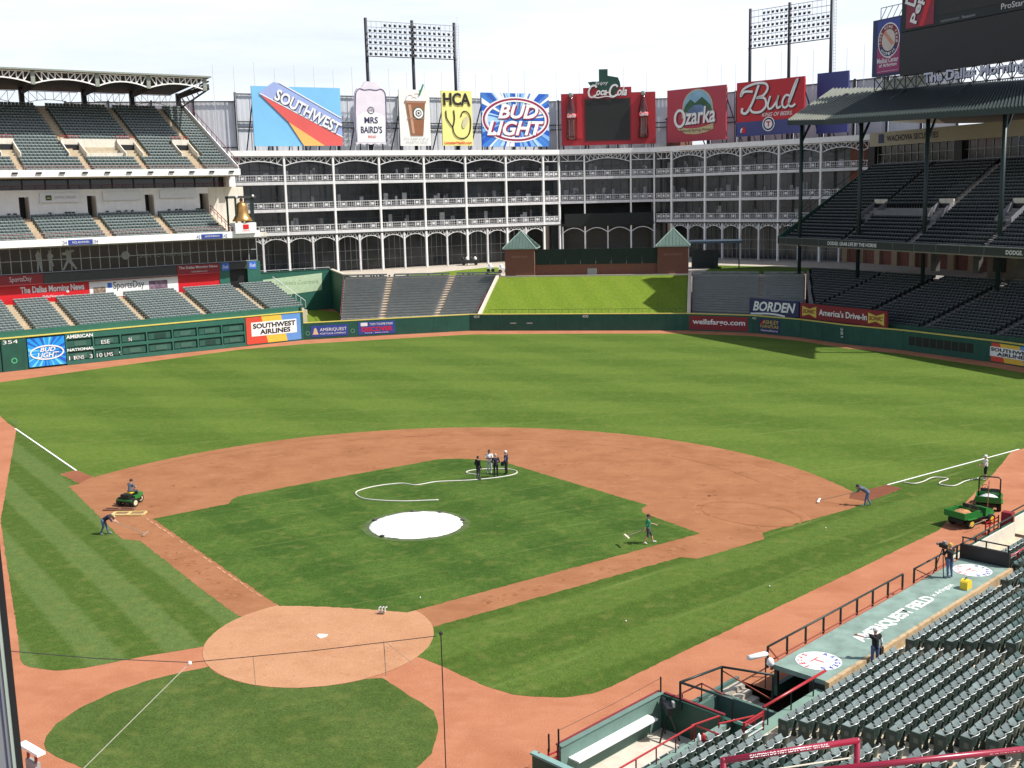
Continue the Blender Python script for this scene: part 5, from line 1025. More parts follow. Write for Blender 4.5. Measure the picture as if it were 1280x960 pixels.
for u0, u1, mt, lab, kind in ((-7.6, 1.2, navy, 'dark blue sign with white slanted lettering below the right field seats', 0), (1.4, 16.6, dredsign, 'dark red drive-in sign between two yellow bow ties on the right field wall top', 1)):
    sg = thing('wall_top_sign', lab, 'sign', RL.P(u0, -.2, 3)); f3 = RL if kind else Fr(RL.P(1.3, -1.0, 0), (.72, -.69)); off = 0 if kind else -1.3
    if kind: MB().box(f3, u0, u1, -1.05, -.8, 2.55, 4.6).build('panel', mt, sg); p = Pl(f3, -1.05)
    else: MB().box(f3, u0-1.3, u1-1.3, -.1, .2, 2.55, 4.75).build('panel', mt, sg); p = Pl(f3, -.1)
    if kind:
        p.text("America's Drive-In", 5.0, 13.4, 3.2, 4.05, signwhite, sg, .05, bold=.02)
        for c in (3.2, 14.9):
            p.plate('bow_tie', [(c-1.3, 2.85), (c, 3.2), (c+1.3, 2.75), (c+1.3, 4.3), (c, 3.9), (c-1.3, 4.25)], M('bow_yellow', (.65, .5, .1), .5), sg, .05); p.text('SONIC', c-1.15, c+1.15, 3.3, 3.85, dredsign, sg, .08, shear=.2, bold=.03)
    else: p.text('BORDEN', -8.2, -.6, 3.0, 4.4, signwhite, sg, .05, shear=.25, bold=.03, slant=.01); p.stroke('white_swash', [(-8.6, 2.55), (-5, 2.75), (-2.4, 2.55)], .25, signwhite, sg, .05)
# upper deck of the porch
up = thing('upper_deck', 'shaded upper deck of dark seats under the right field porch roof', 'grandstand', RF.P(25, 3, 12))
MB().box(RF, 0, 62, 0, .25, 11.85, 12.75).build('fascia', M('fascia_dark', (.03, .038, .035), .6, .15, 2.), up)
for i in range(16): MB().box(RF, 2+i*4, 2.1+i*4, -.04, .0, 11.87, 12.73).build('fascia_joint', M('pale_joint', (.12, .14, .13), .6), up)
MB().box(RF, -.2, 62, -.08, .3, 12.75, 12.86).build('fascia_cap', M('pale_joint', (0, 0, 0)), up)
p = Pl(RF, 0)
for u in (12.2, 45.4): p.text('DODGE. GRAB LIFE BY THE HORNS', u, u+10.6, 12.05, 12.55, signwhite, up, .05, bold=.02)
T = dict(n0=.3, z0=12.15, tread=.83, rise=.438, rows=25)
terrace(RF, 0, 62, T['n0'], T['z0'], T['tread'], T['rise'], T['rows'], 'terrace', conc_g, up, drop=.5)  # upper terrace also grey, shade put into its colour
al2 = [.4, 14.7, 28.2, 41.2, 54.5]; vm = [(12.9+.6, 6.3, 10.3), (26.9, 6.3, 10.3), (39.9, 6.3, 10.3)]
def skip2(s, n, k):
    if min(abs(s-a) for a in al2) < .6: return True
    if 14.9 < s < 26 and 7 < n < 9.6: return True
    return any(abs(s-c) < 1.5 and a-.2 < n < b+.1 for c, a, b in vm)
seat_bulk('seats', seat_rows(RF, [(-.2, 62)], T['n0'], T['z0'], T['tread'], T['rise'], T['rows'], skip2), seatshade, up, 'rows of dark folding seats in shade')
for a in al2: aisle_steps(RF, a, .95, T['n0'], T['z0'], T['tread'], T['rise'], T['rows'], conc_g, up)
for c, a, b in vm:
    z0 = 15.0
    for sx in (-1.35, 1.2): MB().prism([RF.P(c+sx, a, z0), RF.P(c+sx, b, z0), RF.P(c+sx, b, z0+3.0), RF.P(c+sx, a+1, z0+1.5), RF.P(c+sx, a, z0+.9)], RF.s*.15).build('vomitory_wall', M('dim_grey_wall', (.2, .2, .22), .8), up)
    MB().box(RF, c-1.35, c+1.35, b-.3, b, z0+2.5, z0+3.2).build('vomitory_lintel', cream, up); MB().box(RF, c-1.2, c+1.2, b-.4, b-.32, z0, z0+2.6).build('vomitory_opening', black, up)
MB().box(RF, 15, 25.9, 7.0, 7.15, 15.2, 16.7).build('platform_wall', M('dim_grey_wall', (0, 0, 0)), up); MB().box(RF, 15, 25.9, 7.15, 9.5, 15.9, 16.05).build('platform', conc_g, up)
mb = MB(); mb.prism([RF.P(-.1, 0, 11.85), RF.P(-.1, 21.2, 22.4), RF.P(-.1, 21.2, 23.2), RF.P(-.1, 0, 12.9)], RF.s*-.15); mb.build('end_wall', dkgreen, up)
mb = MB(); mb.bar(RF.P(-.2, .2, 13.9), RF.P(-.2, 21, 24.2), .07); mb.bar(RF.P(-.2, 4.5, 16.4), RF.P(-.2, 9, 20.2), .06); mb.build('end_railing', steel, up)
pb = thing('suite_wall', 'pale fascia over glazed suites behind the right field upper deck', 'wall', RF.P(20, 22, 23))
MB().box(RF, -1, 62, 21.6, 21.9, 26.35, 28.5).build('fascia', M('porch_cream', (.42, .38, .3), .8, .06), pb); MB().box(RF, -1, 62, 22.2, 22.3, 22.6, 26.4).build('glazing', M('suite_glass', (.035, .04, .04), .12, .8, .4, spec=.6), pb)
for i in range(40): MB().box(RF, -1+i*1.55, -.92+i*1.55, 22.08, 22.2, 22.6, 26.35).build('mullion', gridm, pb)
for z in (23.6, 25.0): MB().box(RF, -1, 62, 22.1, 22.2, z, z+.07).build('transom', gridm, pb)
for s in (-1.2, 18.2, 36): MB().box(RF, s, s+1.6, 21.5, 22.4, 22.2, 26.35).build('pier', black, pb)
p = Pl(RF, 21.6); p.rect('emblem', 1.2, 2.5, 26.8, 28.2, navy, pb, .05); p.text('WACHOVIA SECURITIES', 3.2, 14.8, 27.0, 27.9, signblack, pb, .05, bold=.02)
# brick stadium block behind the porch
bb = thing('stadium_block', 'brick stadium block with tan piers behind the right field porch', 'building', RP.P(20, 30, 0))
MB().box(RP, -26, 66, 31, 46, 0, 27.5).build('wall', brick, bb)
for i in range(20): MB().box(RP, -25+i*4.5, -23.6+i*4.5, 30.4, 31, 6, 20).build('pier', M('tan_pier', (.34, .25, .16), .85), bb)
# columns and roof
cols4 = [Vector((31.9, 124.1, 29.6)), Vector((39.1, 115.3, 29.2)), Vector((46.0, 105.6, 28.9)), Vector((52.4, 94.0, 28.6))]
po = thing('porch_roof', 'green metal roof of the right field porch on tall dark columns', 'roof', RP.P(20, 10, 29))
for c in cols4: MB().tube([(c.x, c.y, 7.5), (c.x, c.y, c.z)], .27, 10).build('column', steel, po, smooth=True)
Bv, Fv, Gv = Vector((29.9, 123.3, 29.75)), Vector((34.6, 117.9, 29.35)), Vector((53.3, 88.6, 28.4)); Mv, Tv, Nv = Vector((38.84, 147.6, 35.95)), Vector((45.96, 140.6, 35.2)), Vector((60.4, 115.6, 33.6))
rib = M('standing_seam_roof', (.028, .042, .04), .65, .15, .5, spec=.25); rib2 = M('sunlit_seam_roof', (.22, .235, .2), .6, .1, .5)  # one roof metal: left plane coloured pale as sunlit, front plane dark as shaded
def seam_roof(a, b, c, d, mat, k, name):
    th = Vector((0, 0, .25)); MB().hexa([a-th, b-th, c-th, d-th, a, b, c, d]).build(name, mat, po)
    mb = MB()
    for i in range(k+1): t = i/k; mb.bar(a.lerp(b, t)+Vector((0, 0, .08)), d.lerp(c, t)+Vector((0, 0, .08)), .14, .2)
    mb.build(name+'_seams', M('seam_ribs', (.036, .05, .048), .6) if mat == rib else mat, po)
seam_roof(Bv, Fv, Tv, Mv, rib2, 14, 'roof_plane'); seam_roof(Fv, Gv, Nv, Tv, rib, 64, 'roof_plane')
for a, b in ((Bv, Fv), (Fv, Gv)): MB().bar(a-Vector((0, 0, .3)), b-Vector((0, 0, .3)), .3, .7).build('eave_beam', steel, po)
bk = Vector((11, 9, 0)); MB().hexa([Mv-Vector((0, 0, .3)), Tv-Vector((0, 0, .3)), Tv+bk-Vector((0, 0, 5.3)), Mv+bk-Vector((0, 0, 5.3)), Mv, Tv, Tv+bk-Vector((0, 0, 5)), Mv+bk-Vector((0, 0, 5))]).build('rear_slope', rib2, po)
MB().hexa([Tv-Vector((0, 0, .3)), Nv-Vector((0, 0, .3)), Nv+bk-Vector((0, 0, 5.3)), Tv+bk-Vector((0, 0, 5.3)), Tv, Nv, Nv+bk-Vector((0, 0, 5)), Tv+bk-Vector((0, 0, 5))]).build('rear_slope', rib, po)
for c in cols4: mb = MB(); mb.bar(c-Vector((0, 0, .3)), c+Vector((8.0, 14.5, 4.6)), .35, .6); mb.bar(c-Vector((0, 0, 3)), c+Vector((1.8, 3.2, .5)), .25); mb.build('rafter', steel, po)
# scoreboard on the roof
class BoardFr(Fr):                                      # board drawn in units of 1.09 m above its own base
    def P(self, s, n, z): return Fr.P(self, s*1.09, n, 36.6+(z-35.2)*1.09)
BF = BoardFr((43.5, 138.4), (.56, -.828))
sb2 = thing('video_scoreboard', 'big black scoreboard on the right field porch roof with red soft drink panel', 'scoreboard', BF.P(10, 0, 34))
MB().box(BF, 0, 5.6, 0, 1.4, 35.3, 43.0).build('side_panel', navy, sb2); p = Pl(BF, 0)
p.rect('sign_top', 1.0, 5.4, 39.2, 42.8, blue, sb2, .04); p.rect('sign_bottom', 1.0, 5.4, 35.6, 39.19, M('magenta', (.35, .04, .15), .5), sb2, .04)
for r, mt, d in ((2.1, signwhite, .07), (1.95, dredsign, .09), (1.3, M('ball_white', (.6, .56, .5), .6), .13)): p.ell('round_emblem', 3.25, 40.0, r, r*1.12, mt, sb2, d)
p.plate('ring_lower', [(3.25+1.95*math.cos(a), 40.0+2.18*math.sin(a)) for a in [R(200)+i*R(140)/10 for i in range(11)]], navy, sb2, .11); p.plate('bandage', [(2.2, 41.0), (2.6, 41.3), (4.3, 39.6), (3.9, 39.2)], M('bandage_tan', (.6, .28, .18), .6), sb2, .15)
def arctext(s, cu, cv, r, a0, a1, h, flip=False):
    for i, ch in enumerate(s):
        if ch == ' ': continue
        a = a0+(a1-a0)*i/(len(s)-1); h = h*1.0; w = h*.76; rot = a-math.pi/2 if not flip else a+math.pi/2
        p.text(ch, cu+r*math.cos(a)-w/2*math.cos(rot), cv+r*1.1*math.sin(a)-w/2*math.sin(rot), 0, 0, signwhite, sb2) if False else text(ch, p.pt(cu+r*math.cos(a)-w/2*math.cos(rot), cv+r*1.1*math.sin(a)-w/2*math.sin(rot), .16), BF.s, Vector((0, 0, 1)), w, h, signwhite, sb2, rot=rot, bold=.02)
arctext('YOUR HOME TEAM', 3.25, 40.0, 1.45, R(190), R(-10), .42); arctext('HOSPITAL', 3.25, 40.0, 1.85, R(225), R(315), .42, True)
p.text('Medical Center', 1.1, 5.2, 37.0, 37.7, signwhite, sb2, .08, bold=.02); p.text('of Arlington', 1.5, 4.9, 36.3, 36.95, signwhite, sb2, .08, bold=.02); p.text('www.medicalcenterarlington.com', 1.2, 5.2, 35.75, 35.95, signwhite, sb2, .08)
MB().box(BF, 5.7, 44, -.2, 1.4, 34.9, 40.6).build('lower_screen', screen, sb2); MB().box(BF, 5.7, 44, -.2, 1.4, 40.7, 52).build('upper_frame', M('board_black', (.02, .026, .025), .6), sb2)
p = Pl(BF, -.2); p.rect('video_screen', 12.5, 40, 41.9, 51, screen, sb2, .05); p.rect('lit_strip', 12.8, 16, 40.95, 41.25, M('grey_strip', (.1, .11, .12), .5), sb2, .05); p.text('Panasonic', 16.4, 18.6, 40.95, 41.3, M('strip_lettering', (.4, .42, .44), .5), sb2, .06); p.text('ProStar', 22.6, 26, 41.1, 41.8, signwhite, sb2, .06)
p.rect('drink_panel', 6.6, 11.6, 41.0, 51, M('drink_red', (.26, .025, .05), .5), sb2, .05); p.plate('bright_stripe', [(9.0, 41.0), (9.9, 41.0), (11.6, 45.5), (11.6, 47.5)], redsign, sb2, .08)
for dx, dy, mt, d in ((.12, -.1, signblack, .1), (0, 0, signwhite, .13)):
    text('Pepper', p.pt(8.9+dx, 41.2+dy, d), BF.s, Vector((0, 0, 1)), 8.3, 1.85, mt, sb2, rot=R(68), bold=.03); text('Dr', p.pt(8.2+dx, 43.6+dy, d), BF.s, Vector((0, 0, 1)), 2.8, 2.2, mt, sb2, rot=R(68), bold=.03)
mb = MB(); mb.bar(BF.P(1, .5, 44.6), BF.P(5.6, .5, 44.6), .09); mb.bar(BF.P(1, .5, 43), BF.P(1, .5, 44.6), .09)
for i in range(4): mb.bar(BF.P(1+i*1.15, .5, 43), BF.P(2.15+i*1.15, .5, 44.6), .07)
mb.build('top_frame', frm, sb2)
mb = MB(); a = 33.2
for i in range(18):
    s = .3+i*2.0; zz = a-.025*s; mb.bar(BF.P(s, .3, zz), BF.P(s, .3, 35.2), .16); mb.bar(BF.P(s, .3, zz), BF.P(s+2, .3, 35.1), .1); mb.bar(BF.P(s+2, .3, zz), BF.P(s, .3, 35.1), .1)
mb.bar(BF.P(.2, .3, 33.3), BF.P(40, .3, 32.4), .16); mb.build('support_truss', frm, sb2)
MB().box(BF, 1.5, 10, .7, .9, 33.4, 34.7).build('rear_panel', M('pale_green_grey', (.45, .5, .4), .7, .4, 2.), sb2)
Pl(BF, -.2).text('The Dallas Morning News', 10.3, 32.1, 33.0, 34.7, black, sb2, .05, bold=.06); Pl(BF, -.2).text('The Dallas Morning News', 10.2, 32, 33.1, 34.8, M('silver_lettering', (.6, .63, .72), .35), sb2, .1, bold=.03, name='newspaper_lettering')

# ------------------------------------------------------------------ first base dugout and the seats behind it
dg = thing('dugout', 'sunken first base dugout with a long grey green roof', 'dugout', DS.P(13, -2, 0))
MB().box(DS, 4.55, 22.3, -3.3, -.9, .95, 1.15).build('roof', roofgreen, dg); MB().box(DS, 4.5, 22.35, -3.38, -3.3, .9, 1.16).build('front_edge', M('rust_edge', (.3, .1, .06), .7), dg)
MB().box(DS, 4.5, 22.4, -.9, -.72, -.9, 1.14).build('rear_wall', M('streaked_tan_concrete', (.46, .33, .19), .9, .2, 5., stain=.4), dg)
MB().box(DS, 4.62, 22.3, -3.3, -3.1, -.2, .25).build('kneewall', dkgreen, dg); MB().box(DS, 1.0, 22.3, -3.3, -.95, -1.2, -1.1).build('floor', conc_g, dg); MB().box(DS, 4.7, 22.2, -1.6, -1.1, -.75, -.65).build('bench', M('bench_wood', (.3, .2, .1), .7), dg)
for s in range(6): MB().box(DS, 4.6+s*3.5, 4.75+s*3.5, -3.25, -3.1, .25, .95).build('post', steel, dg)
MB().box(DS, 22.3, 22.5, -3.4, -.9, -.9, 1.9).build('end_wall', black, dg); MB().box(DS, 4.5, 4.62, -1.6, -.92, -1.1, .95).build('end_wall', black, dg)
for cs_, mt in ((6.05, 0), (20.8, 1)):
    em = DS.P(cs_, -2.08, 1.16); lg = thing('painted_emblem', 'round red white and blue emblem on the dugout roof near the '+('steps' if cs_ < 10 else 'far end'), 'emblem', em)
    def disc(r, mat, z, name, a0=0, a1=2*math.pi):
        pts = [em+Vector((r*math.cos(a0+(a1-a0)*i/36), r*math.sin(a0+(a1-a0)*i/36), z)) for i in range(36 if a1-a0 > 6 else 37)]
        if a1-a0 < 6: pts.append(em+Vector((0, 0, z)))
        MB().poly(pts).build(name, mat, lg, recalc=False)
    an = math.atan2(DS.s.y, DS.s.x); disc(.92, signwhite, .002, 'disc')
    for i, ch in enumerate('TEXAS  RANGERS '):
        if ch == ' ': continue
        a = an+R(175)-i*R(360/15); c = em+Vector((.62*math.cos(a), .62*math.sin(a), .005)); rt = Vector((math.sin(a), -math.cos(a), 0)); u_ = Vector((math.cos(a), math.sin(a), 0))
        text(ch, c-rt*.1, rt, u_, .2, .25, redsign if i < 7 else blue, lg, bold=.04)
    rr = DS.s*math.cos(0)
    text('T', em-DS.s*.3+DS.n*.25+Vector((0, 0, .006)), DS.s, -DS.n, .6, .5, M('pink_red', (.5, .18, .16), .6), lg, bold=.02)
rt = thing('roof_lettering', 'white ballpark name painted along the dugout roof', 'lettering', DS.P(12, -2, 1.16)); z = Vector((0, 0, 1.157))
def rtext(s, s0, s1, n0, h, **k): q = DS.P(s0, n0, 1.157); text(s, q, DS.s, -DS.n, s1-s0, h, signwhite, rt, **k)
rtext('AMERIQUEST FIELD', 9.0, 15.9, -1.55, .75, bold=.03); rtext('in Arlington', 16.1, 18.2, -1.75, .38, shear=.2, bold=.01)
# front railing of the dugout
dr = thing('dugout_railing', 'dark green railing along the front of the dugout roof', 'railing', DS.P(13, -3.4, 0))
def rail(parent, a, b, mat, h=.95, k=8, r=.04, low=None, z=0.):
    pa, pb_ = Vector(a), Vector(b); MB().tube([pa+Vector((0, 0, h)), pb_+Vector((0, 0, h))], r, 8).build('top_bar', mat, parent, smooth=True)
    if low: MB().tube([pa+Vector((0, 0, h*.25)), pb_+Vector((0, 0, h*.25))], r*.7, 6).build('lower_bar', low, parent)
    for i in range(k+1): q = pa.lerp(pb_, i/k); MB().bar(q, q+Vector((0, 0, h)), r*2).build('post', mat, parent)
rustm = M('rusty_bar', (.25, .05, .03), .6)
rail(dr, DS.P(4.5, -3.5, .95), DS.P(16.2, -3.5, .95), steel, .9, 8, .045, rustm); rail(dr, DS.P(17.4, -3.5, .95), DS.P(22.2, -3.5, .95), steel, .85, 2, .045, rustm)
MB().bar(DS.P(4.5, -3.5, 1.85), DS.P(5.3, -3.4, .98), .05).build('brace', rustm, dr); MB().bar(DS.P(17.4, -3.5, 1.8), DS.P(18.4, -3.0, 1.2), .05).build('brace', steel, dr)
# dugout steps and pit
st = thing('dugout_steps', 'open stair pit with pale steps beside the dugout', 'steps', DS.P(2.5, -3, -1))
MB().box(DS, .2, 4.5, -5.0, -4.85, -1.1, .15).build('kerb_wall', M('pit_green', (.07, .13, .11), .7), st)
for i in range(5): MB().box(DS, 2.3+i*.0, 4.4, -4.85+i*.35, -4.5+i*.35, -1.1, .0-.2*i).build('step', M('pale_step', (.42, .38, .32), .9, .2), st)
MB().box(DS, .2, 2.2, -4.4, -4.25, -1.1, .35).build('kerb_wall', M('pit_green', (0, 0, 0)), st); MB().box(DS, 2.1, 2.25, -4.4, -1.2, -1.1, .45).build('kerb_wall', M('pit_green', (0, 0, 0)), st); MB().box(DS, -.1, .1, -4.6, -1.2, -1.1, .75).build('kerb_wall', dkgreen, st); MB().box(DS, .1, 2.1, -4.25, -1.2, -1.1, -.8).build('floor', M('pit_floor', (.1, .12, .11), .8), st); MB().box(DS, .3, 1.6, -3.2, -2.2, -.8, -.1).build('bench', M('grey_box', (0, 0, 0)), st)
MB().box(DS, -.6, 4.5, -1.25, -.72, -.9, .75).build('rear_ledge', M('ledge_green', (.17, .27, .22), .8), st)
pr_ = thing('stair_railing', 'dark green box railing round the dugout stair pit', 'railing', DS.P(1, -3, .3))
q = [DS.P(-.3, -4.3, .55), DS.P(2.3, -4.2, .35), DS.P(3.0, -2.3, .35), DS.P(-.2, -2.0, .55)]
for a, b in ((0, 1), (1, 2), (0, 3)): MB().tube([q[a]+Vector((0, 0, 1.15)), q[b]+Vector((0, 0, 1.15))], .05, 8).build('top_bar', steel, pr_, smooth=True)
for v in q: MB().bar(v, v+Vector((0, 0, 1.15)), .09).build('post', steel, pr_)
MB().bar(q[1]+Vector((0, 0, 1.0)), q[2]+Vector((0, 0, .1)), .04).build('brace', rustm, pr_)
hr = thing('stair_handrail', 'bent rusty handrail by the dugout steps', 'handrail', DS.P(1, -4.6, .2)); MB().tube([DS.P(-.1, -4.7, .9), DS.P(1.5, -4.6, .95), DS.P(2.2, -3.9, .4)], .035, 8).build('bar', rustm, hr); MB().bar(DS.P(.3, -4.65, .1), DS.P(.3, -4.65, .9), .05).build('post', rustm, hr); MB().bar(DS.P(1.5, -4.6, .1), DS.P(1.5, -4.6, .95), .05).build('post', rustm, hr)
rr = thing('red_railing', 'long red railing on the ledge behind the dugout stair pit', 'railing', DS.P(2, -1, .8)); MB().tube([DS.P(.3, -1.0, 1.55), DS.P(4.6, -.95, 1.55)], .055, 10).build('top_bar', redp, rr, smooth=True)
for s in (.6, 2.2, 3.8): MB().bar(DS.P(s, -1.0, .75), DS.P(s, -1.0, 1.55), .05).build('post', steel, rr)
gt = thing('red_gate', 'red slatted gate panel at the front of the seats', 'gate', DS.P(-.5, -.8, .5))
for i in range(4): MB().bar(DS.P(-1.1, -.9, .62+i*.24), DS.P(.15, -.9, .62+i*.24), .035).build('slat', [redp, M('pale_bar', (.6, .6, .6), .4)][i in (1, 2)], gt)
for s in (-1.1, .15): MB().bar(DS.P(s, -.9, .3), DS.P(s, -.9, 1.5), .07).build('post', redp, gt)
MB().bar(DS.P(-1.1, -.9, 1.45), DS.P(.15, -.9, 1.45), .06).build('top_bar', redp, gt); MB().box(DS, -1.1, .15, -.94, -.88, .3, .6).build('kick_plate', redp, gt)
mk = thing('shotgun_microphone', 'white shotgun microphone on a stand at the corner of the dugout', 'microphone', DS.P(4.3, -3.6, 0)); MB().tube([DS.P(3.5, -3.75, 1.62), DS.P(4.5, -3.55, 1.55)], .11, 10).build('windshield', signwhite, mk, smooth=True); MB().tube([DS.P(4.2, -3.4, 0.2), DS.P(4.2, -3.4, 1.5)], .03, 6).build('stand', black, mk); MB().lathe([(.08, 0), (.17, .1), (.13, .28), (.04, .36)], DS.P(4.3, -3.25, 1.16), 10).build('wrapped_head', signwhite, mk, smooth=True)
# camera well
cw_ = thing('camera_well', 'green walled camera well with a white shelf in front of the seats', 'enclosure', DS.P(-3, -5, 0)); maroonp = M('maroon_cap_paint', (.2, .025, .03), .45, .1, 3.); wi = M('well_inner_green', (.12, .2, .17), .75, .1, 2.)
for s0, s1, n0, n1, z1 in ((-6.0, -.1, -5.45, -5.25, .9), (-.25, -.1, -5.25, -2.4, .9), (-7.0, -6.85, -5.7, -2.8, .85)): MB().box(DS, s0, s1, n0, n1, -.6, z1).build('wall', wi if n0 == -5.45 else dkgreen, cw_)
MB().box(DS, -6.0, -.1, -5.5, -5.42, .9, .96).build('coping', maroonp, cw_); MB().box(DS, -6.0, -.1, -5.42, -5.2, .9, .93).build('wall_cap', wi, cw_); MB().box(DS, -.16, -.05, -5.2, -2.4, .9, .96).build('coping', maroonp, cw_); MB().box(DS, -7.05, -6.8, -5.75, -2.8, .85, .93).build('coping', M('teal_coping', (.2, .33, .3), .6), cw_)
MB().box(DS, -6.8, -.25, -5.25, -2.35, -.62, -.5).build('floor', M('bright_concrete', (.55, .5, .42), .9, .15, 2.), cw_)
MB().box(DS, -5.6, -1.1, -5.25, -4.75, .3, .36).build('shelf', signwhite, cw_); MB().box(DS, -14, -.3, -2.35, -2.15, -.6, .72).build('rear_curb', M('ledge_green', (0, 0, 0)), cw_)
for s in (-6.0, -.15, -6.5): MB().bar(DS.P(s, -5.35, .9), DS.P(s, -5.35, 1.55), .06).build('stake', black, cw_)
MB().tube([DS.P(-6.0, -5.35, 1.5), DS.P(-3, -5.35, 1.44), DS.P(-.15, -5.35, 1.5)], .008, 5).build('wire', black, cw_)
g2 = thing('red_gate', 'red barred gate at the end of the camera well', 'gate', DS.P(-6.5, -5.5, 0))
for i in range(6): MB().bar(DS.P(-6.85, -5.5, -.4+i*.22), DS.P(-6.0, -5.4, -.4+i*.22), .05).build('bar', redp, g2)
for t in (0, .5, 1): MB().bar(DS.P(-6.85+.85*t, -5.5+.1*t, -.5), DS.P(-6.85+.85*t, -5.5+.1*t, .95), .06).build('post', redp, g2)
tv = thing('television_camera', 'black broadcast camera in the corner of the camera well', 'camera', DS.P(-.8, -4.6, -.5)); f = Fr(DS.P(-.8, -4.5, 0), (-.3, .95))
MB().box(f, -.35, .35, -.13, .13, .62, .9).build('body', black, tv); MB().tube([f.P(.35, 0, .76), f.P(.75, 0, .76)], [.09, .13], 10).build('lens', black, tv); MB().box(f, -.2, .0, -.22, -.13, .85, 1.05).build('viewfinder', M('grey_box', (0, 0, 0)), tv)
for i in range(3): a = i*2.1; MB().bar(f.P(0, 0, .62), f.P(.45*math.cos(a), .45*math.sin(a), -.5), .05).build('tripod_leg', black, tv)
r3 = thing('red_railing', 'red railing along the front row beside the camera well', 'railing', DS.P(-4, -2.2, .7)); MB().tube([DS.P(-6.6, -2.25, 1.35), DS.P(-2.2, -2.25, 1.35), DS.P(-2.2, -1.2, 1.35)], .035, 8).build('top_bar', redp, r3)
for s in (-6.6, -5.5, -4.4, -3.3, -2.2): MB().bar(DS.P(s, -2.25, .7), DS.P(s, -2.25, 1.35), .05).build('post', redp, r3)
r4 = thing('red_railing', 'short red railing at the end of the camera well beside the stair pit', 'railing', DS.P(-1.5, -2, .5)); 
for a, b in ((DS.P(-1.9, -2.6, 1.1), DS.P(-.6, -2.3, 1.1)), (DS.P(-1.2, -1.9, 1.15), DS.P(.2, -1.3, 1.15))): MB().tube([a, b], .035, 8).build('top_bar', redp, r4); MB().bar(a-Vector((0, 0, .8)), a, .05).build('post', redp, r4); MB().bar(b-Vector((0, 0, .8)), b, .05).build('post', redp, r4)
fc = thing('folding_fan', 'small red and white bundle hung on the railing by the front row', 'bundle', DS.P(-2.3, -1.5, .8)); MB().lathe([(.03, 0), (.1, .08), (.08, .3), (.03, .38)], DS.P(-2.35, -1.75, .9), 8).build('cloth', redp, fc, smooth=True); MB().lathe([(.02, 0), (.08, .1), (.06, .26), (.02, .34)], DS.P(-2.55, -1.8, .98), 8).build('white_cloth', signwhite, fc, smooth=True); fc.name = 'cloth_bundle'
# right hand field wall beyond the dugout
rw = thing('field_wall', 'cream low wall with green rail beyond the far end of the dugout', 'wall', DS.P(30, -3.6, 0))
MB().box(DS, 22.5, 31.0, -4.2, -4.05, -.2, .95).build('wall', wallgreen, rw); MB().box(DS, 22.5, 31.0, -4.05, -3.95, -.2, .94).build('inner_wall', M('cream_wall', (.6, .55, .46), .85), rw)
MB().box(DS, 22.5, 31, -3.95, -2.86, -.2, .1).build('walkway', conc, rw); rail(rw, DS.P(22.6, -4.1, .95), DS.P(30.9, -4.1, .95), steel, .35, 5, .04)
MB().box(DS, 31.6, 60, -4.6, -4.4, -.2, .95).build('wall', wallgreen, rw); MB().box(DS, 31.6, 60, -4.4, -4.3, -.2, .94).build('inner_wall', M('cream_wall', (0, 0, 0)), rw); rail(rw, DS.P(31.6, -4.5, .95), DS.P(60, -4.5, .95), steel, .35, 12, .04); MB().box(DS, 31.6, 60, -4.3, -2.86, -.2, .1).build('walkway', conc, rw)
g3 = thing('red_gate', 'red gate in the wall behind the green utility vehicles', 'gate', DS.P(31, -5, 0))
for i in range(5): MB().bar(DS.P(29.4, -5.0, .15+i*.22), DS.P(31.2, -5.0, .15+i*.22), .05).build('bar', redp, g3)
for s in (29.4, 30.0, 30.6, 31.2): MB().bar(DS.P(s, -5.0, 0), DS.P(s, -5.0, 1.15), .06).build('post', redp, g3)
MB().box(DS, 31.05, 31.5, -4.8, -4.2, -.2, 1.4).build('pillar', dredsign, g3)
re_ = thing('red_railing', 'red railing at the far end of the dugout', 'railing', DS.P(23, -1, 1)); rail(re_, DS.P(22.6, -1.1, .8), DS.P(26.5, -1.1, .8), redp, .75, 3, .045); MB().tube([DS.P(22.4, -3.35, 2.25), DS.P(22.4, -.95, 2.25)], .04, 8).build('cross_bar', steel, re_)
for n in (-3.3, -2.1, -1.0): MB().bar(DS.P(22.4, n, 1.88), DS.P(22.4, n, 2.25), .06).build('post', steel, re_)

# lower stand behind the dugout: concrete steps and seats
ss_ = thing('grandstand', 'concrete stand with rows of dark green folding seats behind the first base dugout', 'grandstand', DS.P(5, 0, .5))
TR, RI = .815, .2
def rowz(k): return .72+k*RI
mb = MB(); prof = []
for k in range(0, 18): prof += [(-.74+(0 if k == 0 else .0)+k*TR+(.34 if k else 0), rowz(k)), (-.74+.34+(k+1)*TR, rowz(k))]
prof += [(-.4+18*TR, -.6), (-.74, -.6)]
mb.prism([DS.P(-1.2, n, z) for n, z in prof], DS.s*75); mb.build('terrace', conc, ss_)
mb = MB(); prof = []
for k in range(-3, 0): prof += [(-.4+k*TR, rowz(k)), (-.4+(k+1)*TR-(.003 if k == -1 else 0), rowz(k))]
prof += [(-.403, -.6), (-.4-3*TR, -.6)]; mb.prism([DS.P(22.55, n, z) for n, z in prof], DS.s*40); mb.build('terrace', conc, ss_)
mb = MB(); prof = []
for k in range(-2, 18): prof += [(-.4+k*TR, rowz(k)), (-.4+(k+1)*TR, rowz(k))]
prof += [(-.4+18*TR, -.6), (-.4-2*TR, -.6)]; prof[0] = (-2.14, rowz(-2))
mb.prism([DS.P(-24, n, z) for n, z in prof], DS.s*22.79); mb.build('terrace', conc, ss_)
for a in (-.6, 9.2, 18.9): 
    mb = MB()
    for k in range(0, 17): mb.box(DS, a-.45, a+.45, -.4+(k+.5)*TR, -.4+(k+1)*TR+.003, rowz(k)+.002, rowz(k)+RI/2)
    mb.build('aisle_steps', tanst, ss_)
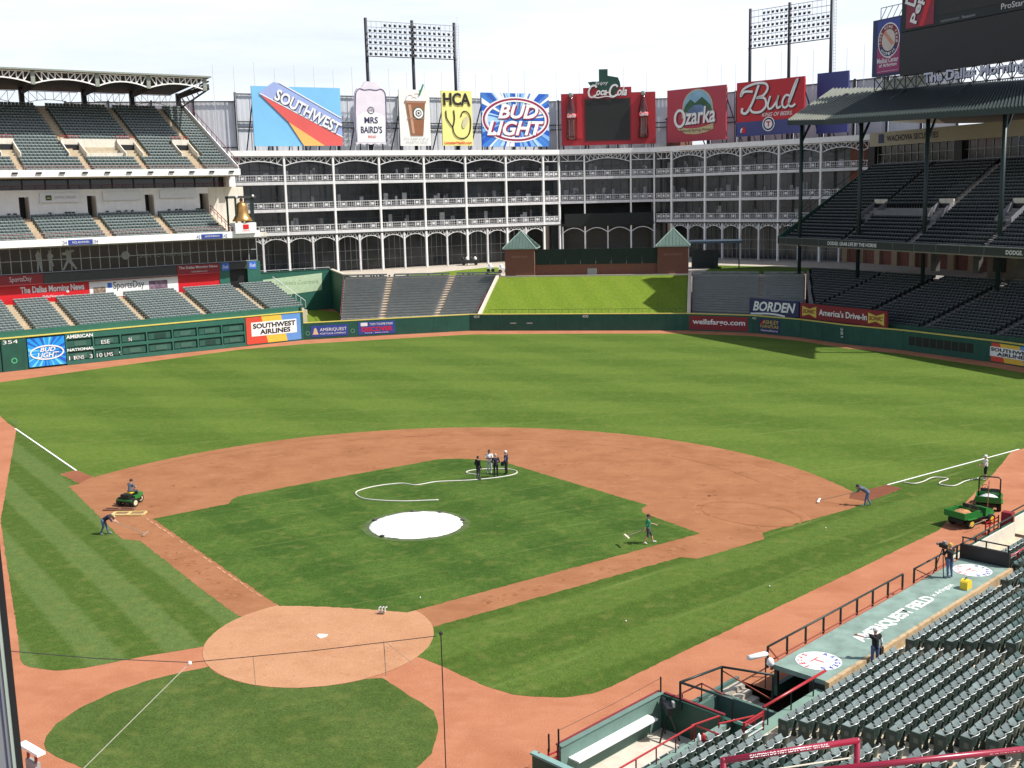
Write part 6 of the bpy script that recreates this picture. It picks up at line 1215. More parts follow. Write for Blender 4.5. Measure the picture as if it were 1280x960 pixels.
for k in range(0, 17):
    MB().box(DS, -24, 60, -.4+k*TR+(-.02 if k else .0), -.4+k*TR-.005, rowz(k)-.06, rowz(k)+.006).build('step_nosing', M('pale_nosing', (.6, .52, .36), .9, .1, 3.), ss_) if k else None
# one seat of four parts, then copies
def nb_back():
    mb = MB(); k = 6
    for i in range(k):
        a0_, a1_ = -1+2*i/k, -1+2*(i+1)/k
        def pt(a, zz, t): 
            drop = -.05*(abs(a)**3) if zz > .8 else 0
            return (a*.24, .115*(1-a*a)+(.1*(zz-.42)/.42)+t-.06, zz+drop)
        mb.hexa([pt(a0_, .46, 0), pt(a1_, .46, 0), pt(a1_, .46, .03), pt(a0_, .46, .03), pt(a0_, .86, 0), pt(a1_, .86, 0), pt(a1_, .86, .03), pt(a0_, .86, .03)])
    return mb.mesh('backrest', seatgreen)
def nb_pan():                                            # tipped-up seat leaning forward from its hinge
    mb = MB(); mb.hexa([(-.205, -.06, .42), (.205, -.06, .42), (.205, -.02, .44), (-.205, -.02, .44), (-.2, -.31, .72), (.2, -.31, .72), (.2, -.27, .755), (-.2, -.27, .755)]); mb.bar((-.2, -.04, .42), (.2, -.04, .42), .06); return mb.mesh('seat_pan', M('seat_pan_sunlit', (.125, .165, .162), .4, .2, 5., spec=.5, each=.2))  # paler than the backrest: sunlight put into the pan colour
def nb_std():
    mb = MB(); x = -.255
    mb.prism([(x-.014, -.12, 0), (x-.014, .12, 0), (x-.014, .07, .3), (x-.014, .12, .64), (x-.014, -.26, .64), (x-.014, -.26, .58), (x-.014, -.06, .52), (x-.014, -.04, .3)], (.028, 0, 0)); return mb.mesh('standard', M('cast_iron_green', (.03, .055, .048), .45, .1, 4.))
def nb_arm():
    mb = MB(); x = -.255; mb.prism([(x-.028, -.32, .64), (x-.028, .1, .64), (x-.028, .1, .668), (x-.028, -.3, .672), (x-.028, -.35, .655)], (.056, 0, 0)); return mb.mesh('armrest', M('armrest_pale', (.16, .18, .17), .3, .2, 6., spec=.7))  # paler than the standard below it
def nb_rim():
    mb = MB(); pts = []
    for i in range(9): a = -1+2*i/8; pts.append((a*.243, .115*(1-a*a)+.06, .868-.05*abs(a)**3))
    pts = [(-.245, -.02, .66)]+pts+[(.245, -.02, .66)]; mb.tube(pts, .0125, 5, False); return mb.mesh('rim', M('worn_glint_rim', (.6, .62, .6), .3, .15, 8., spec=.7))  # pale rim colour carries both wear and a painted highlight
endp = MB().box(W, -.3, -.275, -.3, .12, .02, .78).mesh('end_panel', M('cast_iron_green', (.03, .055, .048), .45, .1, 4.))
endl = MB().box(W, -.304, -.301, -.16, .0, .42, .6).mesh('end_plate', M('end_plate_grey', (.1, .12, .11), .4))
parts = [('backrest', nb_back()), ('seat_pan', nb_pan()), ('standard', nb_std()), ('armrest', nb_arm()), ('rim', nb_rim())]
rzs = math.atan2(DS.s.y, DS.s.x)
spots = []
sections = [(-1.15-16*.52, 16, -2, 'left of the red gate', 'right'), (.02, 17, 0, 'behind near dugout half', 'left'), (9.78, 17, 0, 'behind far dugout half', 'left'), (19.5, 5, 0, 'by dugout end', 'left'), (23.0, 16, -3, 'beyond the dugout', 'left'), (32.6, 16, -3, 'past the red gate', 'left')]
nth = ['first', 'second', 'third', 'fourth', 'fifth', 'sixth', 'seventh', 'eighth', 'ninth', 'tenth', 'eleventh', 'twelfth', 'thirteenth', 'fourteenth', 'fifteenth', 'sixteenth', 'seventeenth', 'eighteenth']
def proj(q): v = q-CAM; d = v.dot(FW); return 640+1397.57*v.dot(RT)/d, 480-1397.57*v.dot(UP)/d, d
for a, c, k0, txt, side in sections:
    for k in range(k0, 17):
        for i in range(c):
            q = DS.P(a+(i+.5)*.52, k*TR+.12, rowz(k)); x, y, d = proj(q+Vector((0, 0, .6)))
            if -30 < x < 1310 and y < 1000: spots.append((d, q, k, txt, i if side == 'left' else c-1-i, side))
spots.sort(key=lambda t: t[0])
inview = [s for s in spots if proj(s[1]+Vector((0, 0, .8)))[0] < 1275 and proj(s[1]+Vector((0, 0, .8)))[1] < 955]
near = inview[:300]; ids = {id(s) for s in near}
flipm = Vector((0, 0, 0))
for d, q, k, txt, i, side in near:
    row = {-3: 'lowest', -2: 'front', -1: 'second'}[k]+' railside row' if k < 0 else nth[k]+' dugout row'
    t = thing('stadium_chair', 'dark green folding seat, '+nth[i]+' from '+side+' aisle, '+row+', '+txt, 'seat', q, rzs, 'folding seats behind the first base dugout')
    t.rotation_euler = (0, 0, rzs+random.uniform(-.02, .02))
    for nm, me in parts+([('end_panel', endp), ('end_plate', endl)] if i == 0 and side == 'left' else []):
        o = bpy.data.objects.new(nm, me); col.objects.link(o); o.parent = t; o.scale = (1, -1, 1)
        if nm == 'seat_pan': o.rotation_euler = (random.choice((0, 0, -.03, .03, .06, -.05)), 0, 0)
rest = [(s[1], DS.s, DS.n) for s in spots if id(s) not in ids]
V, F_ = [], []; b_ = 0
for nm, me in parts[:4]:
    vs_ = [v.co.copy() for v in me.vertices]; fs_ = [tuple(p_.vertices) for p_ in me.polygons]
    for pos, s, n in rest:
        for v in vs_: V.append((pos.x+s.x*v.x+n.x*v.y, pos.y+s.y*v.x+n.y*v.y, pos.z+v.z))
        for f in fs_: F_.append(tuple(i+b_ for i in f))
        b_ += len(vs_)
me = bpy.data.meshes.new('seats'); me.from_pydata(V, [], F_); me.materials.append(seatgreen); link('seats', me, ss_, kind='stuff', label='remaining dark green folding seats of the first base stand')
# row of seats down in the camera well
for i in range(8):
    q = DS.P(-5.6+i*.52, -2.75, -.5); t = thing('stadium_chair', 'dark green folding seat, '+nth[i]+' from the left in the row inside the camera well', 'seat', q, rzs, 'seats in the camera well')
    for nm, me in parts: o = bpy.data.objects.new(nm, me); col.objects.link(o); o.parent = t; o.scale = (1, -1, 1)

# ------------------------------------------------------------------ people
def cloth(name, c): return M('cloth_'+name, c, .85, .15, 12.)
denim = cloth('denim', (.09, .13, .24)); navyc = cloth('navy', (.02, .022, .05)); blackc = cloth('black', (.012, .012, .014)); whitec = cloth('white', (.7, .7, .7)); greenc = cloth('green', (.02, .2, .09)); greyc = cloth('grey', (.3, .31, .34)); khaki = cloth('dark_grey', (.06, .06, .065)); shoe = M('pale_shoe', (.6, .6, .58), .7); dshoe = M('dark_shoe', (.02, .02, .02), .6)
STAND = dict(pel=(0, 0, .96), chest=(0, .01, 1.28), neck=(0, 0, 1.46), head=(0, .03, 1.63), shL=(-.185, 0, 1.41), shR=(.185, 0, 1.41), elL=(-.25, -.03, 1.12), elR=(.25, -.03, 1.12), wrL=(-.25, .08, .87), wrR=(.25, .08, .87), hipL=(-.095, 0, .92), hipR=(.095, 0, .92), knL=(-.11, .02, .5), knR=(.11, .02, .5), anL=(-.12, -.02, .09), anR=(.12, -.02, .09), toL=(-.14, .17, .045), toR=(.14, .17, .045))
def ball(mb, c, r, k=10, s=(1, 1, 1)):
    c = Vector(c); b = len(mb.v); rings = 7
    for i in range(rings+1):
        t = math.pi*i/rings
        for j in range(k): a = 2*math.pi*j/k; mb.v.append((c.x+s[0]*r*math.sin(t)*math.cos(a), c.y+s[1]*r*math.sin(t)*math.sin(a), c.z+s[2]*r*math.cos(t)))
    for i in range(rings):
        for j in range(k): mb.f.append((b+i*k+j, b+(i+1)*k+j, b+(i+1)*k+(j+1) % k, b+i*k+(j+1) % k))
def capsule(mb, a, b, ra, rb):
    a, b = Vector(a), Vector(b); mb.tube([a, a.lerp(b, .5), b], [ra, (ra+rb)/2, rb], 10); ball(mb, a, ra); ball(mb, b, rb)
def person(label, loc, rz, pose=None, shirt=navyc, sleeve=None, legs=denim, lower=None, shoes=shoe, hat=None, hair=M('dark_hair', (.02, .015, .012), .7), sk=skin, vest=None, long_sleeve=False):
    J = dict(STAND); J.update(pose or {}); J = {k: Vector(v) for k, v in J.items()}; sleeve = sleeve or shirt; lower = lower or legs
    fore = sleeve if long_sleeve else sk
    B = [('pel', 'chest', .135, .15, shirt), ('chest', 'neck', .145, .075, shirt), ('neck', 'head', .06, .06, sk), ('shL', 'chest', .085, .14, shirt), ('shR', 'chest', .085, .14, shirt)]
    for s in 'LR':
        B += [('sh'+s, 'el'+s, .068, .052, sleeve), ('el'+s, 'wr'+s, .047, .034, fore), ('pel', 'hip'+s, .13, .11, legs), ('hip'+s, 'kn'+s, .1, .068, legs), ('kn'+s, 'an'+s, .066, .045, lower), ('an'+s, 'to'+s, .05, .04, shoes)]
    seg = [(J[a], J[b], ra, rb, m_) for a, b, ra, rb, m_ in B]
    for s in 'LR':
        w, e = J['wr'+s], J['el'+s]; d = (w-e).normalized(); side = d.cross(Vector((0, 1, .3))).normalized(); pm_ = w+d*.085; seg.append((w, pm_, .034, .038, sk)); nn = d.cross(side)
        for q, (off, ln) in enumerate(((-.03, .075), (-.01, .088), (.01, .083), (.03, .065))):
            k1 = pm_+side*off+d*ln*.5+nn*.008; seg.append((pm_+side*off, k1, .0125, .012, sk)); seg.append((k1, k1+d*ln*.45+nn*.03, .012, .0105, sk))
        th = w+d*.03-side*.03; t1 = th-side*.035+d*.035; seg.append((th, t1, .014, .013, sk)); seg.append((t1, t1+d*.035+nn*.02, .013, .011, sk))
    mb = MB()
    for a, b, ra, rb, m_ in seg: capsule(mb, a, b, ra, rb)
    h = J['head']; fdir = Vector((0, 1, 0))
    if 'look' in (pose or {}): fdir = Vector(pose['look']).normalized()
    rt_ = fdir.cross(Vector((0, 0, 1)))
    ball(mb, h, .105, 12, (.85, .98, 1.15)); ball(mb, h+fdir*.045+Vector((0, 0, -.07)), .06, 10); ball(mb, h+fdir*.105+Vector((0, 0, -.015)), .02, 8); ball(mb, h+fdir*.095+Vector((0, 0, -.06)), .022, 8)
    for sgn in (-1, 1): ball(mb, h+rt_*.09*sgn, .025, 8); 
    tmp = bpy.data.objects.new('tmp', mb.mesh('tmp', shirt)); col.objects.link(tmp); md = tmp.modifiers.new('r', 'REMESH'); md.mode = 'VOXEL'; md.voxel_size = .0135; md.use_smooth_shade = True
    dgp = bpy.context.evaluated_depsgraph_get(); me = bpy.data.meshes.new_from_object(tmp.evaluated_get(dgp)); om = tmp.data; bpy.data.objects.remove(tmp); bpy.data.meshes.remove(om)
    mats = []; me.materials.clear()
    for m_ in [s[4] for s in seg]+[sk]:
        if m_ not in mats: mats.append(m_); me.materials.append(m_)
    S = [(a, b-a, (b-a).length_squared or 1e-9, (ra+rb)/2, mats.index(m_)) for a, b, ra, rb, m_ in seg]; si = mats.index(sk); hs = h+Vector((0, 0, -.02))
    for p_ in me.polygons:
        c = p_.center
        if (c-hs).length < .155: p_.material_index = si; p_.use_smooth = True; continue
        best, bi = 9, 0
        for a, d, l2, r, i in S:
            t = max(0, min(1, (c-a).dot(d)/l2)); q = (c-a-d*t).length-r
            if q < best: best, bi = q, i
        p_.material_index = bi; p_.use_smooth = True
    t = thing('person', label, 'person', loc, rz); link('body', me, t, True)
    up_ = (h-J['neck']).normalized()
    if hat:
        mb = MB(); X = rt_; Z = Vector((0, 0, 1)); mb.lathe([(.112, -.0), (.114, .045), (.098, .1), (.055, .132), (.01, .14)], h+Vector((0, 0, .02)), 16)
        mb.prism([h+rt_*.085*math.cos(a)+fdir*(.085+.1*max(0, math.sin(a)))+Vector((0, 0, .025-.02*math.sin(a))) for a in [i*math.pi/8 for i in range(9)]], (0, 0, .012)); mb.build('cap', hat, t, smooth=False, local=True)
    else:
        mb = MB(); ball(mb, h+Vector((0, 0, .035))-fdir*.018, .108, 12, (.9, .95, 1.0)); mb.build('hair', hair, t, smooth=True, local=True)
    for sgn in (-1, 1):
        mb = MB(); ball(mb, h+fdir*.092+rt_*.036*sgn+Vector((0, 0, .015)), .011, 6); mb.build('eye', signblack, t, local=True)
    return t
def face_to(dx, dy): return math.atan2(dy, dx)-math.pi/2
A_ = dict
FOLD = A_(elL=(-.26, .1, 1.16), elR=(.26, .1, 1.16), wrL=(.06, .24, 1.22), wrR=(-.06, .27, 1.2))
person('person in black jacket and dark trousers, leftmost of the group near second base', (1.73, 29.43, .016), face_to(.6, .8), A_(elL=(-.27, -.05, 1.14), wrL=(-.24, .12, .95)), blackc, blackc, khaki, shoes=dshoe, long_sleeve=True)
person('person in white top with arms folded, tallest of the group near second base', (2.2, 31.33, .016), face_to(.1, -1), A_(FOLD, head=(0, .03, 1.66)), whitec, whitec, cloth('striped_grey', (.42, .45, .47)), sk=skind, shoes=shoe)
person('person in dark jacket turned away, middle of the group near second base', (2.88, 30.2, .016), face_to(-.3, 1), A_(elL=(-.29, .02, 1.14), wrL=(-.16, .2, 1.05), elR=(.29, .02, 1.14), wrR=(.16, .2, 1.05)), navyc, navyc, blackc, shoes=dshoe, long_sleeve=True, hair=M('grey_hair', (.4, .36, .32), .7))
person('person in white cap holding a dark bag, right of the group near second base', (3.48, 31.18, .016), face_to(-.9, .2), A_(wrL=(-.2, .2, .95), wrR=(.2, .22, .92)), navyc, cloth('slate', (.1, .12, .16)), blackc, hat=whitec, shoes=dshoe, long_sleeve=True)
MB().box(Fr((3.22, 31.1), (0, 1)), -.16, .16, -.1, .1, .68, .95).build('hand_bag', navyc, label='small dark blue bag held by the person in white cap', cat='bag')
BEND = A_(pel=(0, -.05, .9), chest=(0, .3, 1.1), neck=(0, .45, 1.18), head=(0, .6, 1.2), shL=(-.18, .4, 1.16), shR=(.18, .4, 1.16), elL=(-.2, .56, .92), elR=(.2, .6, .9), wrL=(-.1, .78, .78), wrR=(.08, .68, .86), hipL=(-.1, -.05, .88), hipR=(.1, -.05, .88), knL=(-.13, .06, .49), knR=(.14, -.02, .48), anL=(-.15, .12, .09), anR=(.15, -.22, .09), toL=(-.17, .3, .045), toR=(.17, -.05, .045), look=(0, .8, -.5))
def tool(name, label, a, b, hw, hmat, hand=M('grey_handle', (.25, .22, .18), .6), hd=.12):
    t = thing(name, label, name.split('_')[-1], (b[0], b[1], 0)); a, b = Vector(a), Vector(b); MB().tube([a, b], .018, 6).build('handle', hand, t)
    d = Vector((b.x-a.x, b.y-a.y, 0)).normalized(); q = Vector((-d.y, d.x, 0))*hw/2; MB().bar(b-q, b+q, hd, .07).build('head', hmat, t); MB().bar(b-q*.5, b-d*.35+Vector((0, 0, .12)), .02).build('brace', hand, t)
    return t
tan_h = M('pale_wood', (.6, .5, .33), .7); sil = M('aluminium', (.6, .62, .64), .35, .05, 3., metal=.6)
person('person in navy shirt and jeans bending over a rake by the third base line', (-19.0, 14.6, .012), face_to(1, .05), BEND, navyc, navyc, denim, hat=M('straw_cap', (.55, .42, .22), .8))
tool('field_rake', 'long rake held by the bending person near third base', (-18.3, 14.55, .84), (-16.4, 14.75, .06), .9, M('dull_bar', (.3, .2, .14), .6))
person('person in dark shirt and jeans bending over a rake by the first base line', (28.0, 24.75, .012), face_to(-1, .25), BEND, cloth('slate', (0, 0, 0)), cloth('slate', (0, 0, 0)), denim, hat=navyc)
tool('field_rake', 'long rake with pale head held by the bending person near first base', (27.3, 24.95, .84), (25.1, 25.5, .08), .95, signwhite)
STRIDE = A_(elL=(-.23, .16, 1.16), wrL=(-.18, .42, 1.1), elR=(.25, -.12, 1.13), wrR=(.26, -.25, .92), knL=(-.1, .2, .52), anL=(-.1, .28, .11), toL=(-.11, .46, .09), knR=(.1, -.02, .5), anR=(.11, -.26, .13), toR=(.12, -.1, .05))
person('person in green shirt and dark shorts walking with a broom across the infield grass', (14.5, 15.62, .016), face_to(1, .15), STRIDE, greenc, greenc, khaki, lower=skin, hat=M('brown_cap', (.05, .025, .02), .8))
tool('push_broom', 'push broom with pale head carried by the person in green', (14.25, 15.4, .93), (13.3, 15.0, .62), .75, M('pale_bristle', (.72, .66, .45), .8), hd=.1)
person('person in white shirt and dark shorts holding a hose behind the utility vehicles', (36.85, 31.9, .006), face_to(-1, -.05), A_(elL=(-.25, .12, 1.15), wrL=(-.12, .4, 1.05), elR=(.25, .1, 1.15), wrR=(.12, .38, 1.05)), whitec, whitec, blackc, lower=skin, hat=signwhite)
person('person in black jacket and jeans filming from the far end of the dugout roof', DS.P(19.0, -2.45, 1.155), face_to(-.5, .9), A_(elL=(-.26, .12, 1.2), wrL=(-.1, .36, 1.36), elR=(.26, .14, 1.22), wrR=(.12, .36, 1.38)), blackc, blackc, denim, hat=M('mustard_cap', (.5, .33, .08), .8), long_sleeve=True)
vc = thing('video_camera', 'black shoulder camera on a tripod in front of the filming person', 'camera', DS.P(18.9, -3.0, 1.16)); f = Fr(DS.P(19.2, -2.92, 0), (-.5, .87))
MB().box(f, -.25, .2, -.08, .08, 2.55, 2.75).build('body', black, vc); MB().tube([f.P(.2, 0, 2.65), f.P(.4, 0, 2.65)], [.06, .08], 10).build('lens', M('lens_grey', (.2, .2, .22), .3), vc); MB().box(f, -.05, .15, -.2, -.09, 2.68, 2.85).build('viewfinder', M('grey_box', (0, 0, 0)), vc)
for a in (.5, 2.6, 4.7): MB().bar(f.P(0, 0, 2.55), f.P(.42*math.cos(a), .42*math.sin(a), 1.16), .04).build('tripod_leg', black, vc)
person('person in white cap and dark vest behind the dugout, one arm stretched out', DS.P(7.75, -.5, .735), face_to(-.35, .93), A_(elL=(-.42, .1, 1.36), wrL=(-.66, .22, 1.42), elR=(.26, -.04, 1.14), wrR=(.3, .08, .9)), blackc, whitec, denim, hat=signwhite)
lbl = thing('bag', 'dark bag hanging at the side of the person in white cap behind the dugout', 'bag', DS.P(8.1, -.35, 1.2)); MB().box(Fr(DS.P(8.15, -.45, 0), DS.s), -.12, .12, -.06, .06, 1.25, 1.55).build('body', black, lbl); MB().tube([DS.P(8.05, -.45, 1.55), DS.P(7.9, -.5, 2.0), DS.P(8.2, -.42, 1.55)], .012, 5).build('strap', black, lbl)
yc = thing('equipment_case', 'yellow domed equipment case on the dugout roof beside the filming person', 'case', DS.P(18.1, -1.2, 1.155)); f = Fr(DS.P(18.1, -1.25, 0), DS.s)
MB().prism([f.P(u, -.18, v) for u, v in [(-.26, 1.16), (.26, 1.16), (.26, 1.42)]+[(.26*math.cos(a), 1.42+.2*math.sin(a)) for a in [i*math.pi/8 for i in range(1, 8)]]+[(-.26, 1.42)]], f.n*.36).build('shell', M('case_yellow', (.75, .55, .04), .45), yc)
MB().tube([f.P(-.1, 0, 1.62), f.P(-.06, 0, 1.69), f.P(.06, 0, 1.69), f.P(.1, 0, 1.62)], .02, 6).build('handle', black, yc)

# ------------------------------------------------------------------ vehicles
jg = M('tractor_green', (.02, .17, .03), .35, .1, 2., spec=.6); jy = M('tractor_yellow', (.75, .55, .03), .4); blkseat = M('black_vinyl', (.02, .02, .02), .5); tyre = M('rubber', (.015, .015, .015), .8)
def wheel(parent, x, y, r, w, rim=jy):
    ax = (Vector((0, 1, 0)), Vector((0, 0, 1)), Vector((1, 0, 0))); t = MB(); t.lathe([(r*.6, -w/2), (r*.95, -w/2), (r, -w*.3), (r, w*.3), (r*.95, w/2), (r*.6, w/2)], (x, y, r), 20, ax); o = t.build('wheel', tyre, parent, local=True, smooth=False)
    MB().lathe([(r*.2, -w/2-.015), (r*.58, -w/2-.01), (r*.58, w/2+.01), (r*.2, w/2+.015)], (x, y, r), 16, ax).build('rim', rim, o, local=True)
def utility(label, loc, rz, rops, load):
    t = thing('utility_vehicle', label, 'utility vehicle', loc, rz)
    for x in (-.62, .62):
        for y in (-.85, .95): wheel(t, x, y, .3, .26)
    b = lambda nm, x0, x1, y0, y1, z0, z1, mt: MB().box(W, x0, x1, y0, y1, z0, z1).build(nm, mt, t, local=True)
    b('chassis', -.5, .5, -1.3, 1.25, .3, .5, black)
    bed = b('cargo_bed', -.75, .75, -1.5, -.15, .62, .68, jg)
    for x0, x1, y0, y1 in ((-.75, -.69, -1.5, -.15), (.69, .75, -1.5, -.15), (-.69, .69, -1.5, -1.44), (-.69, .69, -.21, -.15)): MB().box(W, x0, x1, y0, y1, .68, 1.0).build('bed_side', jg, bed, local=True)
    mb = MB(); mb.lathe([(.62, 0), (.55, .1), (.4, .22), (.18, .3), (.05, .33)], (0, -.82, .7), 14); rd = random.Random(1); mb.v = [(x+rd.uniform(-.05, .05), y+rd.uniform(-.05, .05), z+rd.uniform(-.02, .02)) for x, y, z in mb.v]; mb.build('load', load, bed, local=True)
    MB().hexa([(-.58, .55, .5), (.58, .55, .5), (.5, 1.45, .5), (-.5, 1.45, .5), (-.55, .6, 1.0), (.55, .6, 1.0), (.42, 1.4, .78), (-.42, 1.4, .78)]).build('hood', jg, t, local=True)
    b('floor', -.6, .6, -.15, .6, .45, .52, black); 
    for x in (-.3, .3): MB().box(W, x-.24, x+.24, -.1, .3, .75, .87).build('seat', blkseat, t, local=True); MB().box(W, x-.24, x+.24, -.14, -.05, .87, 1.2).build('seat_back', blkseat, t, local=True)
    b('seat_base', -.55, .55, -.12, .32, .52, .75, jg)
    for x in (-.32, .32): MB().box(W, x-.09, x+.09, 1.4, 1.46, .62, .74).build('headlight', signwhite, t, local=True)
    mb = MB(); mb.tube([(-.3+.17*math.cos(a), .5+.06*math.sin(a), 1.12+.15*math.sin(a)) for a in [i*math.pi/6 for i in range(13)]], .018, 6); mb.build('steering_wheel', black, t, local=True); MB().bar((-.3, .68, .9), (-.3, .5, 1.12), .04).build('steering_column', black, t, local=True)
    for x in (-.7, .7): MB().box(W, x-.14, x+.14, -1.25, -.45, .58, .62).build('fender', jg, t, local=True)
    if rops: MB().tube([(-.62, -.18, .6), (-.62, -.16, 1.85), (-.5, -.15, 1.97), (.5, -.15, 1.97), (.62, -.16, 1.85), (.62, -.18, .6)], .045, 8).build('roll_bar', black, t, local=True, smooth=True)
    return t
utility('green utility vehicle with a bed full of clay parked at the warning track edge', (33.55, 21.3, 0), face_to(.78, .62), False, M('clay_load', (.42, .2, .09), .95, .2, 8.))
MB().tube([(33.0, 19.3, .42), (34.3, 20.6, .5)], .02, 6).build('tow_bar', M('grey_handle', (0, 0, 0)), label='thin pale pole leaning beside the clay carrying utility vehicle', cat='pole')
utility('green utility vehicle with a black roll bar and pale cargo behind the other one', (35.5, 25.2, 0), face_to(.28, .96), True, M('pale_cargo', (.6, .6, .62), .6, .3, 6.))
MB().tube([(34.9, 23.1, .3), (34.95, 23.2, 2.2)], .025, 6).build('marker_pole', M('rust_pole', (.3, .12, .07), .6), label='upright rusty pole between the two utility vehicles', cat='pole')
tr = thing('field_tractor', 'small green field groomer with pale wheels driven across the third base dirt', 'tractor', (-20.7, 21.2, .01), face_to(.25, .97)); tr.scale = (.88, .88, .88)
for x, y, r in ((-.62, -.5, .34), (.62, -.5, .34), (0, .75, .34)): wheel(tr, x, y, r, .42, M('pale_rim', (.65, .55, .35), .6))
for nm, x0, x1, y0, y1, z0, z1, mt in (('chassis', -.45, .45, -.7, .6, .3, .6, black), ('engine_cover', -.4, .4, -.75, -.2, .6, .95, black), ('side_pod', -.62, -.35, -.3, .3, .55, .8, jg), ('side_pod', .35, .62, -.3, .3, .55, .8, jg), ('seat', -.22, .22, -.3, .1, .95, 1.05, jy), ('rear_bumper', -.75, .75, -.85, -.72, .45, .58, jg)): MB().box(W, x0, x1, y0, y1, z0, z1).build(nm, mt, tr, local=True)
MB().hexa([(-.35, .3, .5), (.35, .3, .5), (.2, 1.1, .6), (-.2, 1.1, .6), (-.3, .35, .95), (.3, .35, .95), (.16, 1.0, .8), (-.16, 1.0, .8)]).build('hood', jg, tr, local=True); MB().bar((0, .5, .9), (0, .3, 1.2), .05).build('steering_column', black, tr, local=True)
person('person in dark shirt driving the green field groomer near third base', (-20.7, 21.2, -.03), face_to(.25, .97), A_(pel=(0, -.12, 1.02), chest=(0, -.02, 1.32), neck=(0, .04, 1.5), head=(0, .09, 1.66), shL=(-.18, 0, 1.45), shR=(.18, 0, 1.45), elL=(-.25, .15, 1.22), elR=(.25, .15, 1.22), wrL=(-.12, .34, 1.2), wrR=(.12, .34, 1.2), hipL=(-.1, -.1, 1.0), hipR=(.1, -.1, 1.0), knL=(-.22, .32, .98), knR=(.22, .32, .98), anL=(-.28, .36, .6), anR=(.28, .36, .6), toL=(-.28, .52, .55), toR=(.28, .52, .55)), cloth('slate', (0, 0, 0)), cloth('slate', (0, 0, 0)), khaki, hat=M('brown_cap', (0, 0, 0)))
def drag(label, c, d, L_, w, mat, name='drag_frame'):
    t = thing(name, label, 'drag mat', (c[0], c[1], 0)); f = Fr(c, d); z = .07
    for n in (-w/2, w/2): MB().bar(f.P(-L_/2, n, z), f.P(L_/2, n, z), .12, .09).build('long_bar', mat, t)
    for s in (-L_/2, 0, L_/2): MB().bar(f.P(s, -w/2+.06, z), f.P(s, w/2-.06, z), .12, .085).build('cross_bar', mat, t)
    MB().box(f, -L_/2+.1, L_/2-.1, -w/2+.1, w/2-.1, .03, .05).build('mesh', M('drag_mesh', (.3, .18, .1), .8), t); return t
drag('yellow wooden drag frame lying behind the field groomer', (-19.7, 18.9), (1, .12), 2.1, .75, M('drag_wood', (.62, .46, .18), .7))
drag('dark brown drag frame between the groomer and the yellow drag frame', (-20.9, 19.85), (1, .1), 2.0, .4, M('drag_brown', (.22, .1, .06), .7))
# ------------------------------------------------------------------ small things on the field
hc = thing('hose_outlet', 'small white hose outlet in the grass in front of home plate', 'outlet', (2.0, 3.35, .016)); MB().box(W, 1.85, 2.15, 3.2, 3.5, .01, .1).build('box', M('dull_box', (.2, .13, .09), .7), hc)
for x in (1.86, 2.02, 2.17): MB().tube([(x, 3.35, .08), (x+.03, 3.35, .3), (x+.12, 3.37, .36)], .035, 7).build('nozzle', signwhite, hc)
rd = random.Random(12)
for i in range(9):
    if i not in (1, 3, 5, 8): continue
    x, y = [(18, 6.2), (21, 9), (-26, 60), (14, 3.5), (12.2, -1.2), (24.9, 19.5), (36.5, 24.8), (-6, 4.2), (3.4, 5.6)][i]; mb = MB(); ball(mb, (x, y, .055), .037, 10); mb.build('baseball', signwhite, smooth=True, label='white baseball lying on the '+['first base foul grass, farther from home', 'first base foul grass by the clay', 'left outfield grass', 'first base foul grass, nearer home', 'track side edge of the foul grass', 'dirt by first base', 'warning track by the vehicles', 'third base path', 'infield grass near home'][i], cat='baseball')
# backstop net poles and cables
net = thing('backstop_net', 'thin dark pole and cables of the backstop net behind home plate', 'net', (10, -17.1, 0)); cab = M('cable_black', (.015, .015, .017), .5)
MB().tube([(10.02, -17.14, 0), (10.02, -17.14, 7.62)], .017, 8).build('pole', cab, net); mb = MB(); ball(mb, (10.02, -17.14, 7.66), .06, 8); mb.build('pole_cap', cab, net)
MB().tube([(9.88, -17.17, 7.58), (6.6, -18.39, 7.5), (3.38, -19.61, 7.52)], .011, 6).build('cable', cab, net); MB().tube([(3.38, -19.61, 7.52), (1.3, -20.9, 8.1), (-.67, -22.08, 8.74), (-3, -23.5, 9.4)], .011, 6).build('cable', cab, net)
MB().tube([(8.42, -17.58, 7.52), (8.44, -17.58, 6.45)], .014, 5).build('hanger', M('hanger_grey', (.3, .22, .16), .6), net); MB().tube([(8.5, -17.6, 7.5), (9.3, -17.5, 6.8)], .009, 5).build('hanger', M('hanger_grey', (0, 0, 0)), net); MB().tube([(5.0, -19.0, 7.5), (5.02, -19.0, 6.6)], .01, 5).build('hanger', M('hanger_grey', (0, 0, 0)), net)
MB().tube([(3.38, -19.61, 7.5), (.79, -21.09, 4.97), (-1.8, -22.6, 2.4)], .012, 6).build('guy_rope', M('rope_pale', (.62, .62, .5), .7), net); mb = MB(); ball(mb, (3.38, -19.61, 7.5), .06, 8); mb.build('clamp', signwhite, net)
tb = thing('camera_table', 'white topped stand at the left edge beside the grey pillar', 'stand', (-6.1, -13.4, 0)); f = Fr((-6.1, -13.35), (.87, -.5))
MB().box(f, -.75, .65, -.16, .16, 1.0, 1.1).build('top', signwhite, tb)
for s in (-.45, .1): MB().bar(f.P(s, 0, 0), f.P(s+.15, 0, 1.0), .08).build('leg', rustm, tb)
MB().box(f, -.4, .3, -.1, .1, .2, .6).build('box', M('grey_box', (0, 0, 0)), tb)
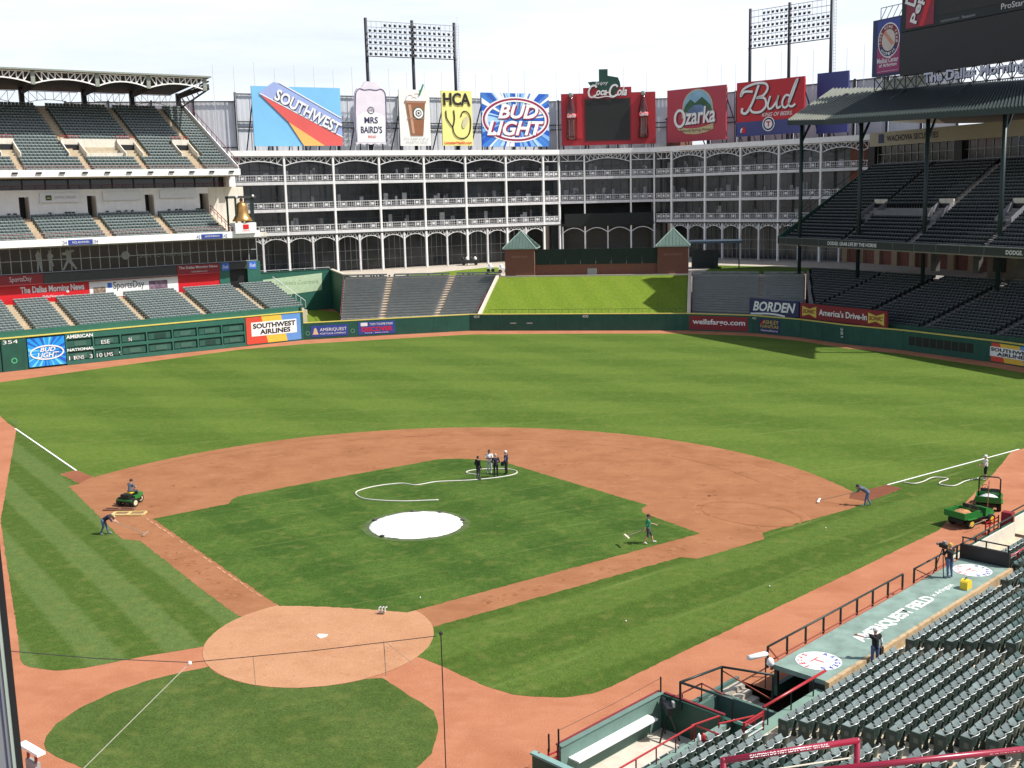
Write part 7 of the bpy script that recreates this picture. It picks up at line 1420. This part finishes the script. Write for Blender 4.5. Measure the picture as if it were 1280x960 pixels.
# ------------------------------------------------------------------ near the camera: pillar, deck edge and red rails
dk = MB(); dk.box(W, 11, 24, -52, -38.1, 14.2, 14.6); dk.build('viewing_deck', conc_g, label='concrete edge of the upper tier under the viewpoint', kind='structure')
pf = Fr((13.40, -41.52), (.8165, .5774)); pi = thing('pillar', 'grey pillar with dark edge at the left side of the picture', 'pillar', pf.P(-.3, .1, 14.6))
MB().box(pf, -.75, -.058, 0, .5, 14.6, 24).build('shaft', M('pillar_grey', (.2, .21, .22), .6, .06, 2.), pi); MB().box(pf, -.056, -.036, -.008, .5, 14.6, 24).build('trim', M('trim_pale', (.36, .42, .36), .5), pi); MB().box(pf, -.034, .0, -.012, .5, 14.6, 24).build('edge', black, pi); MB().box(pf, -.085, -.079, -.006, .004, 14.6, 24).build('seam', M('seam_blue', (.03, .035, .1), .5), pi)
r1 = thing('guard_rail', 'magenta red guard rail with white lettering in the foreground, left one', 'railing', (17.63, -39.03, 14.6)); a, b = Vector((17.63, -39.03, 15.85)), Vector((18.69, -38.585, 15.85)); rr_ = .026; mag = M('magenta_red_paint', (.27, .01, .035), .3, .08, 4., spec=.6)
MB().tube([a, b], rr_, 14).build('top_bar', mag, r1, smooth=True)
for q in (a, b): MB().tube([q, q-Vector((0, 0, 1.25))], rr_*.95, 12).build('post', mag, r1, smooth=True); mb = MB(); ball(mb, q, rr_*1.02, 12); mb.build('elbow', mag, r1, smooth=True)
for dz, m_ in ((.14, .007), (.3, .007)): MB().tube([a-Vector((0, 0, dz)), b-Vector((0, 0, dz))], m_, 6).build('wire', M('pale_wire', (.66, .62, .5), .4), r1)
d = (b-a).normalized(); nrm = d.cross(Vector((0, 0, 1))).normalized(); tocam = (CAM-a).normalized(); upv = tocam.cross(d).normalized()*-1
if upv.z < 0: upv = -upv
text('CAUTION DO NOT LEAN OR SIT ON RAIL', a+d*.22+tocam*(rr_+.001)-upv*.012, d, upv, .68, .024, signwhite, r1, bold=.03)
r2 = thing('guard_rail', 'magenta red guard rail in the bottom right corner of the foreground', 'railing', (19.3, -38.5, 14.6)); dd = Vector((1.43, .47, 0)); a, b = Vector((18.60, -38.75, 15.7))-dd*.6, Vector((20.03, -38.28, 15.7))+dd*.6
MB().tube([a, b], rr_, 14).build('top_bar', mag, r2, smooth=True)
for q in (a, b): MB().tube([q, q-Vector((0, 0, 1.1))], rr_*.95, 12).build('post', mag, r2, smooth=True)
d = dd.normalized(); tocam = (CAM-Vector((19.8, -38.4, 15.7))).normalized(); upv = tocam.cross(d).normalized(); upv = upv if upv.z > 0 else -upv
text('CAUTION DO NOT LEAN', Vector((18.6, -38.75, 15.7))+d*1.2+tocam*(rr_+.001)-upv*.012, d, upv, .5, .022, signwhite, r2, bold=.03)
